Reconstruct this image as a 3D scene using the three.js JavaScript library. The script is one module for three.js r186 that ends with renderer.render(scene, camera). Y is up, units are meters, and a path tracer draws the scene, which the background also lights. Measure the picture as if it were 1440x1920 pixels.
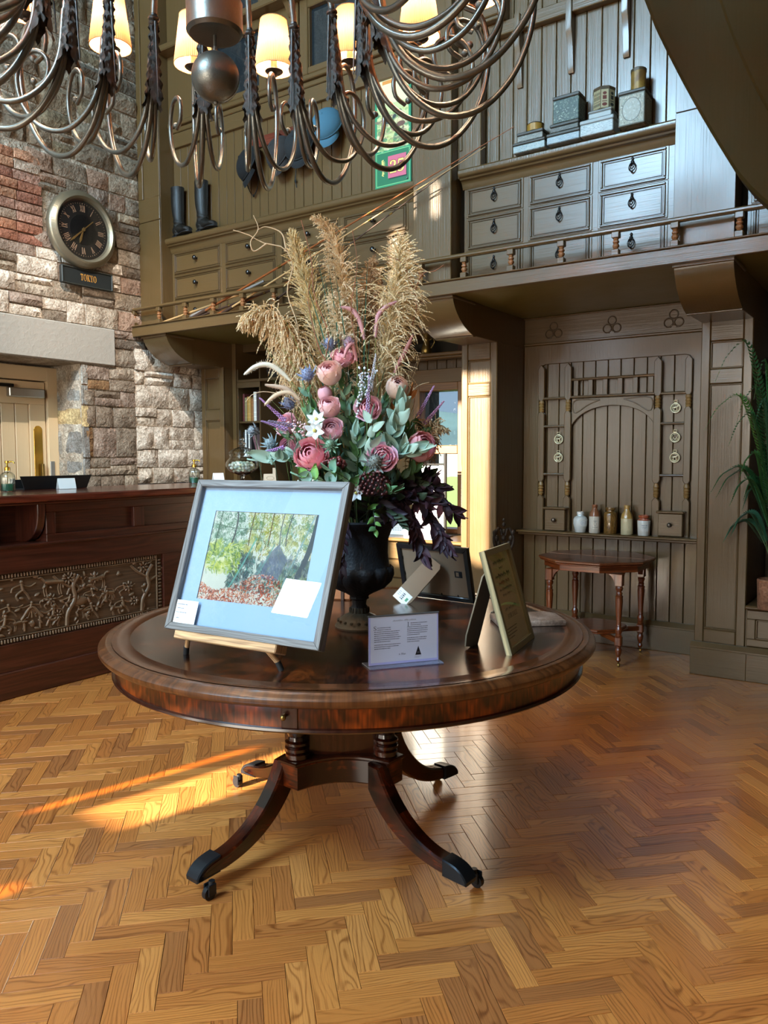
import * as THREE from 'three';
import { mergeGeometries, toCreasedNormals, mergeVertices } from 'three/addons/utils/BufferGeometryUtils.js';
import { RectAreaLightUniformsLib } from 'three/addons/lights/RectAreaLightUniformsLib.js';

// ------------------------------------------------------------------ camera, sky, sun, large lights, exposure
const scene = new THREE.Scene();
const camera = new THREE.PerspectiveCamera(65.88, 1440 / 1920, 0.05, 120);
camera.position.set(0, 1.35, 0);
camera.rotation.order = 'YXZ';
camera.rotation.set(-0.07005, 0.60103, -0.00313);
const renderer = new THREE.WebGLRenderer({ antialias: true });
renderer.toneMapping = THREE.LinearToneMapping;
renderer.toneMappingExposure = 1.12;
renderer.shadowMap.enabled = true;
RectAreaLightUniformsLib.init();

// overcast-blue daytime sky
{
  const w = 256, h = 128, d = new Float32Array(w * h * 4);
  for (let y = 0; y < h; y++) for (let x = 0; x < w; x++) {
    const el = (y + 0.5) / h * 2 - 1, i = (y * w + x) * 4, k = Math.pow(Math.max(0, 1 - Math.abs(el)), 3);
    d[i] = 0.42 + 0.5 * k; d[i + 1] = 0.6 + 0.36 * k; d[i + 2] = 0.95 + 0.1 * k; d[i + 3] = 1;
  }
  const t = new THREE.DataTexture(d, w, h, THREE.RGBAFormat, THREE.FloatType);
  t.mapping = THREE.EquirectangularReflectionMapping; t.magFilter = t.minFilter = THREE.LinearFilter; t.needsUpdate = true;
  scene.background = t;
}
const SUN_DIR = new THREE.Vector3(0.25, -0.35, -1);
const sun = new THREE.DirectionalLight(new THREE.Color(1, 0.9, 0.72), 42);
sun.name = 'sun';
sun.position.copy(SUN_DIR).multiplyScalar(-14).add(new THREE.Vector3(-2.5, 1, -4));
sun.target.position.set(-2.5, 1, -4);
sun.castShadow = true; sun.shadow.mapSize.set(4096, 4096);
Object.assign(sun.shadow.camera, { left: -8, right: 8, top: 8, bottom: -8, near: 1, far: 40 });
scene.add(sun, sun.target);

// daylight windows of the wall behind the camera, the last added to brighten the stone: x centre, y centre, width, height, brightness
const FRONT_Z = 3.2;
const DAY = [[-2.9, 5.75, 2.6, 2.7, 46, [0.46, 0.75, 1]], [-1.95, 1.8, 2.5, 2.0, 9, [1, 0.92, 0.78]], [-4.8, 3.22, 0.45, 0.42, 26, [0.8, 0.9, 1]], [-4.9, 1.55, 1.1, 1.4, 6, [1, 0.94, 0.84]]];
for (const [x, y, w, h, k, r] of DAY) {
  const l = new THREE.RectAreaLight(new THREE.Color(...r), k, w, h);
  l.name = 'window_daylight'; l.position.set(x, y, FRONT_Z - 0.09); l.lookAt(x, y, -5); scene.add(l);
}
// two added unseen spots that brighten the stone wall: position, aim, candela, half angle
const ADDED_SPOTS = [[-3.0, 5.3, -1.7, -5.6, 1.55, -4.45, 75, 0.3], [-2.9, 5.6, -1.0, -5.6, 3.0, -3.7, 11, 0.34]];
const LAMP = 1.4;             // candela of one chandelier bulb

// ------------------------------------------------------------------ helpers
let _s = 7;
const seed = (n) => { _s = n >>> 0 || 1; };
const rnd = () => { _s = (_s + 0x6D2B79F5) >>> 0; let t = _s; t = Math.imul(t ^ (t >>> 15), t | 1); t ^= t + Math.imul(t ^ (t >>> 7), t | 61); return ((t ^ (t >>> 14)) >>> 0) / 4294967296; };
const rr = (a, b) => a + (b - a) * rnd();
const pick = (a) => a[Math.floor(rnd() * a.length) % a.length];
const V = (x, y, z) => new THREE.Vector3(x, y, z);
const PI = Math.PI, D = PI / 180;
const lerp = (a, b, t) => a + (b - a) * t, clamp = (x, a, b) => Math.min(b, Math.max(a, x)), sst = (a, b, x) => { const t = clamp((x - a) / (b - a), 0, 1); return t * t * (3 - 2 * t); };

const names = new Map();
function numbered(n) { const k = names.get(n) || 0; names.set(n, k + 1); return k ? n + '_' + String(k).padStart(3, '0') : n; }
function tag(o, label, category, group) { if (label) o.userData.label = label; if (category) o.userData.category = category; if (group) o.userData.group = group; return o; }
function thing(name, label, category, p = [0, 0, 0], ry = 0, group) {
  const o = new THREE.Group(); o.name = numbered(name); o.position.set(...p); o.rotation.y = ry; scene.add(o);
  return tag(o, label, category, group);
}
function mesh(name, g, m, parent) {
  const o = new THREE.Mesh(g, m); o.name = parent ? name : numbered(name); o.castShadow = o.receiveShadow = true;
  (parent || scene).add(o); return o;
}
function struct(name) { const o = new THREE.Group(); o.name = name; o.userData.kind = 'structure'; scene.add(o); return o; }
const kind = (o, k) => { o.userData.kind = k; return o; };
function copyThing(src, p, ry, label, group) {
  const c = src.clone(); c.name = numbered(src.name.replace(/_\d+$/, '')); c.userData = { ...src.userData };
  if (p) c.position.set(...p); if (ry !== undefined && ry !== null) c.rotation.y = ry; tag(c, label, null, group); scene.add(c); return c;
}

// geometry -----------------------------------------------------------
function flat(g) { const n = g.index ? g.toNonIndexed() : g; if (!n.attributes.normal) n.computeVertexNormals(); return n; }
// uv in metres from the dominant normal; g = grain axis (u runs along it)
function uvBox(geo, g = 0, ou = 0, ov = 0) {
  const n = flat(geo), p = n.attributes.position, uv = new Float32Array(p.count * 2), a = V(), b = V(), c = V();
  for (let i = 0; i < p.count; i += 3) {
    a.fromBufferAttribute(p, i); b.fromBufferAttribute(p, i + 1); c.fromBufferAttribute(p, i + 2);
    const m = b.clone().sub(a).cross(c.clone().sub(a)), ax = [Math.abs(m.x), Math.abs(m.y), Math.abs(m.z)];
    const d = ax[0] > ax[1] && ax[0] > ax[2] ? 0 : ax[1] > ax[2] ? 1 : 2;
    let [u, v] = [0, 1, 2].filter((k) => k !== d); if (v === g) [u, v] = [v, u];
    [a, b, c].forEach((q, k) => { uv[(i + k) * 2] = q.getComponent(u) + ou; uv[(i + k) * 2 + 1] = q.getComponent(v) + ov; });
  }
  n.setAttribute('uv', new THREE.BufferAttribute(uv, 2));
  return n;
}
// chamfered box: 44 triangles, flat faces
function bx(w, h, d, o = {}) {
  const c = Math.min(o.c ?? 0.002, w * 0.49, h * 0.49, d * 0.49), P = [], H = [w / 2, h / 2, d / 2];
  const quad = (a, b, e, f) => P.push(...a, ...b, ...e, ...a, ...e, ...f);
  const pt = (s, k) => H.map((x, i) => s[i] * (i === k ? x : x - c));       // vertex of corner s lying on face k
  for (let k = 0; k < 3; k++) for (const s of [-1, 1]) {
    const u = (k + 1) % 3, v = (k + 2) % 3, f = (a, b) => { const q = [0, 0, 0]; q[k] = s; q[u] = a; q[v] = b; return pt(q, k); };
    s > 0 ? quad(f(-1, -1), f(1, -1), f(1, 1), f(-1, 1)) : quad(f(-1, 1), f(1, 1), f(1, -1), f(-1, -1));
  }
  if (c > 0) {
    for (let k = 0; k < 3; k++) for (const a of [-1, 1]) for (const b of [-1, 1]) {       // edge along axis k
      const u = (k + 1) % 3, v = (k + 2) % 3, f = (t, face) => { const q = [0, 0, 0]; q[k] = t; q[u] = a; q[v] = b; return pt(q, face); };
      a * b > 0 ? quad(f(-1, u), f(1, u).map((x, i) => x), f(1, v), f(-1, v)) : quad(f(-1, v), f(1, v), f(1, u), f(-1, u));
    }
    for (const a of [-1, 1]) for (const b of [-1, 1]) for (const e of [-1, 1]) {
      const q = [a, b, e], x = pt(q, 0), y = pt(q, 1), z = pt(q, 2);
      a * b * e > 0 ? P.push(...x, ...y, ...z) : P.push(...x, ...z, ...y);
    }
  }
  const g = new THREE.BufferGeometry(); g.setAttribute('position', new THREE.Float32BufferAttribute(P, 3));
  // orient each triangle outwards
  const p = g.attributes.position, A = V(), B = V(), C = V();
  for (let i = 0; i < p.count; i += 3) {
    A.fromBufferAttribute(p, i); B.fromBufferAttribute(p, i + 1); C.fromBufferAttribute(p, i + 2);
    const n = B.clone().sub(A).cross(C.clone().sub(A)), m = A.clone().add(B).add(C);
    m.set(m.x / H[0], m.y / H[1], m.z / H[2]); n.set(n.x * H[0], n.y * H[1], n.z * H[2]);
    if (n.dot(m) < 0) { p.setXYZ(i + 1, C.x, C.y, C.z); p.setXYZ(i + 2, B.x, B.y, B.z); }
  }
  g.computeVertexNormals();
  const gg = uvBox(g, o.g ?? (w >= h && w >= d ? 0 : h >= d ? 1 : 2), o.u ?? rnd() * 7, o.v ?? rnd() * 7);
  return o.at ? gg.translate(...o.at) : gg;
}
const box = (x0, x1, y0, y1, z0, z1, o = {}) => bx(x1 - x0, y1 - y0, z1 - z0, { ...o, at: [(x0 + x1) / 2, (y0 + y1) / 2, (z0 + z1) / 2] });
function tf(g, p = [0, 0, 0], r = [0, 0, 0], s = [1, 1, 1]) {
  const m = new THREE.Matrix4().compose(V(...p), new THREE.Quaternion().setFromEuler(new THREE.Euler(...r, 'YXZ')), typeof s === 'number' ? V(s, s, s) : V(...s));
  return g.applyMatrix4(m);
}
function merge(list) {
  return mergeGeometries(list.map((g) => { const n = flat(g); for (const k of Object.keys(n.attributes)) if (!['position', 'normal', 'uv', 'color'].includes(k)) n.deleteAttribute(k); if (!n.attributes.uv) uvBox(n); return n; }));
}
function lathe(pts, seg = 32, o = {}) {
  const g = new THREE.LatheGeometry(pts.map(([r, y]) => new THREE.Vector2(Math.max(r, 0.00001), y)), seg, 0, o.len ?? PI * 2), p = g.attributes.position, uv = g.attributes.uv, R = Math.max(...pts.map((q) => q[0]));
  for (let i = 0; i < uv.count; i++) uv.setXY(i, p.getY(i), uv.getX(i) * 2 * PI * R);
  if (o.mod) { for (let i = 0; i < p.count; i++) { const x = p.getX(i), y = p.getY(i), z = p.getZ(i), a = Math.atan2(x, z), k = o.mod(a, y, Math.hypot(x, z)); p.setXYZ(i, x * k, y, z * k); } }
  const n = o.smooth === false ? flat(g) : toCreasedNormals(flat(g), (o.crease ?? 38) * D);
  return n;
}
function curve(pts, closed = false, tension = 0.5) { return new THREE.CatmullRomCurve3(pts.map((p) => (p.isVector3 ? p : V(...p))), closed, 'catmullrom', tension); }
function tube(pts, r, seg = 24, rad = 8, o = {}) {          // r: number or function of t
  const c = pts.getPoint ? pts : curve(pts), F = c.computeFrenetFrames(seg, false), P = [], N = [], U = [], I = [], L = c.getLength();
  let up = V(0, 1, 0), pn = null;
  for (let i = 0; i <= seg; i++) {
    const t = i / seg, q = c.getPointAt(t), T = c.getTangentAt(t);
    if (!pn) { pn = Math.abs(T.dot(up)) > 0.9 ? V(1, 0, 0) : up.clone(); }
    pn = pn.clone().sub(T.clone().multiplyScalar(pn.dot(T))).normalize();
    const bn = T.clone().cross(pn), R = typeof r === 'function' ? r(t) : r, fl = o.flat ?? 1;
    for (let j = 0; j <= rad; j++) {
      const a = j / rad * 2 * PI, n = pn.clone().multiplyScalar(Math.cos(a) * fl).add(bn.clone().multiplyScalar(Math.sin(a)));
      P.push(q.x + n.x * R, q.y + n.y * R, q.z + n.z * R); n.normalize(); N.push(n.x, n.y, n.z); U.push(t * L, j / rad * 2 * PI * R);
    }
  }
  for (let i = 0; i < seg; i++) for (let j = 0; j < rad; j++) { const a = i * (rad + 1) + j, b = a + rad + 1; I.push(a, b + 1, b, a, a + 1, b + 1); }
  const cap = (i, flip) => { const b = P.length / 3, t = c.getPointAt(i / seg), T = c.getTangentAt(i / seg).multiplyScalar(flip ? -1 : 1); P.push(t.x, t.y, t.z); N.push(T.x, T.y, T.z); U.push(0, 0); for (let j = 0; j < rad; j++) { const a = i * (rad + 1) + j; flip ? I.push(b, a + 1, a) : I.push(b, a, a + 1); } };
  cap(0, true); cap(seg, false);
  const g = new THREE.BufferGeometry(); g.setAttribute('position', new THREE.Float32BufferAttribute(P, 3)); g.setAttribute('normal', new THREE.Float32BufferAttribute(N, 3)); g.setAttribute('uv', new THREE.Float32BufferAttribute(U, 2)); g.setIndex(I);
  return flat(fixWind(g));
}
function fixWind(g) {                                        // triangles face the way their normals point
  const p = g.attributes.position, n = g.attributes.normal, I = g.index.array, A = V(), B = V(), C = V(), M = V();
  for (let i = 0; i < I.length; i += 3) {
    A.fromBufferAttribute(p, I[i]); B.fromBufferAttribute(p, I[i + 1]); C.fromBufferAttribute(p, I[i + 2]); M.fromBufferAttribute(n, I[i]);
    if (B.sub(A).cross(C.sub(A)).dot(M) < 0) { const k = I[i + 1]; I[i + 1] = I[i + 2]; I[i + 2] = k; }
  }
  return g;
}
function ball(r, p = [0, 0, 0], s = [1, 1, 1], w = 12, h = 8) { const g = flat(new THREE.SphereGeometry(r, w, h)); return tf(g, p, [0, 0, 0], s); }
function cyl(r0, r1, h, p = [0, 0, 0], r = [0, 0, 0], seg = 16) { return tf(toCreasedNormals(flat(new THREE.CylinderGeometry(r0, r1, h, seg)), 40 * D), p, r); }
function shape(pts) { const s = new THREE.Shape(); pts.forEach(([x, y], i) => (i ? s.lineTo(x, y) : s.moveTo(x, y))); return s; }
function ext(sh, depth, o = {}) {                            // extruded along +z from 0
  const b = o.b ?? 0;
  const g = new THREE.ExtrudeGeometry(Array.isArray(sh) ? shape(sh) : sh, { depth: depth - 2 * b, bevelEnabled: b > 0, bevelSize: b, bevelThickness: b, bevelSegments: o.bs ?? 1, bevelOffset: -b, curveSegments: o.cs ?? 10, steps: o.st ?? 1 });
  if (b) g.translate(0, 0, b);
  return uvBox(toCreasedNormals(flat(g), 35 * D), o.g ?? 1, o.u ?? rnd() * 5, o.v ?? rnd() * 5);
}
function grid(nu, nv, f, o = {}) {                           // f(u,v) -> [x,y,z], smooth
  const P = [], U = [], I = [];
  for (let j = 0; j <= nv; j++) for (let i = 0; i <= nu; i++) { P.push(...f(i / nu, j / nv)); U.push(i / nu, j / nv); }
  for (let j = 0; j < nv; j++) for (let i = 0; i < nu; i++) { const a = j * (nu + 1) + i, b = a + nu + 1; I.push(a, a + 1, b + 1, a, b + 1, b); }
  const g = new THREE.BufferGeometry(); g.setAttribute('position', new THREE.Float32BufferAttribute(P, 3)); g.setAttribute('uv', new THREE.Float32BufferAttribute(U, 2)); g.setIndex(I); g.computeVertexNormals();
  return flat(g);
}
function paintG(g, c) { const n = g.attributes.position.count, a = new Float32Array(n * 3), k = new THREE.Color(c); for (let i = 0; i < n; i++) { a[i * 3] = k.r; a[i * 3 + 1] = k.g; a[i * 3 + 2] = k.b; } g.setAttribute('color', new THREE.BufferAttribute(a, 3)); return g; }

// textures -------------------------------------------------------------
const hsh = (x, y, s) => { let h = Math.imul(x, 374761393) ^ Math.imul(y, 668265263) ^ Math.imul(s, 1442695041); h = Math.imul(h ^ (h >>> 13), 1274126177); return ((h ^ (h >>> 16)) >>> 0) / 4294967296; };
function vn(x, y, px, py, s) {                               // periodic value noise
  const x0 = Math.floor(x), y0 = Math.floor(y), fx = x - x0, fy = y - y0, u = fx * fx * (3 - 2 * fx), v = fy * fy * (3 - 2 * fy), m = (a, p) => ((a % p) + p) % p;
  const a = hsh(m(x0, px), m(y0, py), s), b = hsh(m(x0 + 1, px), m(y0, py), s), c = hsh(m(x0, px), m(y0 + 1, py), s), d = hsh(m(x0 + 1, px), m(y0 + 1, py), s);
  return lerp(lerp(a, b, u), lerp(c, d, u), v);
}
function fbm(u, v, px, py, s, oct = 4) { let t = 0, a = 0.5, n = 0; for (let i = 0; i < oct; i++) { t += a * vn(u * px, v * py, px, py, s + i * 17); n += a; px *= 2; py *= 2; a *= 0.5; } return t / n; }
function dtex(w, h, f, srgb, rep) {
  const d = new Uint8Array(w * h * 4);
  for (let y = 0; y < h; y++) for (let x = 0; x < w; x++) { const c = f((x + 0.5) / w, (y + 0.5) / h), i = (y * w + x) * 4; if (typeof c === 'number') d[i] = d[i + 1] = d[i + 2] = clamp(c * 255, 0, 255); else { d[i] = clamp(c[0] * 255, 0, 255); d[i + 1] = clamp(c[1] * 255, 0, 255); d[i + 2] = clamp(c[2] * 255, 0, 255); } d[i + 3] = 255; }
  const t = new THREE.DataTexture(d, w, h); t.wrapS = t.wrapT = THREE.RepeatWrapping; t.magFilter = THREE.LinearFilter; t.minFilter = THREE.LinearFilter; if (srgb) t.colorSpace = THREE.SRGBColorSpace; if (rep) t.repeat.set(...rep); t.needsUpdate = true; return t;
}
function ctex(w, h, draw) { const c = document.createElement('canvas'); c.width = w; c.height = h; const x = c.getContext('2d'); draw(x, w, h); const t = new THREE.CanvasTexture(c); t.colorSpace = THREE.SRGBColorSpace; t.magFilter = THREE.LinearFilter; return t; }
const mix3 = (a, b, t) => [lerp(a[0], b[0], t), lerp(a[1], b[1], t), lerp(a[2], b[2], t)];

// oak: u along the grain (1.04 m), v across (0.24 m)
const oakF = (u, v) => {
  const warp = fbm(u, v, 3, 3, 11, 3) * 3.2 + fbm(u, v, 2, 2, 15, 2) * 2.5, rings = Math.sin((v * 17 + warp * 2.6) * 2 * PI), r = Math.pow(0.5 + 0.5 * rings, 3.2);
  const fine = fbm(u, v, 6, 160, 5, 2), fleck = vn(u * 40, v * 190, 40, 190, 9) > 0.8 ? 0.12 : 0;
  return [r, fine, fleck];
};
const T = {};
T.oak = dtex(1024, 512, (u, v) => { const [r, f, k] = oakF(u, v), t = clamp(r * 0.5 * (0.2 + 1.0 * fbm(u, v, 3, 4, 31, 2)) + (f - 0.5) * 0.45 + k * 0.6, 0, 1); return mix3([1.0, 0.95, 0.87], [0.5, 0.37, 0.27], t); }, true, [1 / 1.04, 1 / 0.24]);
T.oakBump = dtex(512, 256, (u, v) => { const [r, f] = oakF(u, v); return 0.75 - 0.3 * r - 0.25 * f; }, false, [1 / 1.04, 1 / 0.24]);
T.wood = dtex(512, 512, (u, v) => { const w = fbm(u, v, 2, 4, 41, 3) * 2.4, r = 0.5 + 0.5 * Math.sin((v * 9 + w * 2) * 2 * PI), f = fbm(u, v, 4, 90, 43, 2); return mix3([1, 0.95, 0.9], [0.55, 0.48, 0.44], clamp(r * 0.35 + (f - 0.3) * 0.8, 0, 1)); }, true, [1 / 1.1, 1 / 0.45]);
T.flame = dtex(512, 512, (u, v) => { const w = fbm(u, v, 3, 3, 51, 4), r = 0.5 + 0.5 * Math.sin((u * 4 + w * 5 + Math.abs(v - 0.5) * 5) * 2 * PI), f = fbm(u, v, 8, 60, 53, 2), b = fbm(u, v, 3, 2, 58, 3); return mix3([1.0, 0.8, 0.56], [0.2, 0.13, 0.1], clamp(r * 0.3 + (f - 0.5) * 0.5 + (b - 0.5) * 2.2 + 0.42, 0, 1)); }, true, [1 / 0.42, 1 / 0.3]);
T.paint = dtex(512, 256, (u, v) => 0.6 * fbm(u, v, 3, 60, 61, 3) + 0.4 * fbm(u, v, 10, 12, 63, 3), false, [1 / 0.9, 1 / 0.3]);
T.paintR = dtex(256, 256, (u, v) => 0.75 + 0.16 * (fbm(u, v, 4, 5, 71, 4) - 0.5), false, [1 / 0.8, 1 / 0.8]);
T.stone = dtex(512, 512, (u, v) => { const f = fbm(u, v, 6, 6, 81, 5), g = fbm(u, v, 40, 40, 83, 3), s = fbm(u, v, 3, 3, 87, 3); return mix3([0.5, 0.44, 0.38], [1, 0.98, 0.95], clamp(0.2 + f * 0.7 + (g - 0.5) * 0.7 + (s - 0.5) * 0.5, 0, 1)); }, true, [1 / 0.45, 1 / 0.45]);
T.stoneB = dtex(512, 512, (u, v) => { const f = fbm(u, v, 7, 7, 91, 5), r = 1 - Math.abs(fbm(u, v, 9, 9, 95, 4) * 2 - 1); return 0.55 * f + 0.5 * r * r + 0.25 * fbm(u, v, 50, 50, 97, 2); }, false, [1 / 0.4, 1 / 0.4]);
T.fine = dtex(256, 256, (u, v) => fbm(u, v, 30, 30, 101, 4), false, [1 / 0.2, 1 / 0.2]);

const S = (o) => new THREE.MeshStandardMaterial(o), PH = (o) => new THREE.MeshPhysicalMaterial({ ...o });
const rep = (t, a, b) => { const c = t.clone(); c.repeat.set(a, b); c.needsUpdate = true; return c; };
const paintMat = (c, o = {}) => PH({ color: c, roughness: 0.42, roughnessMap: T.paintR, clearcoat: 0.3, clearcoatRoughness: 0.17, bumpMap: T.paint, bumpScale: 0.0011, ...o });
const M = {
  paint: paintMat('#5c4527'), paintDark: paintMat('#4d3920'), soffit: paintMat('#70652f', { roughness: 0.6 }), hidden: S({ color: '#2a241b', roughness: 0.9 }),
  knobBlack: PH({ color: '#0d0c0c', roughness: 0.22, clearcoat: 0.6 }), iron: S({ color: '#1b1918', roughness: 0.45, metalness: 0.7 }),
  bronze: S({ color: '#6e6c65', roughness: 0.34, metalness: 0.82, bumpMap: T.fine, bumpScale: 0.0004 }), bronzeDark: S({ color: '#47433f', roughness: 0.42, metalness: 0.75, bumpMap: T.fine, bumpScale: 0.0006 }),
  brass: S({ color: '#c39a45', roughness: 0.24, metalness: 1 }), brassOld: S({ color: '#8d7440', roughness: 0.35, metalness: 0.9 }), steel: S({ color: '#a9a9a6', roughness: 0.35, metalness: 0.9 }),
  mahog: PH({ color: '#4c271d', map: T.wood, roughness: 0.34, clearcoat: 0.35, clearcoatRoughness: 0.2 }), mahogTop: PH({ color: '#74392a', map: T.wood, roughness: 0.25, clearcoat: 0.6, clearcoatRoughness: 0.12 }),
  carved: S({ color: '#5b4c3c', map: T.wood, roughness: 0.5 }), carvedHi: S({ color: '#7d6c58', map: T.wood, roughness: 0.42 }),
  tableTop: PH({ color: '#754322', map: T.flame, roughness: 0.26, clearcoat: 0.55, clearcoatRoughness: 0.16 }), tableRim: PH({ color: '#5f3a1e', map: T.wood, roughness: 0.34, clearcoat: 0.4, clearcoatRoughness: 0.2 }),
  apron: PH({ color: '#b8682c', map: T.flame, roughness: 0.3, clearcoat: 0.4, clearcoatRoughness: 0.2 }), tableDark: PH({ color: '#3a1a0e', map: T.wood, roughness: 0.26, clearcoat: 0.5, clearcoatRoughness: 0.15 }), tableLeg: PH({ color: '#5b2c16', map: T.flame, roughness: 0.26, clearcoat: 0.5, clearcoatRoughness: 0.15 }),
  octWood: PH({ color: '#83431f', map: T.wood, roughness: 0.3, clearcoat: 0.4, clearcoatRoughness: 0.2 }), octTop: PH({ color: '#7d4a2c', map: T.wood, roughness: 0.36, clearcoat: 0.3 }),
  white: S({ color: '#e8e6e0', roughness: 0.6 }), paper: S({ color: '#efece2', roughness: 0.85 }), black: S({ color: '#0b0b0c', roughness: 0.55 }), rubber: S({ color: '#151516', roughness: 0.6 }),
  glass: PH({ color: '#ffffff', transmission: 1, roughness: 0.02, thickness: 0, ior: 1.5 }), beige: S({ color: '#d2b48a', roughness: 0.55 }),
};

// ================================================================== THE SETTING
const Z_UP = -4.66, Y_GAL = 2.45;
// ---- floor: herringbone oak blocks turned 45 degrees to the room
{
  const floor = struct('floor');
  mesh('subfloor', box(-6, 2.8, -0.12, -0.011, -5.8, 3.4, { c: 0 }), M.hidden, floor);
  const W = 0.062, L = 0.262, A = V(1, 0, -1).normalize(), B = V(1, 0, 1).normalize(), O = V(-1.552, 0, -1.507);
  const tints = ['#cb8d4f', '#c38448', '#ba7b43', '#d09355', '#b47642', '#a66f43', '#be7f46', '#c7884b'];
  const mats = tints.map((c) => PH({ color: c, map: T.oak, roughness: 0.32, bumpMap: T.oakBump, bumpScale: 0.0004, clearcoat: 0.6, clearcoatRoughness: 0.12 }));
  const stuffMat = PH({ color: '#ffffff', vertexColors: true, map: T.oak, roughness: 0.32, bumpMap: T.oakBump, bumpScale: 0.0004, clearcoat: 0.6, clearcoatRoughness: 0.12 });
  seed(11);
  const geos = [0, 1, 2, 3, 4, 5, 6, 7, 8, 9, 10, 11].map((k) => bx(L - 0.0012, 0.012, W - 0.0012, { c: 0.0008, g: 0, u: rr(0, 3), v: rr(0, 2) }));
  const list = [];
  camera.updateMatrixWorld(); camera.updateProjectionMatrix();
  const FR = new THREE.Matrix4().multiplyMatrices(camera.projectionMatrix, camera.matrixWorldInverse);
  for (let i = -90; i <= 90; i++) for (let j = -30; j <= 30; j++) for (const v of [0, 1]) {
    const a = -i * W + j * L + (v ? L + W / 2 : L / 2), b = i * W + j * L + (v ? L / 2 : W / 2);
    const p = O.clone().addScaledVector(A, a).addScaledVector(B, b);
    if (p.x < -4.35 || p.x > 2.6 || p.z < -5.72 || p.z > 1.2) continue;
    const q = p.clone().applyMatrix4(FR), inside = Math.abs(q.x) < 1.02 && q.y > -1.05 && q.y < 1 && q.z < 1;
    list.push({ p, v, area: inside ? 1 / Math.pow(p.distanceTo(camera.position), 3) : 0, g: Math.floor(rnd() * 12), m: Math.floor(rnd() * 8), y: rr(-0.0005, 0.0006), t: rr(-0.0014, 0.0014), f: rnd() < 0.5 ? PI : 0 });
  }
  list.sort((x, y) => y.area - x.area);
  const rest = [];
  list.forEach((s, k) => {
    const ry = (s.v ? -PI / 4 : PI / 4) + s.f;
    if (k < 300) { const o = mesh('floor_block', geos[s.g], mats[s.m], floor); o.position.set(s.p.x, -0.0065 + s.y, s.p.z); o.rotation.set(s.t, ry, 0, 'YXZ'); }
    else { const g = geos[s.g].clone(); tf(g, [s.p.x, -0.0065 + s.y, s.p.z], [s.t, ry, 0]); rest.push(paintG(g, tints[s.m])); }
  });
  kind(mesh('floor_blocks', mergeGeometries(rest), stuffMat, floor), 'stuff');
}
// ---- ceiling
{
  const c = struct('ceiling');
  mesh('ceiling_boards', box(-6, 2.8, 7.6, 7.8, -5.8, 3.4, { c: 0 }), paintMat('#8a7a58'), c);
  const g = box(-5.8, 2.6, 7.35, 7.6, -0.12, 0.12, { c: 0.01, g: 0 });
  for (const z of [-3.3, -1.6, 0.2, 1.9]) mesh('ceiling_beam', g, M.paintDark, c).position.z = z;
  for (const [x, y, z, ax, ay, az, cd, an] of ADDED_SPOTS) {
    const d = V(ax - x, ay - y, az - z).normalize(), q = new THREE.Quaternion().setFromUnitVectors(V(0, -1, 0), d);
    const s = mesh('added_spot_lamp', lathe([[0, 0.16], [0.03, 0.16], [0.05, 0.1], [0.055, 0], [0.05, 0], [0.045, 0.08], [0, 0.1]], 24), M.black, c); s.position.set(x, y, z).addScaledVector(d, -0.02); s.quaternion.copy(q);
    const e = mesh('added_spot_bulb', cyl(0.04, 0.04, 0.006, [0, 0.03, 0]), S({ color: '#fff', emissive: new THREE.Color(1, 0.93, 0.84), emissiveIntensity: 6 }), s);
    mesh('added_spot_rod', cyl(0.008, 0.008, 7.4 - y, [x, (7.4 + y) / 2 + 0.08, z]), M.black, c);
    const l = new THREE.SpotLight(new THREE.Color(1, 0.94, 0.87), cd, 0, an, 0.7, 2); l.name = 'added_spot_light'; l.position.set(x, y, z).addScaledVector(d, 0.03); l.target.position.set(ax, ay, az); l.castShadow = true; scene.add(l, l.target);
  }
  // added unseen slab that keeps the high window light off the curved brace
  mesh('added_shade_slab', box(-1.5, 2.6, 4.0, 4.25, -2.9, 3.19, { c: 0.01, g: 0 }), M.paintDark, c);
}
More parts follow.
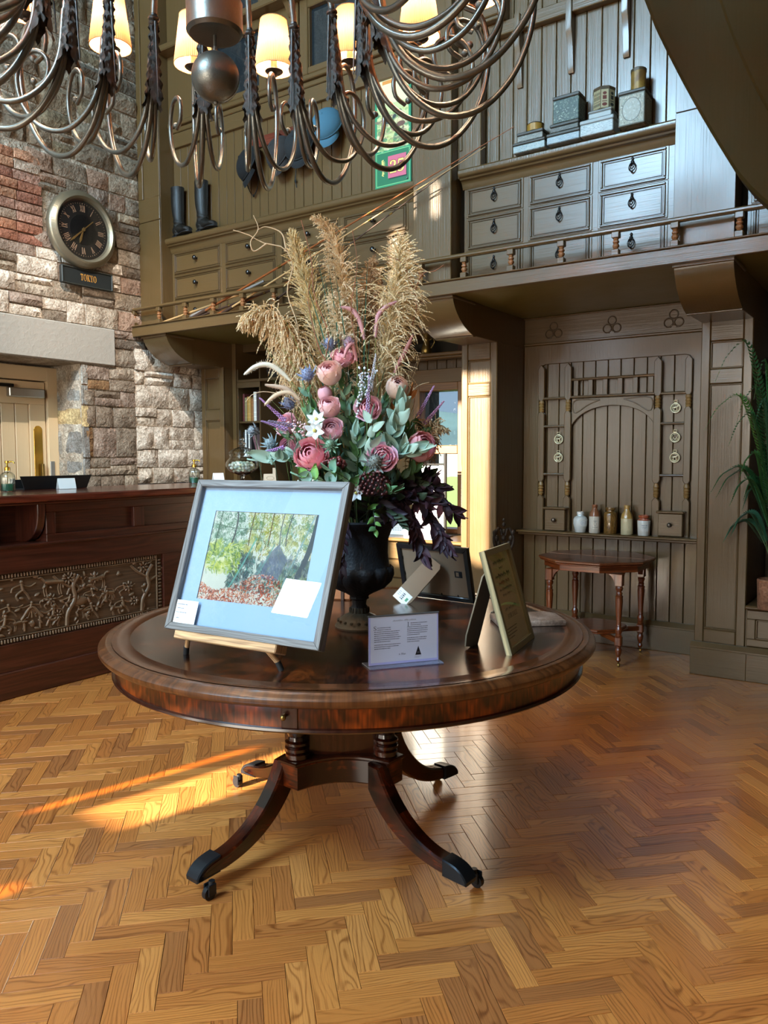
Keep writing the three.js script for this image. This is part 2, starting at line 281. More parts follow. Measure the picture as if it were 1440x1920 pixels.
// ---- front wall behind the camera, with its windows and unseen slots shaped to cast the sun patches
{
  const w = struct('wall_front');
  const sh = shape([[-6, -0.1], [2.8, -0.1], [2.8, 7.7], [-6, 7.7]]);
  const hole = (x0, x1, y0, y1) => { const p = new THREE.Path(); p.moveTo(x0, y0); p.lineTo(x1, y0); p.lineTo(x1, y1); p.lineTo(x0, y1); p.closePath(); sh.holes.push(p); };
  DAY.forEach(([x, y, W, H]) => hole(x - W / 2, x + W / 2, y - H / 2, y + H / 2));
  const sunSlots = [[-5.57, -4.67, 3.44, 4.86, 1], [-5.07, -4.95, 5.25, 5.66, 1], [-4.815, -4.775, 5.62, 5.8, 1], [-4.63, -4.59, 5.6, 5.82, 1], [-3.87, -3.6, 1.74, 2.12, 1], [-4.02, -3.97, 1.7, 2.05, 2], [-3.5, -3.42, 1.45, 1.6, 2]];  // added openings, each shaped to throw one sun patch
  sunSlots.forEach(([a, b, c, d]) => hole(a, b, c, d));
  mesh('plaster', tf(ext(sh, 0.06), [0, 0, FRONT_Z]), S({ color: '#8f8266', roughness: 0.9 }), w);
  const amber = PH({ color: '#ffe4a0', transmission: 1, thickness: 0, roughness: 0.05 });  // amber glass added to tint the sun streaks on the floor
  sunSlots.forEach(([a, b, c, d, k], i) => {
    const n = struct('window_' + (10 + i));
    mesh('sun_slot_pane', box(a, b, c, d, FRONT_Z + 0.02, FRONT_Z + 0.024, { c: 0 }), k === 2 ? amber : M.glass, n);
  });
  DAY.forEach(([x, y, W, H, , col], i) => {
    const n = struct('window_' + (2 + i)), f = 0.05;
    const pm = S({ color: '#dfe8ee', roughness: 0.6, emissive: new THREE.Color(...col), emissiveIntensity: 1.5 });
    const nx = Math.max(2, Math.round(W / 0.6)), ny = Math.max(2, Math.round(H / 0.7));
    const pg = box(-W / nx / 2 + 0.012, W / nx / 2 - 0.012, -H / ny / 2 + 0.012, H / ny / 2 - 0.012, -0.004, 0.004, { c: 0 });
    for (let a = 0; a < nx; a++) for (let b = 0; b < ny; b++) mesh('window_pane', pg, pm, n).position.set(x - W / 2 + (a + 0.5) * W / nx, y - H / 2 + (b + 0.5) * H / ny, FRONT_Z - 0.02);
    const fr = []; for (let a = 0; a <= nx; a++) fr.push(box(x - W / 2 + a * W / nx - f / 2, x - W / 2 + a * W / nx + f / 2, y - H / 2 - f, y + H / 2 + f, FRONT_Z - 0.06, FRONT_Z - 0.01));
    for (let b = 0; b <= ny; b++) fr.push(box(x - W / 2, x + W / 2, y - H / 2 + b * H / ny - f / 2, y - H / 2 + b * H / ny + f / 2, FRONT_Z - 0.055, FRONT_Z - 0.012));
    mesh('window_frame', merge(fr), M.paintDark, n);
  });
}
// ---- right wall, out of frame
{ const w = struct('wall_right'); mesh('plaster', box(2.6, 2.8, -0.1, 7.7, -5.8, 3.26, { c: 0 }), S({ color: '#7d7156', roughness: 0.9 }), w); }

// ---- stone wall on the left, with its lintel and the recessed door
function stoneGeo(w, h, d, n, rough) {                       // face towards +z, back at -d
  const nx = clamp(Math.round(w / 0.045), 3, 7), ny = clamp(Math.round(h / 0.045), 2, 5), j = () => rr(-0.5, 0.5) * Math.min(w, h) * 0.09;
  const c = [[-w / 2 + j(), -h / 2 + j()], [w / 2 + j(), -h / 2 + j()], [w / 2 + j(), h / 2 + j()], [-w / 2 + j(), h / 2 + j()]], s0 = rr(0, 90);
  const P = [], I = [];
  for (let y = 0; y <= ny; y++) for (let x = 0; x <= nx; x++) {
    const u = x / nx, v = y / ny, ex = Math.min(u, 1 - u, 1) * nx, ey = Math.min(v, 1 - v) * ny, e = Math.min(1, Math.min(ex, ey));
    const px = lerp(lerp(c[0][0], c[1][0], u), lerp(c[3][0], c[2][0], u), v), py = lerp(lerp(c[0][1], c[1][1], u), lerp(c[3][1], c[2][1], u), v);
    const nz = (fbm(u * 0.5 + s0, v * 0.5 + s0 * 1.7, 7, 7, n, 3) - 0.5) * rough * 2;
    P.push(px + (e ? (rnd() - 0.5) * 0.006 : 0), py, e ? nz * 0.9 + 0.004 : -rough * 0.55 + (rnd() - 0.5) * rough * 0.3);
  }
  for (let y = 0; y < ny; y++) for (let x = 0; x < nx; x++) { const a = y * (nx + 1) + x, b = a + nx + 1; (x + y) % 2 ? I.push(a, a + 1, b + 1, a, b + 1, b) : I.push(a, a + 1, b, a + 1, b + 1, b); }
  const ring = []; for (let x = 0; x <= nx; x++) ring.push(x); for (let y = 1; y <= ny; y++) ring.push(y * (nx + 1) + nx); for (let x = nx - 1; x >= 0; x--) ring.push(ny * (nx + 1) + x); for (let y = ny - 1; y > 0; y--) ring.push(y * (nx + 1));
  const b0 = P.length / 3; ring.forEach((k) => P.push(P[k * 3], P[k * 3 + 1], -d));
  ring.forEach((k, i) => { const k2 = ring[(i + 1) % ring.length], a = b0 + i, b = b0 + (i + 1) % ring.length; I.push(k, a, k2, k2, a, b); });
  const g = new THREE.BufferGeometry(); g.setAttribute('position', new THREE.Float32BufferAttribute(P, 3)); g.setIndex(I);
  return uvBox(toCreasedNormals(flat(g), 50 * D), 0, rr(0, 3), rr(0, 3));
}
{
  const w = struct('wall_left'), X = -5.6, mortar = S({ color: '#d8cdbd', map: T.stone, roughness: 0.95, bumpMap: T.stoneB, bumpScale: 0.012 });
  const core = [box(-6.3, X - 0.022, -0.1, 7.7, -5.75, -3.9, { c: 0 }), box(-6.3, X - 0.022, 2.1, 7.7, -3.9, -2.5, { c: 0 }), box(-6.3, X - 0.022, -0.1, 7.7, -2.5, 3.26, { c: 0 }), box(-6.3, -6.05, -0.1, 2.1, -3.9, -2.5, { c: 0 })];
  mesh('mortar_core', merge(core), mortar, w);
  const cols = ['#8d8173', '#a29483', '#97867a', '#7d7267', '#b09d86', '#a58a78', '#8a7c6d', '#b3a798'], pale = ['#d6cdc2', '#dcd3c8', '#cdc2b4', '#d8cec2', '#d0c6ba'], red = ['#a5705a', '#b98468', '#9b6a58', '#c09276', '#a98373'], grey = ['#8f8f8c', '#a09f9a', '#a7a399', '#868583'];
  const sm = new Map(), mat = (c) => { if (!sm.has(c)) sm.set(c, S({ color: new THREE.Color(c).multiplyScalar(1.55), map: T.stone, roughness: 0.92, bumpMap: T.stoneB, bumpScale: 0.009 })); return sm.get(c); };
  let ns = 0;
  const stone = (z0, z1, y0, y1, c, rough, name = 'stone', out = 0) => {          // z0 < z1 along the wall
    const g = stoneGeo(z1 - z0, y1 - y0, 0.07, 100 + ns++, rough), o = mesh(name, g, mat(c), w);
    o.rotation.y = PI / 2; o.position.set(X + out, (y0 + y1) / 2, (z0 + z1) / 2); return o;
  };
  const rows = (zA, zB, ys, wMin, wMax, pal, rough, gap, name, skip) => {
    for (let r = 0; r + 1 < ys.length; r++) {
      let z = zA;
      while (z < zB - 0.03) {
        let n = Math.min(zB, z + rr(wMin, wMax)); if (zB - n < wMin * 0.6) n = zB;
        const c = pal((z + n) / 2, (ys[r] + ys[r + 1]) / 2);
        if (!skip || !skip((z + n) / 2, (ys[r] + ys[r + 1]) / 2)) {
          if (name === 'stone' && n - z > 0.2 && ys[r + 1] - ys[r] > 0.12 && rnd() < 0.3) { const m = lerp(ys[r], ys[r + 1], rr(0.4, 0.62)); stone(z + gap, n - gap, ys[r] + gap, m - gap, c, rough, name, rr(-0.006, 0.012)); stone(z + gap, n - gap, m + gap, ys[r + 1] - gap, pal((z + n) / 2, m), rough, name, rr(-0.006, 0.012)); }
          else stone(z + gap, n - gap, ys[r] + gap, ys[r + 1] - gap, c, rough, name, rr(-0.006, 0.014));
        }
        z = n;
      }
    }
  };
  seed(21);
  // below the gallery, right of the door: squared stones by the jamb, pale rough stones beyond
  const zJ = -3.905;
  rows(-4.42, zJ, [0.98, 1.07, 1.2, 1.35, 1.6, 1.77, 1.9, 2.095], 0.13, 0.27, () => pick([...cols, ...cols, '#9c7c58']), 0.016, 0.006, 'stone');
  rows(-5.3, -4.42, [0.98, 1.12, 1.26, 1.42, 1.62, 1.78, 1.98, 2.1, 2.28], 0.16, 0.34, (z, y) => (y < 1.1 ? '#4d4a4c' : pick(pale)), 0.024, 0.003, 'stone');
  rows(-4.95, -4.215, [2.1, 2.26, 2.41], 0.14, 0.3, () => pick(cols), 0.02, 0.006, 'stone');
  // above the lintel: coursed stones, then rubble, with a patch of brick near the clock
  const brickZone = (z, y) => z > -3.62 + (y > 3.4 ? 0.05 : 0) && y > 2.93 && y < 3.66;
  rows(-4.52, -2.7, [2.41, 2.58, 2.72, 2.86, 2.95], 0.16, 0.36, (z) => pick(z < -4.2 ? cols : [...cols, ...pale, ...pale]), 0.02, 0.006, 'stone', brickZone);
  rows(-4.52, -2.7, [2.95, 3.08, 3.22, 3.38, 3.52, 3.66], 0.14, 0.32, () => pick(cols), 0.024, 0.006, 'stone', brickZone);
  rows(-3.6, -2.7, [2.945, 3.02, 3.095, 3.17, 3.245, 3.32, 3.395, 3.47, 3.545, 3.62], 0.19, 0.235, () => pick([...red, ...red, '#b9a595']), 0.009, 0.005, 'brick');
  rows(-4.52, -2.7, [3.68, 3.86, 4.0, 4.2, 4.36, 4.58, 4.76, 4.98, 5.2, 5.45], 0.16, 0.4, () => pick(['#7f7465', '#8d7f6b', '#6f675b', '#8f8677', '#7a6e58', '#958775']), 0.034, 0.008, 'stone');
  // stones of the door reveal
  const zr = zJ, reveal = (x0, x1, y0, y1) => { const g = stoneGeo(x1 - x0 - 0.008, y1 - y0 - 0.008, 0.05, 100 + ns++, 0.008), o = mesh('stone', g, mat(pick([...grey, ...grey, '#c6b184'])), w); o.position.set((x0 + x1) / 2, (y0 + y1) / 2, zr + 0.004); };
  const ry = [0.9, 1.07, 1.2, 1.35, 1.6, 1.77, 1.93, 2.095];
  for (let i = 0; i + 1 < ry.length; i++) { const m = rr(0.14, 0.28), e = 0.42; if (i === 4) reveal(-6.02, -5.6, ry[i], ry[i + 1]); else { reveal(-6.02, -6.02 + m, ry[i], ry[i + 1]); reveal(-6.02 + m, -6.02 + e, ry[i], ry[i + 1]); } }
  // lintel
  mesh('lintel', uvBox(tf(stoneLintel(), [X, 2.255, -3.2], [0, PI / 2, 0]), 2), S({ color: '#a89e90', roughness: 0.92, bumpMap: T.stoneB, bumpScale: 0.0025 }), w);
  function stoneLintel() { return bx(2.03, 0.3, 0.5, { c: 0.008, at: [0, 0, -0.235] }); }
}
// ---- door in the stone recess
{
  const d = struct('door_1'), X = -5.98, z0 = -3.9, z1 = -2.5, m = PH({ color: '#d9bd94', roughness: 0.45, bumpMap: T.paint, bumpScale: 0.0008 });
  mesh('door_frame', merge([box(X - 0.05, X + 0.04, 0, 2.08, z0, z0 + 0.09), box(X - 0.05, X + 0.04, 1.97, 2.08, z0 + 0.09, z1), box(X - 0.05, X + 0.04, 0, 2.08, z1 - 0.09, z1)]), m, d);
  const zA = z0 + 0.1, pw = 0.118;
  mesh('door_rail', box(X - 0.02, X + 0.018, 1.78, 1.96, zA, z1 - 0.1), m, d);
  mesh('door_stile', box(X - 0.02, X + 0.016, 0.02, 1.78, zA, zA + 0.135), m, d);
  const pg = box(X - 0.02, X + 0.002, 0.02, 1.78, 0.003, pw - 0.003, { c: 0.004, g: 1 });
  for (let k = 0; k < 8; k++) mesh('plank', pg, m, d).position.z = zA + 0.135 + k * pw;
  mesh('door_closer', box(X + 0.018, X + 0.07, 1.83, 1.9, zA + 0.03, zA + 0.33, { c: 0.006 }), M.steel, d);
  mesh('closer_arm', box(X + 0.03, X + 0.05, 1.905, 1.93, zA + 0.28, zA + 0.6), M.iron, d);
  const pl = new THREE.Shape(); pl.moveTo(-0.038, -0.26); pl.lineTo(-0.038, 0.25); pl.absarc(0, 0.25, 0.038, PI, 0, true); pl.lineTo(0.038, -0.26); pl.absarc(0, -0.26, 0.038, 0, PI, true);
  mesh('push_plate', tf(ext(pl, 0.004, { b: 0.001 }), [X + 0.016, 1.32, zA + 0.07], [0, PI / 2, 0]), M.brass, d);
  mesh('latch', box(X + 0.016, X + 0.05, 1.2, 1.3, zA + 0.04, zA + 0.06), M.brassOld, d);
  mesh('strike_plate', box(X + 0.03, X + 0.046, 1.17, 1.32, z0 + 0.045, z0 + 0.085), M.steel, d);
}

// ---- back wall: recesses below, overhanging gallery, panelled upper wall
const wb = struct('wall_back');
const P_ = (name, g, m = M.paint, par = wb) => mesh(name, g, m, par);
{
  // cores
  const zc = -5.78;
  P_('core', merge([box(-5.75, -3.545, -0.1, 2.45, zc - 0.25, zc, { c: 0 }), box(-3.06, 2.7, -0.1, 2.45, zc - 0.25, zc, { c: 0 }), box(-3.545, -3.06, -0.1, 0.68, zc - 0.25, zc, { c: 0 }), box(-3.545, -3.06, 1.95, 2.45, zc - 0.25, zc, { c: 0 }), box(-5.75, 2.7, 2.45, 7.7, -5.0, Z_UP - 0.03, { c: 0 }), box(-5.75, 2.7, 2.45, 2.6, -6.03, -4.9, { c: 0 })]), M.hidden);
  P_('gallery_soffit', box(-5.66, 2.6, 2.372, 2.4, -5.78, -4.43, { g: 0 }), M.soffit);
  P_('gallery_deck', box(-5.66, 2.6, 2.4, 2.45, -5.78, -4.43, { g: 0 }), M.paintDark);
  P_('fascia', box(-5.66, 2.6, 2.368, 2.448, -4.43, -4.4, { c: 0.003, g: 0 }));
  P_('fascia_bead', box(-5.66, 2.6, 2.448, 2.458, -4.44, -4.385, { c: 0.004, g: 0 }));
  const piers = [[-5.52, -5.235], [-2.805, -2.52], [-1.153, -0.863], [0.5, 0.79]];
  piers.forEach(([a, b], i) => {
    P_('pier', box(a + 0.002, b - 0.002, 0, 2.16, -5.78, -5.105, { c: 0, g: 1 }), i === 1 ? M.paint : M.paint);
    const st = 0.052, rails = i === 0 ? [[0.2, 0.3], [1.68, 1.78], [2.06, 2.16]] : [[0.2, 0.285], [1.78, 1.87], [2.035, 2.16]];
    P_('pier_stile', merge([box(a, a + st, 0.2, 2.16, -5.105, -5.088, { c: 0.005 }), box(b - st, b, 0.2, 2.16, -5.105, -5.088, { c: 0.005 })]));
    P_('pier_rail', merge(rails.map(([y0, y1]) => box(a + st, b - st, y0, y1, -5.105, -5.0885, { c: 0.006 }))));
    const bead = []; for (let k = 0; k < 2; k++) { const y0 = rails[k][1], y1 = rails[k + 1][0]; bead.push(box(a + st, b - st, y0, y0 + 0.01, -5.105, -5.092, { c: 0.004 }), box(a + st, b - st, y1 - 0.01, y1, -5.105, -5.096, { c: 0.004 }), box(a + st, a + st + 0.01, y0, y1, -5.105, -5.096, { c: 0.004 }), box(b - st - 0.01, b - st, y0, y1, -5.105, -5.096, { c: 0.004 })); }
    P_('panel_moulding', merge(bead));
    P_('plinth', merge([box(a - 0.016, b + 0.016, 0, 0.168, -5.6, -5.055, { c: 0.003 }), ...mould([[0, 0], [0.034, 0], [0.034, 0.008], [0.012, 0.034], [0, 0.036]], a - 0.016, b + 0.016, 0.168, -5.089)]));
    // beam and curved corbel carrying the gallery
    P_('beam', box(a, b, 2.15, 2.372, -5.78, -4.735, { c: 0.003, g: 2 }));
    const pr = new THREE.Shape(); pr.moveTo(0, 0); pr.lineTo(0, -0.222); pr.bezierCurveTo(0.14, -0.2, 0.26, -0.11, 0.285, -0.022); pr.lineTo(0.285, 0); pr.closePath();
    const c = P_('corbel', tf(ext(pr, b - a + 0.008, { cs: 16 }), [b - 0.0 + 0.004, 2.372, -4.735], [0, -PI / 2, 0]));
    mesh('corbel_lip', merge([box(a - 0.004, b + 0.004, 2.143, 2.153, -4.76, -4.722, { c: 0.003 }), box(a - 0.012, b + 0.012, 2.352, 2.371, -4.75, -4.432, { c: 0.004 })]), M.paint, c);
  });
  function mould(prof, x0, x1, y, z, mk) { return [tf(ext(shape(prof), x1 - x0), [x1, y, z], [0, -PI / 2, 0])]; }   // profile (out, up) swept along x
  globalMould = mould;

  // upper wall ---------------------------------------------------------------
  const pil = [[-5.607, -5.34], [-2.845, -2.56], [-1.18, -0.87], [0.48, 0.79]];
  pil.forEach(([a, b], i) => {
    P_('pilaster', box(a, b, Y_GAL, 6.2, Z_UP - 0.02, -4.512, { c: 0.002, g: 1 }));
    const st = i === 1 ? 0.05 : 0.06, y0 = i === 0 ? 3.52 : 3.38;
    if (i !== 2) P_('pilaster_stile', merge([box(a, a + st, y0, 6.2, -4.512, -4.5, { c: 0.004 }), box(b - st, b, y0, 6.2, -4.512, -4.5, { c: 0.004 }), box(a, b, i === 0 ? 3.33 : Y_GAL, y0, -4.512, -4.4995, { c: 0.004 })]));
    else P_('pilaster_facing', merge([box(a, b, Y_GAL, 3.18, -4.512, -4.5, { c: 0.002 }), box(a, b, 3.184, 6.2, -4.512, -4.5, { c: 0.002 })]));
    if (i === 0) P_('pilaster_stile', box(a, b, Y_GAL, 3.326, -4.512, -4.4995, { c: 0.003 }));
  });
  P_('side_panel', merge([box(-2.56, -2.395, 3.13, 6.2, Z_UP - 0.02, -4.585, { c: 0.003 }), box(-2.545, -2.525, 3.3, 6.2, -4.585, -4.578, { c: 0.003 })]));
  // vertical boarding, one mesh per board
  seed(31);
  const board = (x0, x1, y0, y1, pitch, m = M.paint, z = Z_UP) => { const n = Math.round((x1 - x0) / pitch), p = (x1 - x0) / n, gs = [0, 1, 2].map(() => box(-p / 2 + 0.0018, p / 2 - 0.0018, y0, y1, -0.022, 0, { c: 0.0035, g: 1 })); for (let k = 0; k < n; k++) P_('board', pick(gs), m).position.set(x0 + (k + 0.5) * p, 0, z + rr(-0.001, 0.001)); };
  const boardFn = board; globalBoard = boardFn;
  board(-5.34, -2.845, 3.08, 3.94, 0.0905);
  board(-2.395, -1.18, 3.08, 3.96, 0.0905); board(-2.395, -1.18, 4.03, 5.3, 0.0905);
  board(-0.87, 0.48, 3.08, 5.3, 0.0905);
  board(-5.34, -2.845, 4.19, 5.6, 0.0905);
  // rails and glazed cupboard fronts over the hats
  P_('frieze_board', box(-5.34, -2.845, 3.93, 4.045, Z_UP, -4.632, { g: 0 })); P_('frieze_rail', box(-5.34, -2.845, 4.05, 4.09, Z_UP, -4.628, { c: 0.006, g: 0 })); P_('frieze_sill', box(-5.34, -2.845, 4.09, 4.125, Z_UP, -4.6, { c: 0.006, g: 0 }));
  const gm = PH({ color: '#1d2326', roughness: 0.08, clearcoat: 1 });
  [[-4.86, -4.22], [-3.89, -3.22]].forEach(([a, b], k) => {
    const n = struct('window_' + (7 + k));
    for (const [y0, y1] of [[4.125, 4.66], [4.7, 5.4]]) {
      mesh('sash', merge([box(a, a + 0.075, y0, y1, -4.655, -4.6, { c: 0.006 }), box(b - 0.075, b, y0, y1, -4.655, -4.6, { c: 0.006 }), box(a + 0.075, b - 0.075, y0, y0 + 0.05, -4.655, -4.601, { c: 0.006 }), box(a + 0.075, b - 0.075, y1 - 0.07, y1, -4.655, -4.601, { c: 0.006 })]), M.paint, n);
      mesh('glazing_bead', merge([box(a + 0.075, a + 0.086, y0 + 0.05, y1 - 0.07, -4.65, -4.612), box(b - 0.086, b - 0.075, y0 + 0.05, y1 - 0.07, -4.65, -4.612)]), M.paint, n);
      mesh('window_pane', box(a + 0.075, b - 0.075, y0 + 0.05, y1 - 0.07, -4.652, -4.64, { c: 0 }), gm, n);
    }
  });
  P_('window_post', merge([box(-4.2, -3.91, 4.125, 5.4, Z_UP, -4.61, { c: 0.004 }), box(-5.34, -4.88, 4.125, 5.4, Z_UP, -4.615, { c: 0.004 }), box(-3.2, -2.845, 4.125, 5.4, Z_UP, -4.615, { c: 0.004 })]));
  const bk = new THREE.Shape(); bk.moveTo(0, 0); bk.lineTo(0, 0.12); bk.lineTo(0.12, 0.12); bk.lineTo(0.12, 0.085); bk.bezierCurveTo(0.06, 0.085, 0.06, 0.02, 0.03, 0); bk.closePath();
  for (const x of [-3.93, -2.95]) P_('bracket', tf(ext(bk, 0.045), [x, 4.56, -4.61], [0, -PI / 2, 0]));
  P_('window_head', box(-5.34, -2.845, 4.66, 4.71, -4.64, -4.5, { c: 0.008, g: 0 }));
  // shelf rail with long tapered brackets on the right
  P_('shelf_rail', box(-2.395, -1.18, 3.95, 4.03, Z_UP, -4.61, { c: 0.004, g: 0 }));
  P_('shelf_rail', box(-0.87, 0.48, 3.95, 4.03, Z_UP, -4.61, { c: 0.004, g: 0 }));
  const lb = new THREE.Shape(); lb.moveTo(0, 0); lb.lineTo(0.012, 0); lb.lineTo(0.02, 0.02); lb.bezierCurveTo(0.03, 0.12, 0.03, 0.16, 0.062, 0.24); lb.lineTo(0.062, 0.42); lb.lineTo(0, 0.42); lb.closePath();
  const lg = tf(ext(lb, 0.036, { b: 0.002 }), [0, 0, 0], [0, -PI / 2, 0]);
  for (const x of [-2.16, -1.83, -1.5, -1.19, -0.6, -0.3]) P_('bracket', lg).position.set(x + 0.018, 3.62, Z_UP + 0.001);
  P_('wall_box', merge([box(-2.43, -2.24, 4.03, 4.26, Z_UP, -4.56, { c: 0.004 })])); P_('wall_box_front', box(-2.415, -2.255, 4.05, 4.2, -4.56, -4.548, { c: 0.006 }));
  P_('wall_box_knob', merge([ball(0.017, [-2.335, 4.125, -4.52]), cyl(0.008, 0.01, 0.03, [-2.335, 4.125, -4.54], [PI / 2, 0, 0])]), M.brassOld);

  // recess walls below -------------------------------------------------------
  // plain boarding of the left nook, shelf and board band over its window
  board(-4.88, -3.62, 0.75, 2.05, 0.092, M.paint, -5.6); board(-3.62, -2.805, 2.06, 2.2, 0.092, M.paintDark, -5.66);
  P_('nook_panel', box(-5.235, -5.19, 0, 2.372, -5.78, -5.2, { g: 1 }));
  P_('nook_header', box(-5.235, -2.805, 2.3, 2.372, -5.78, -5.3, { g: 0 }), M.paintDark);
  P_('nook_shelf', box(-4.9, -2.805, 2.15, 2.178, -5.78, -5.5, { c: 0.006, g: 0 }));
  P_('shelf_lip', box(-4.9, -2.805, 2.13, 2.15, -5.6, -5.515, { c: 0.006, g: 0 }));
  P_('nook_rail', box(-3.72, -2.805, 1.945, 2.06, -5.78, -5.61, { c: 0.004, g: 0 }));
  P_('nook_stile', merge([box(-3.72, -3.545, 0.72, 1.945, -5.78, -5.61, { c: 0.004, g: 1 }), box(-3.06, -2.805, 0.72, 1.945, -5.78, -5.61, { c: 0.004, g: 1 })]));
  // window of the nook: two lights with rippled old glass, lawn, hedge and hill outside
  const n1 = struct('window_1'), wm = PH({ color: '#7c5a36', map: T.wood, roughness: 0.45 });
  mesh('window_frame', merge([box(-3.545, -3.482, 0.72, 1.95, -5.76, -5.6, { c: 0.005 }), box(-3.122, -3.06, 0.72, 1.95, -5.76, -5.6, { c: 0.005 }), box(-3.482, -3.122, 1.885, 1.95, -5.76, -5.6, { c: 0.005 }), box(-3.482, -3.122, 1.37, 1.44, -5.76, -5.6, { c: 0.005 }), box(-3.482, -3.122, 0.72, 0.76, -5.76, -5.6, { c: 0.005 })]), wm, n1);
  const rip = dtex(256, 256, (u, v) => 0.6 * fbm(u, v, 3, 7, 201, 2) + 0.4 * fbm(u, v, 6, 6, 203, 2), false, [1 / 0.35, 1 / 0.35]);
  const gl = PH({ color: '#c4d4dd', transmission: 1, thickness: 0, roughness: 0.03, bumpMap: rip, bumpScale: 0.012 });
  mesh('window_pane', box(-3.482, -3.122, 1.44, 1.885, -5.7, -5.696, { c: 0 }), gl, n1); mesh('window_pane', box(-3.482, -3.122, 0.76, 1.37, -5.7, -5.696, { c: 0 }), M.glass, n1);
  // outdoors
  kind(mesh('lawn', box(-60, 20, -0.6, -0.4, -70, -6.2, { c: 0 }), S({ color: '#5d7a35', roughness: 1 })), 'structure');
  const hill = grid(40, 10, (u, v) => { const x = -110 + 130 * u, y = v * (4 + 6.5 * fbm(u, 0.3, 5, 5, 301, 4)); return [x, y - 0.5, -62 - 10 * v + 6 * fbm(u, v, 9, 4, 303, 3)]; });
  kind(mesh('hill', hill, S({ color: '#4c5a5c', roughness: 1 })), 'structure');
}
var globalMould, globalBoard;

// ================================================================== BUILT-IN JOINERY
// ---- alcove rack: boarded back, posts with turned collars, rods, arched centre, two small drawers, shelf
{
  const X0 = -2.52, X1 = -1.153, ZB = -5.56;
  const t = thing('wall_rack', 'olive painted alcove rack with arched centre, slim posts and rods above the octagonal table', 'rack', [0, 0, 0]);
  const m = M.paint, add = (n, g, mm = m, p = t) => mesh(n, g, mm, p);
  seed(41);
  const pg = [0, 1, 2].map(() => box(-0.0437, 0.0437, 0.19, 2.06, -0.02, 0, { c: 0.0035, g: 1 }));
  for (let k = 0; k < 15; k++) add('board', pick(pg)).position.set(X0 + 0.045 + k * 0.0911, 0, ZB);
  add('frieze', box(X0, X1, 2.185, 2.372, ZB - 0.02, ZB + 0.012, { c: 0.002, g: 0 }));
  add('frieze_moulding', merge([box(X0, X1, 2.165, 2.185, ZB, ZB + 0.03, { c: 0.006, g: 0 }), box(X0, X1, 2.36, 2.371, ZB, ZB + 0.03, { c: 0.004 })]));
  for (const x of [-2.291, -1.858, -1.437]) {
    const tr = []; for (const [a, b] of [[0, 0.036], [-0.034, -0.018], [0.034, -0.018]]) tr.push(tf(flat(new THREE.TorusGeometry(0.029, 0.0045, 6, 18)), [x + a, 2.262 + b, ZB + 0.013]));
    tr.push(tf(flat(new THREE.TorusGeometry(0.02, 0.004, 6, 10, PI)), [x, 2.21, ZB + 0.013]));
    add('trefoil', merge(tr), M.paintDark);
  }
  // surround with rounded upper corners
  const sh = new THREE.Shape(); sh.moveTo(X0, 0.8); sh.lineTo(X0, 2.166); sh.lineTo(X1, 2.166); sh.lineTo(X1, 0.8); sh.lineTo(-1.302, 0.8); sh.lineTo(-1.302, 1.94); sh.quadraticCurveTo(-1.302, 2.022, -1.36, 2.026); sh.lineTo(-2.34, 2.026); sh.quadraticCurveTo(-2.398, 2.022, -2.398, 1.94); sh.lineTo(-2.398, 0.8); sh.closePath();
  add('surround', tf(ext(sh, 0.016, { b: 0.003 }), [0, 0, ZB]));
  // four posts with chamfered stops and gilt-brown collars
  const collar = S({ color: '#8a6a3c', roughness: 0.4 });
  const xs = [[-2.396, -2.345], [-2.19, -2.139], [-1.552, -1.5], [-1.349, -1.302]];
  for (const [a, b] of xs) {
    const c = (a + b) / 2, w = b - a, p = add('post', merge([[0.8, 1.07], [1.16, 1.69], [1.755, 2.02]].map(([y0, y1], k) => tf(ext(shape([[-w / 2, y0 + (k ? 0.02 : 0)], [-w / 4, y0], [w / 4, y0], [w / 2, y0 + (k ? 0.02 : 0)], [w / 2, y1 - 0.03], [0, y1], [-w / 2, y1 - 0.03]]), 0.03, { b: 0.004 }), [c, 0, ZB + 0.014]))));
    for (const y of [1.115, 1.72]) mesh('collar', tf(lathe([[0.012, -0.055], [0.017, -0.045], [0.02, -0.035], [0.016, -0.03], [0.021, -0.02], [0.016, -0.012], [0.021, 0], [0.016, 0.01], [0.021, 0.02], [0.017, 0.032], [0.012, 0.05]], 14), [c, y, ZB + 0.028]), collar, p);
  }
  const rod = (x0, x1, y) => add('rod', tf(cyl(0.0095, 0.0095, x1 - x0, [0, 0, 0], [0, 0, PI / 2], 10), [(x0 + x1) / 2, y, ZB + 0.034]));
  for (const y of [1.772, 1.568, 1.216]) { rod(-2.36, -2.17, y); rod(-1.52, -1.33, y); }
  rod(-2.16, -1.53, 1.9); rod(-2.16, -1.53, 1.775);
  for (let k = 0; k < 6; k++) add('slat', box(-2.125 + k * 0.1065, -2.09 + k * 0.1065, 1.78, 1.894, ZB + 0.014, ZB + 0.032, { c: 0.003 }));
  const ar = new THREE.Shape(); ar.moveTo(-2.139, 1.57); ar.lineTo(-2.139, 1.763); ar.lineTo(-1.552, 1.763); ar.lineTo(-1.552, 1.57); ar.quadraticCurveTo(-1.63, 1.7, -1.8455, 1.706); ar.quadraticCurveTo(-2.06, 1.7, -2.139, 1.57);
  const arch = add('arch', tf(ext(ar, 0.026, { b: 0.003, cs: 18 }), [0, 0, ZB + 0.002]));
  for (const s of [-1, 1]) mesh('spandrel_moulding', tube([[-1.8455 + s * 0.085, 1.748, ZB + 0.028], [-1.8455 + s * 0.268, 1.748, ZB + 0.028], [-1.8455 + s * 0.268, 1.66, ZB + 0.028], [-1.8455 + s * 0.17, 1.715, ZB + 0.028], [-1.8455 + s * 0.085, 1.748, ZB + 0.028]], 0.0045, 30, 5), m, arch);
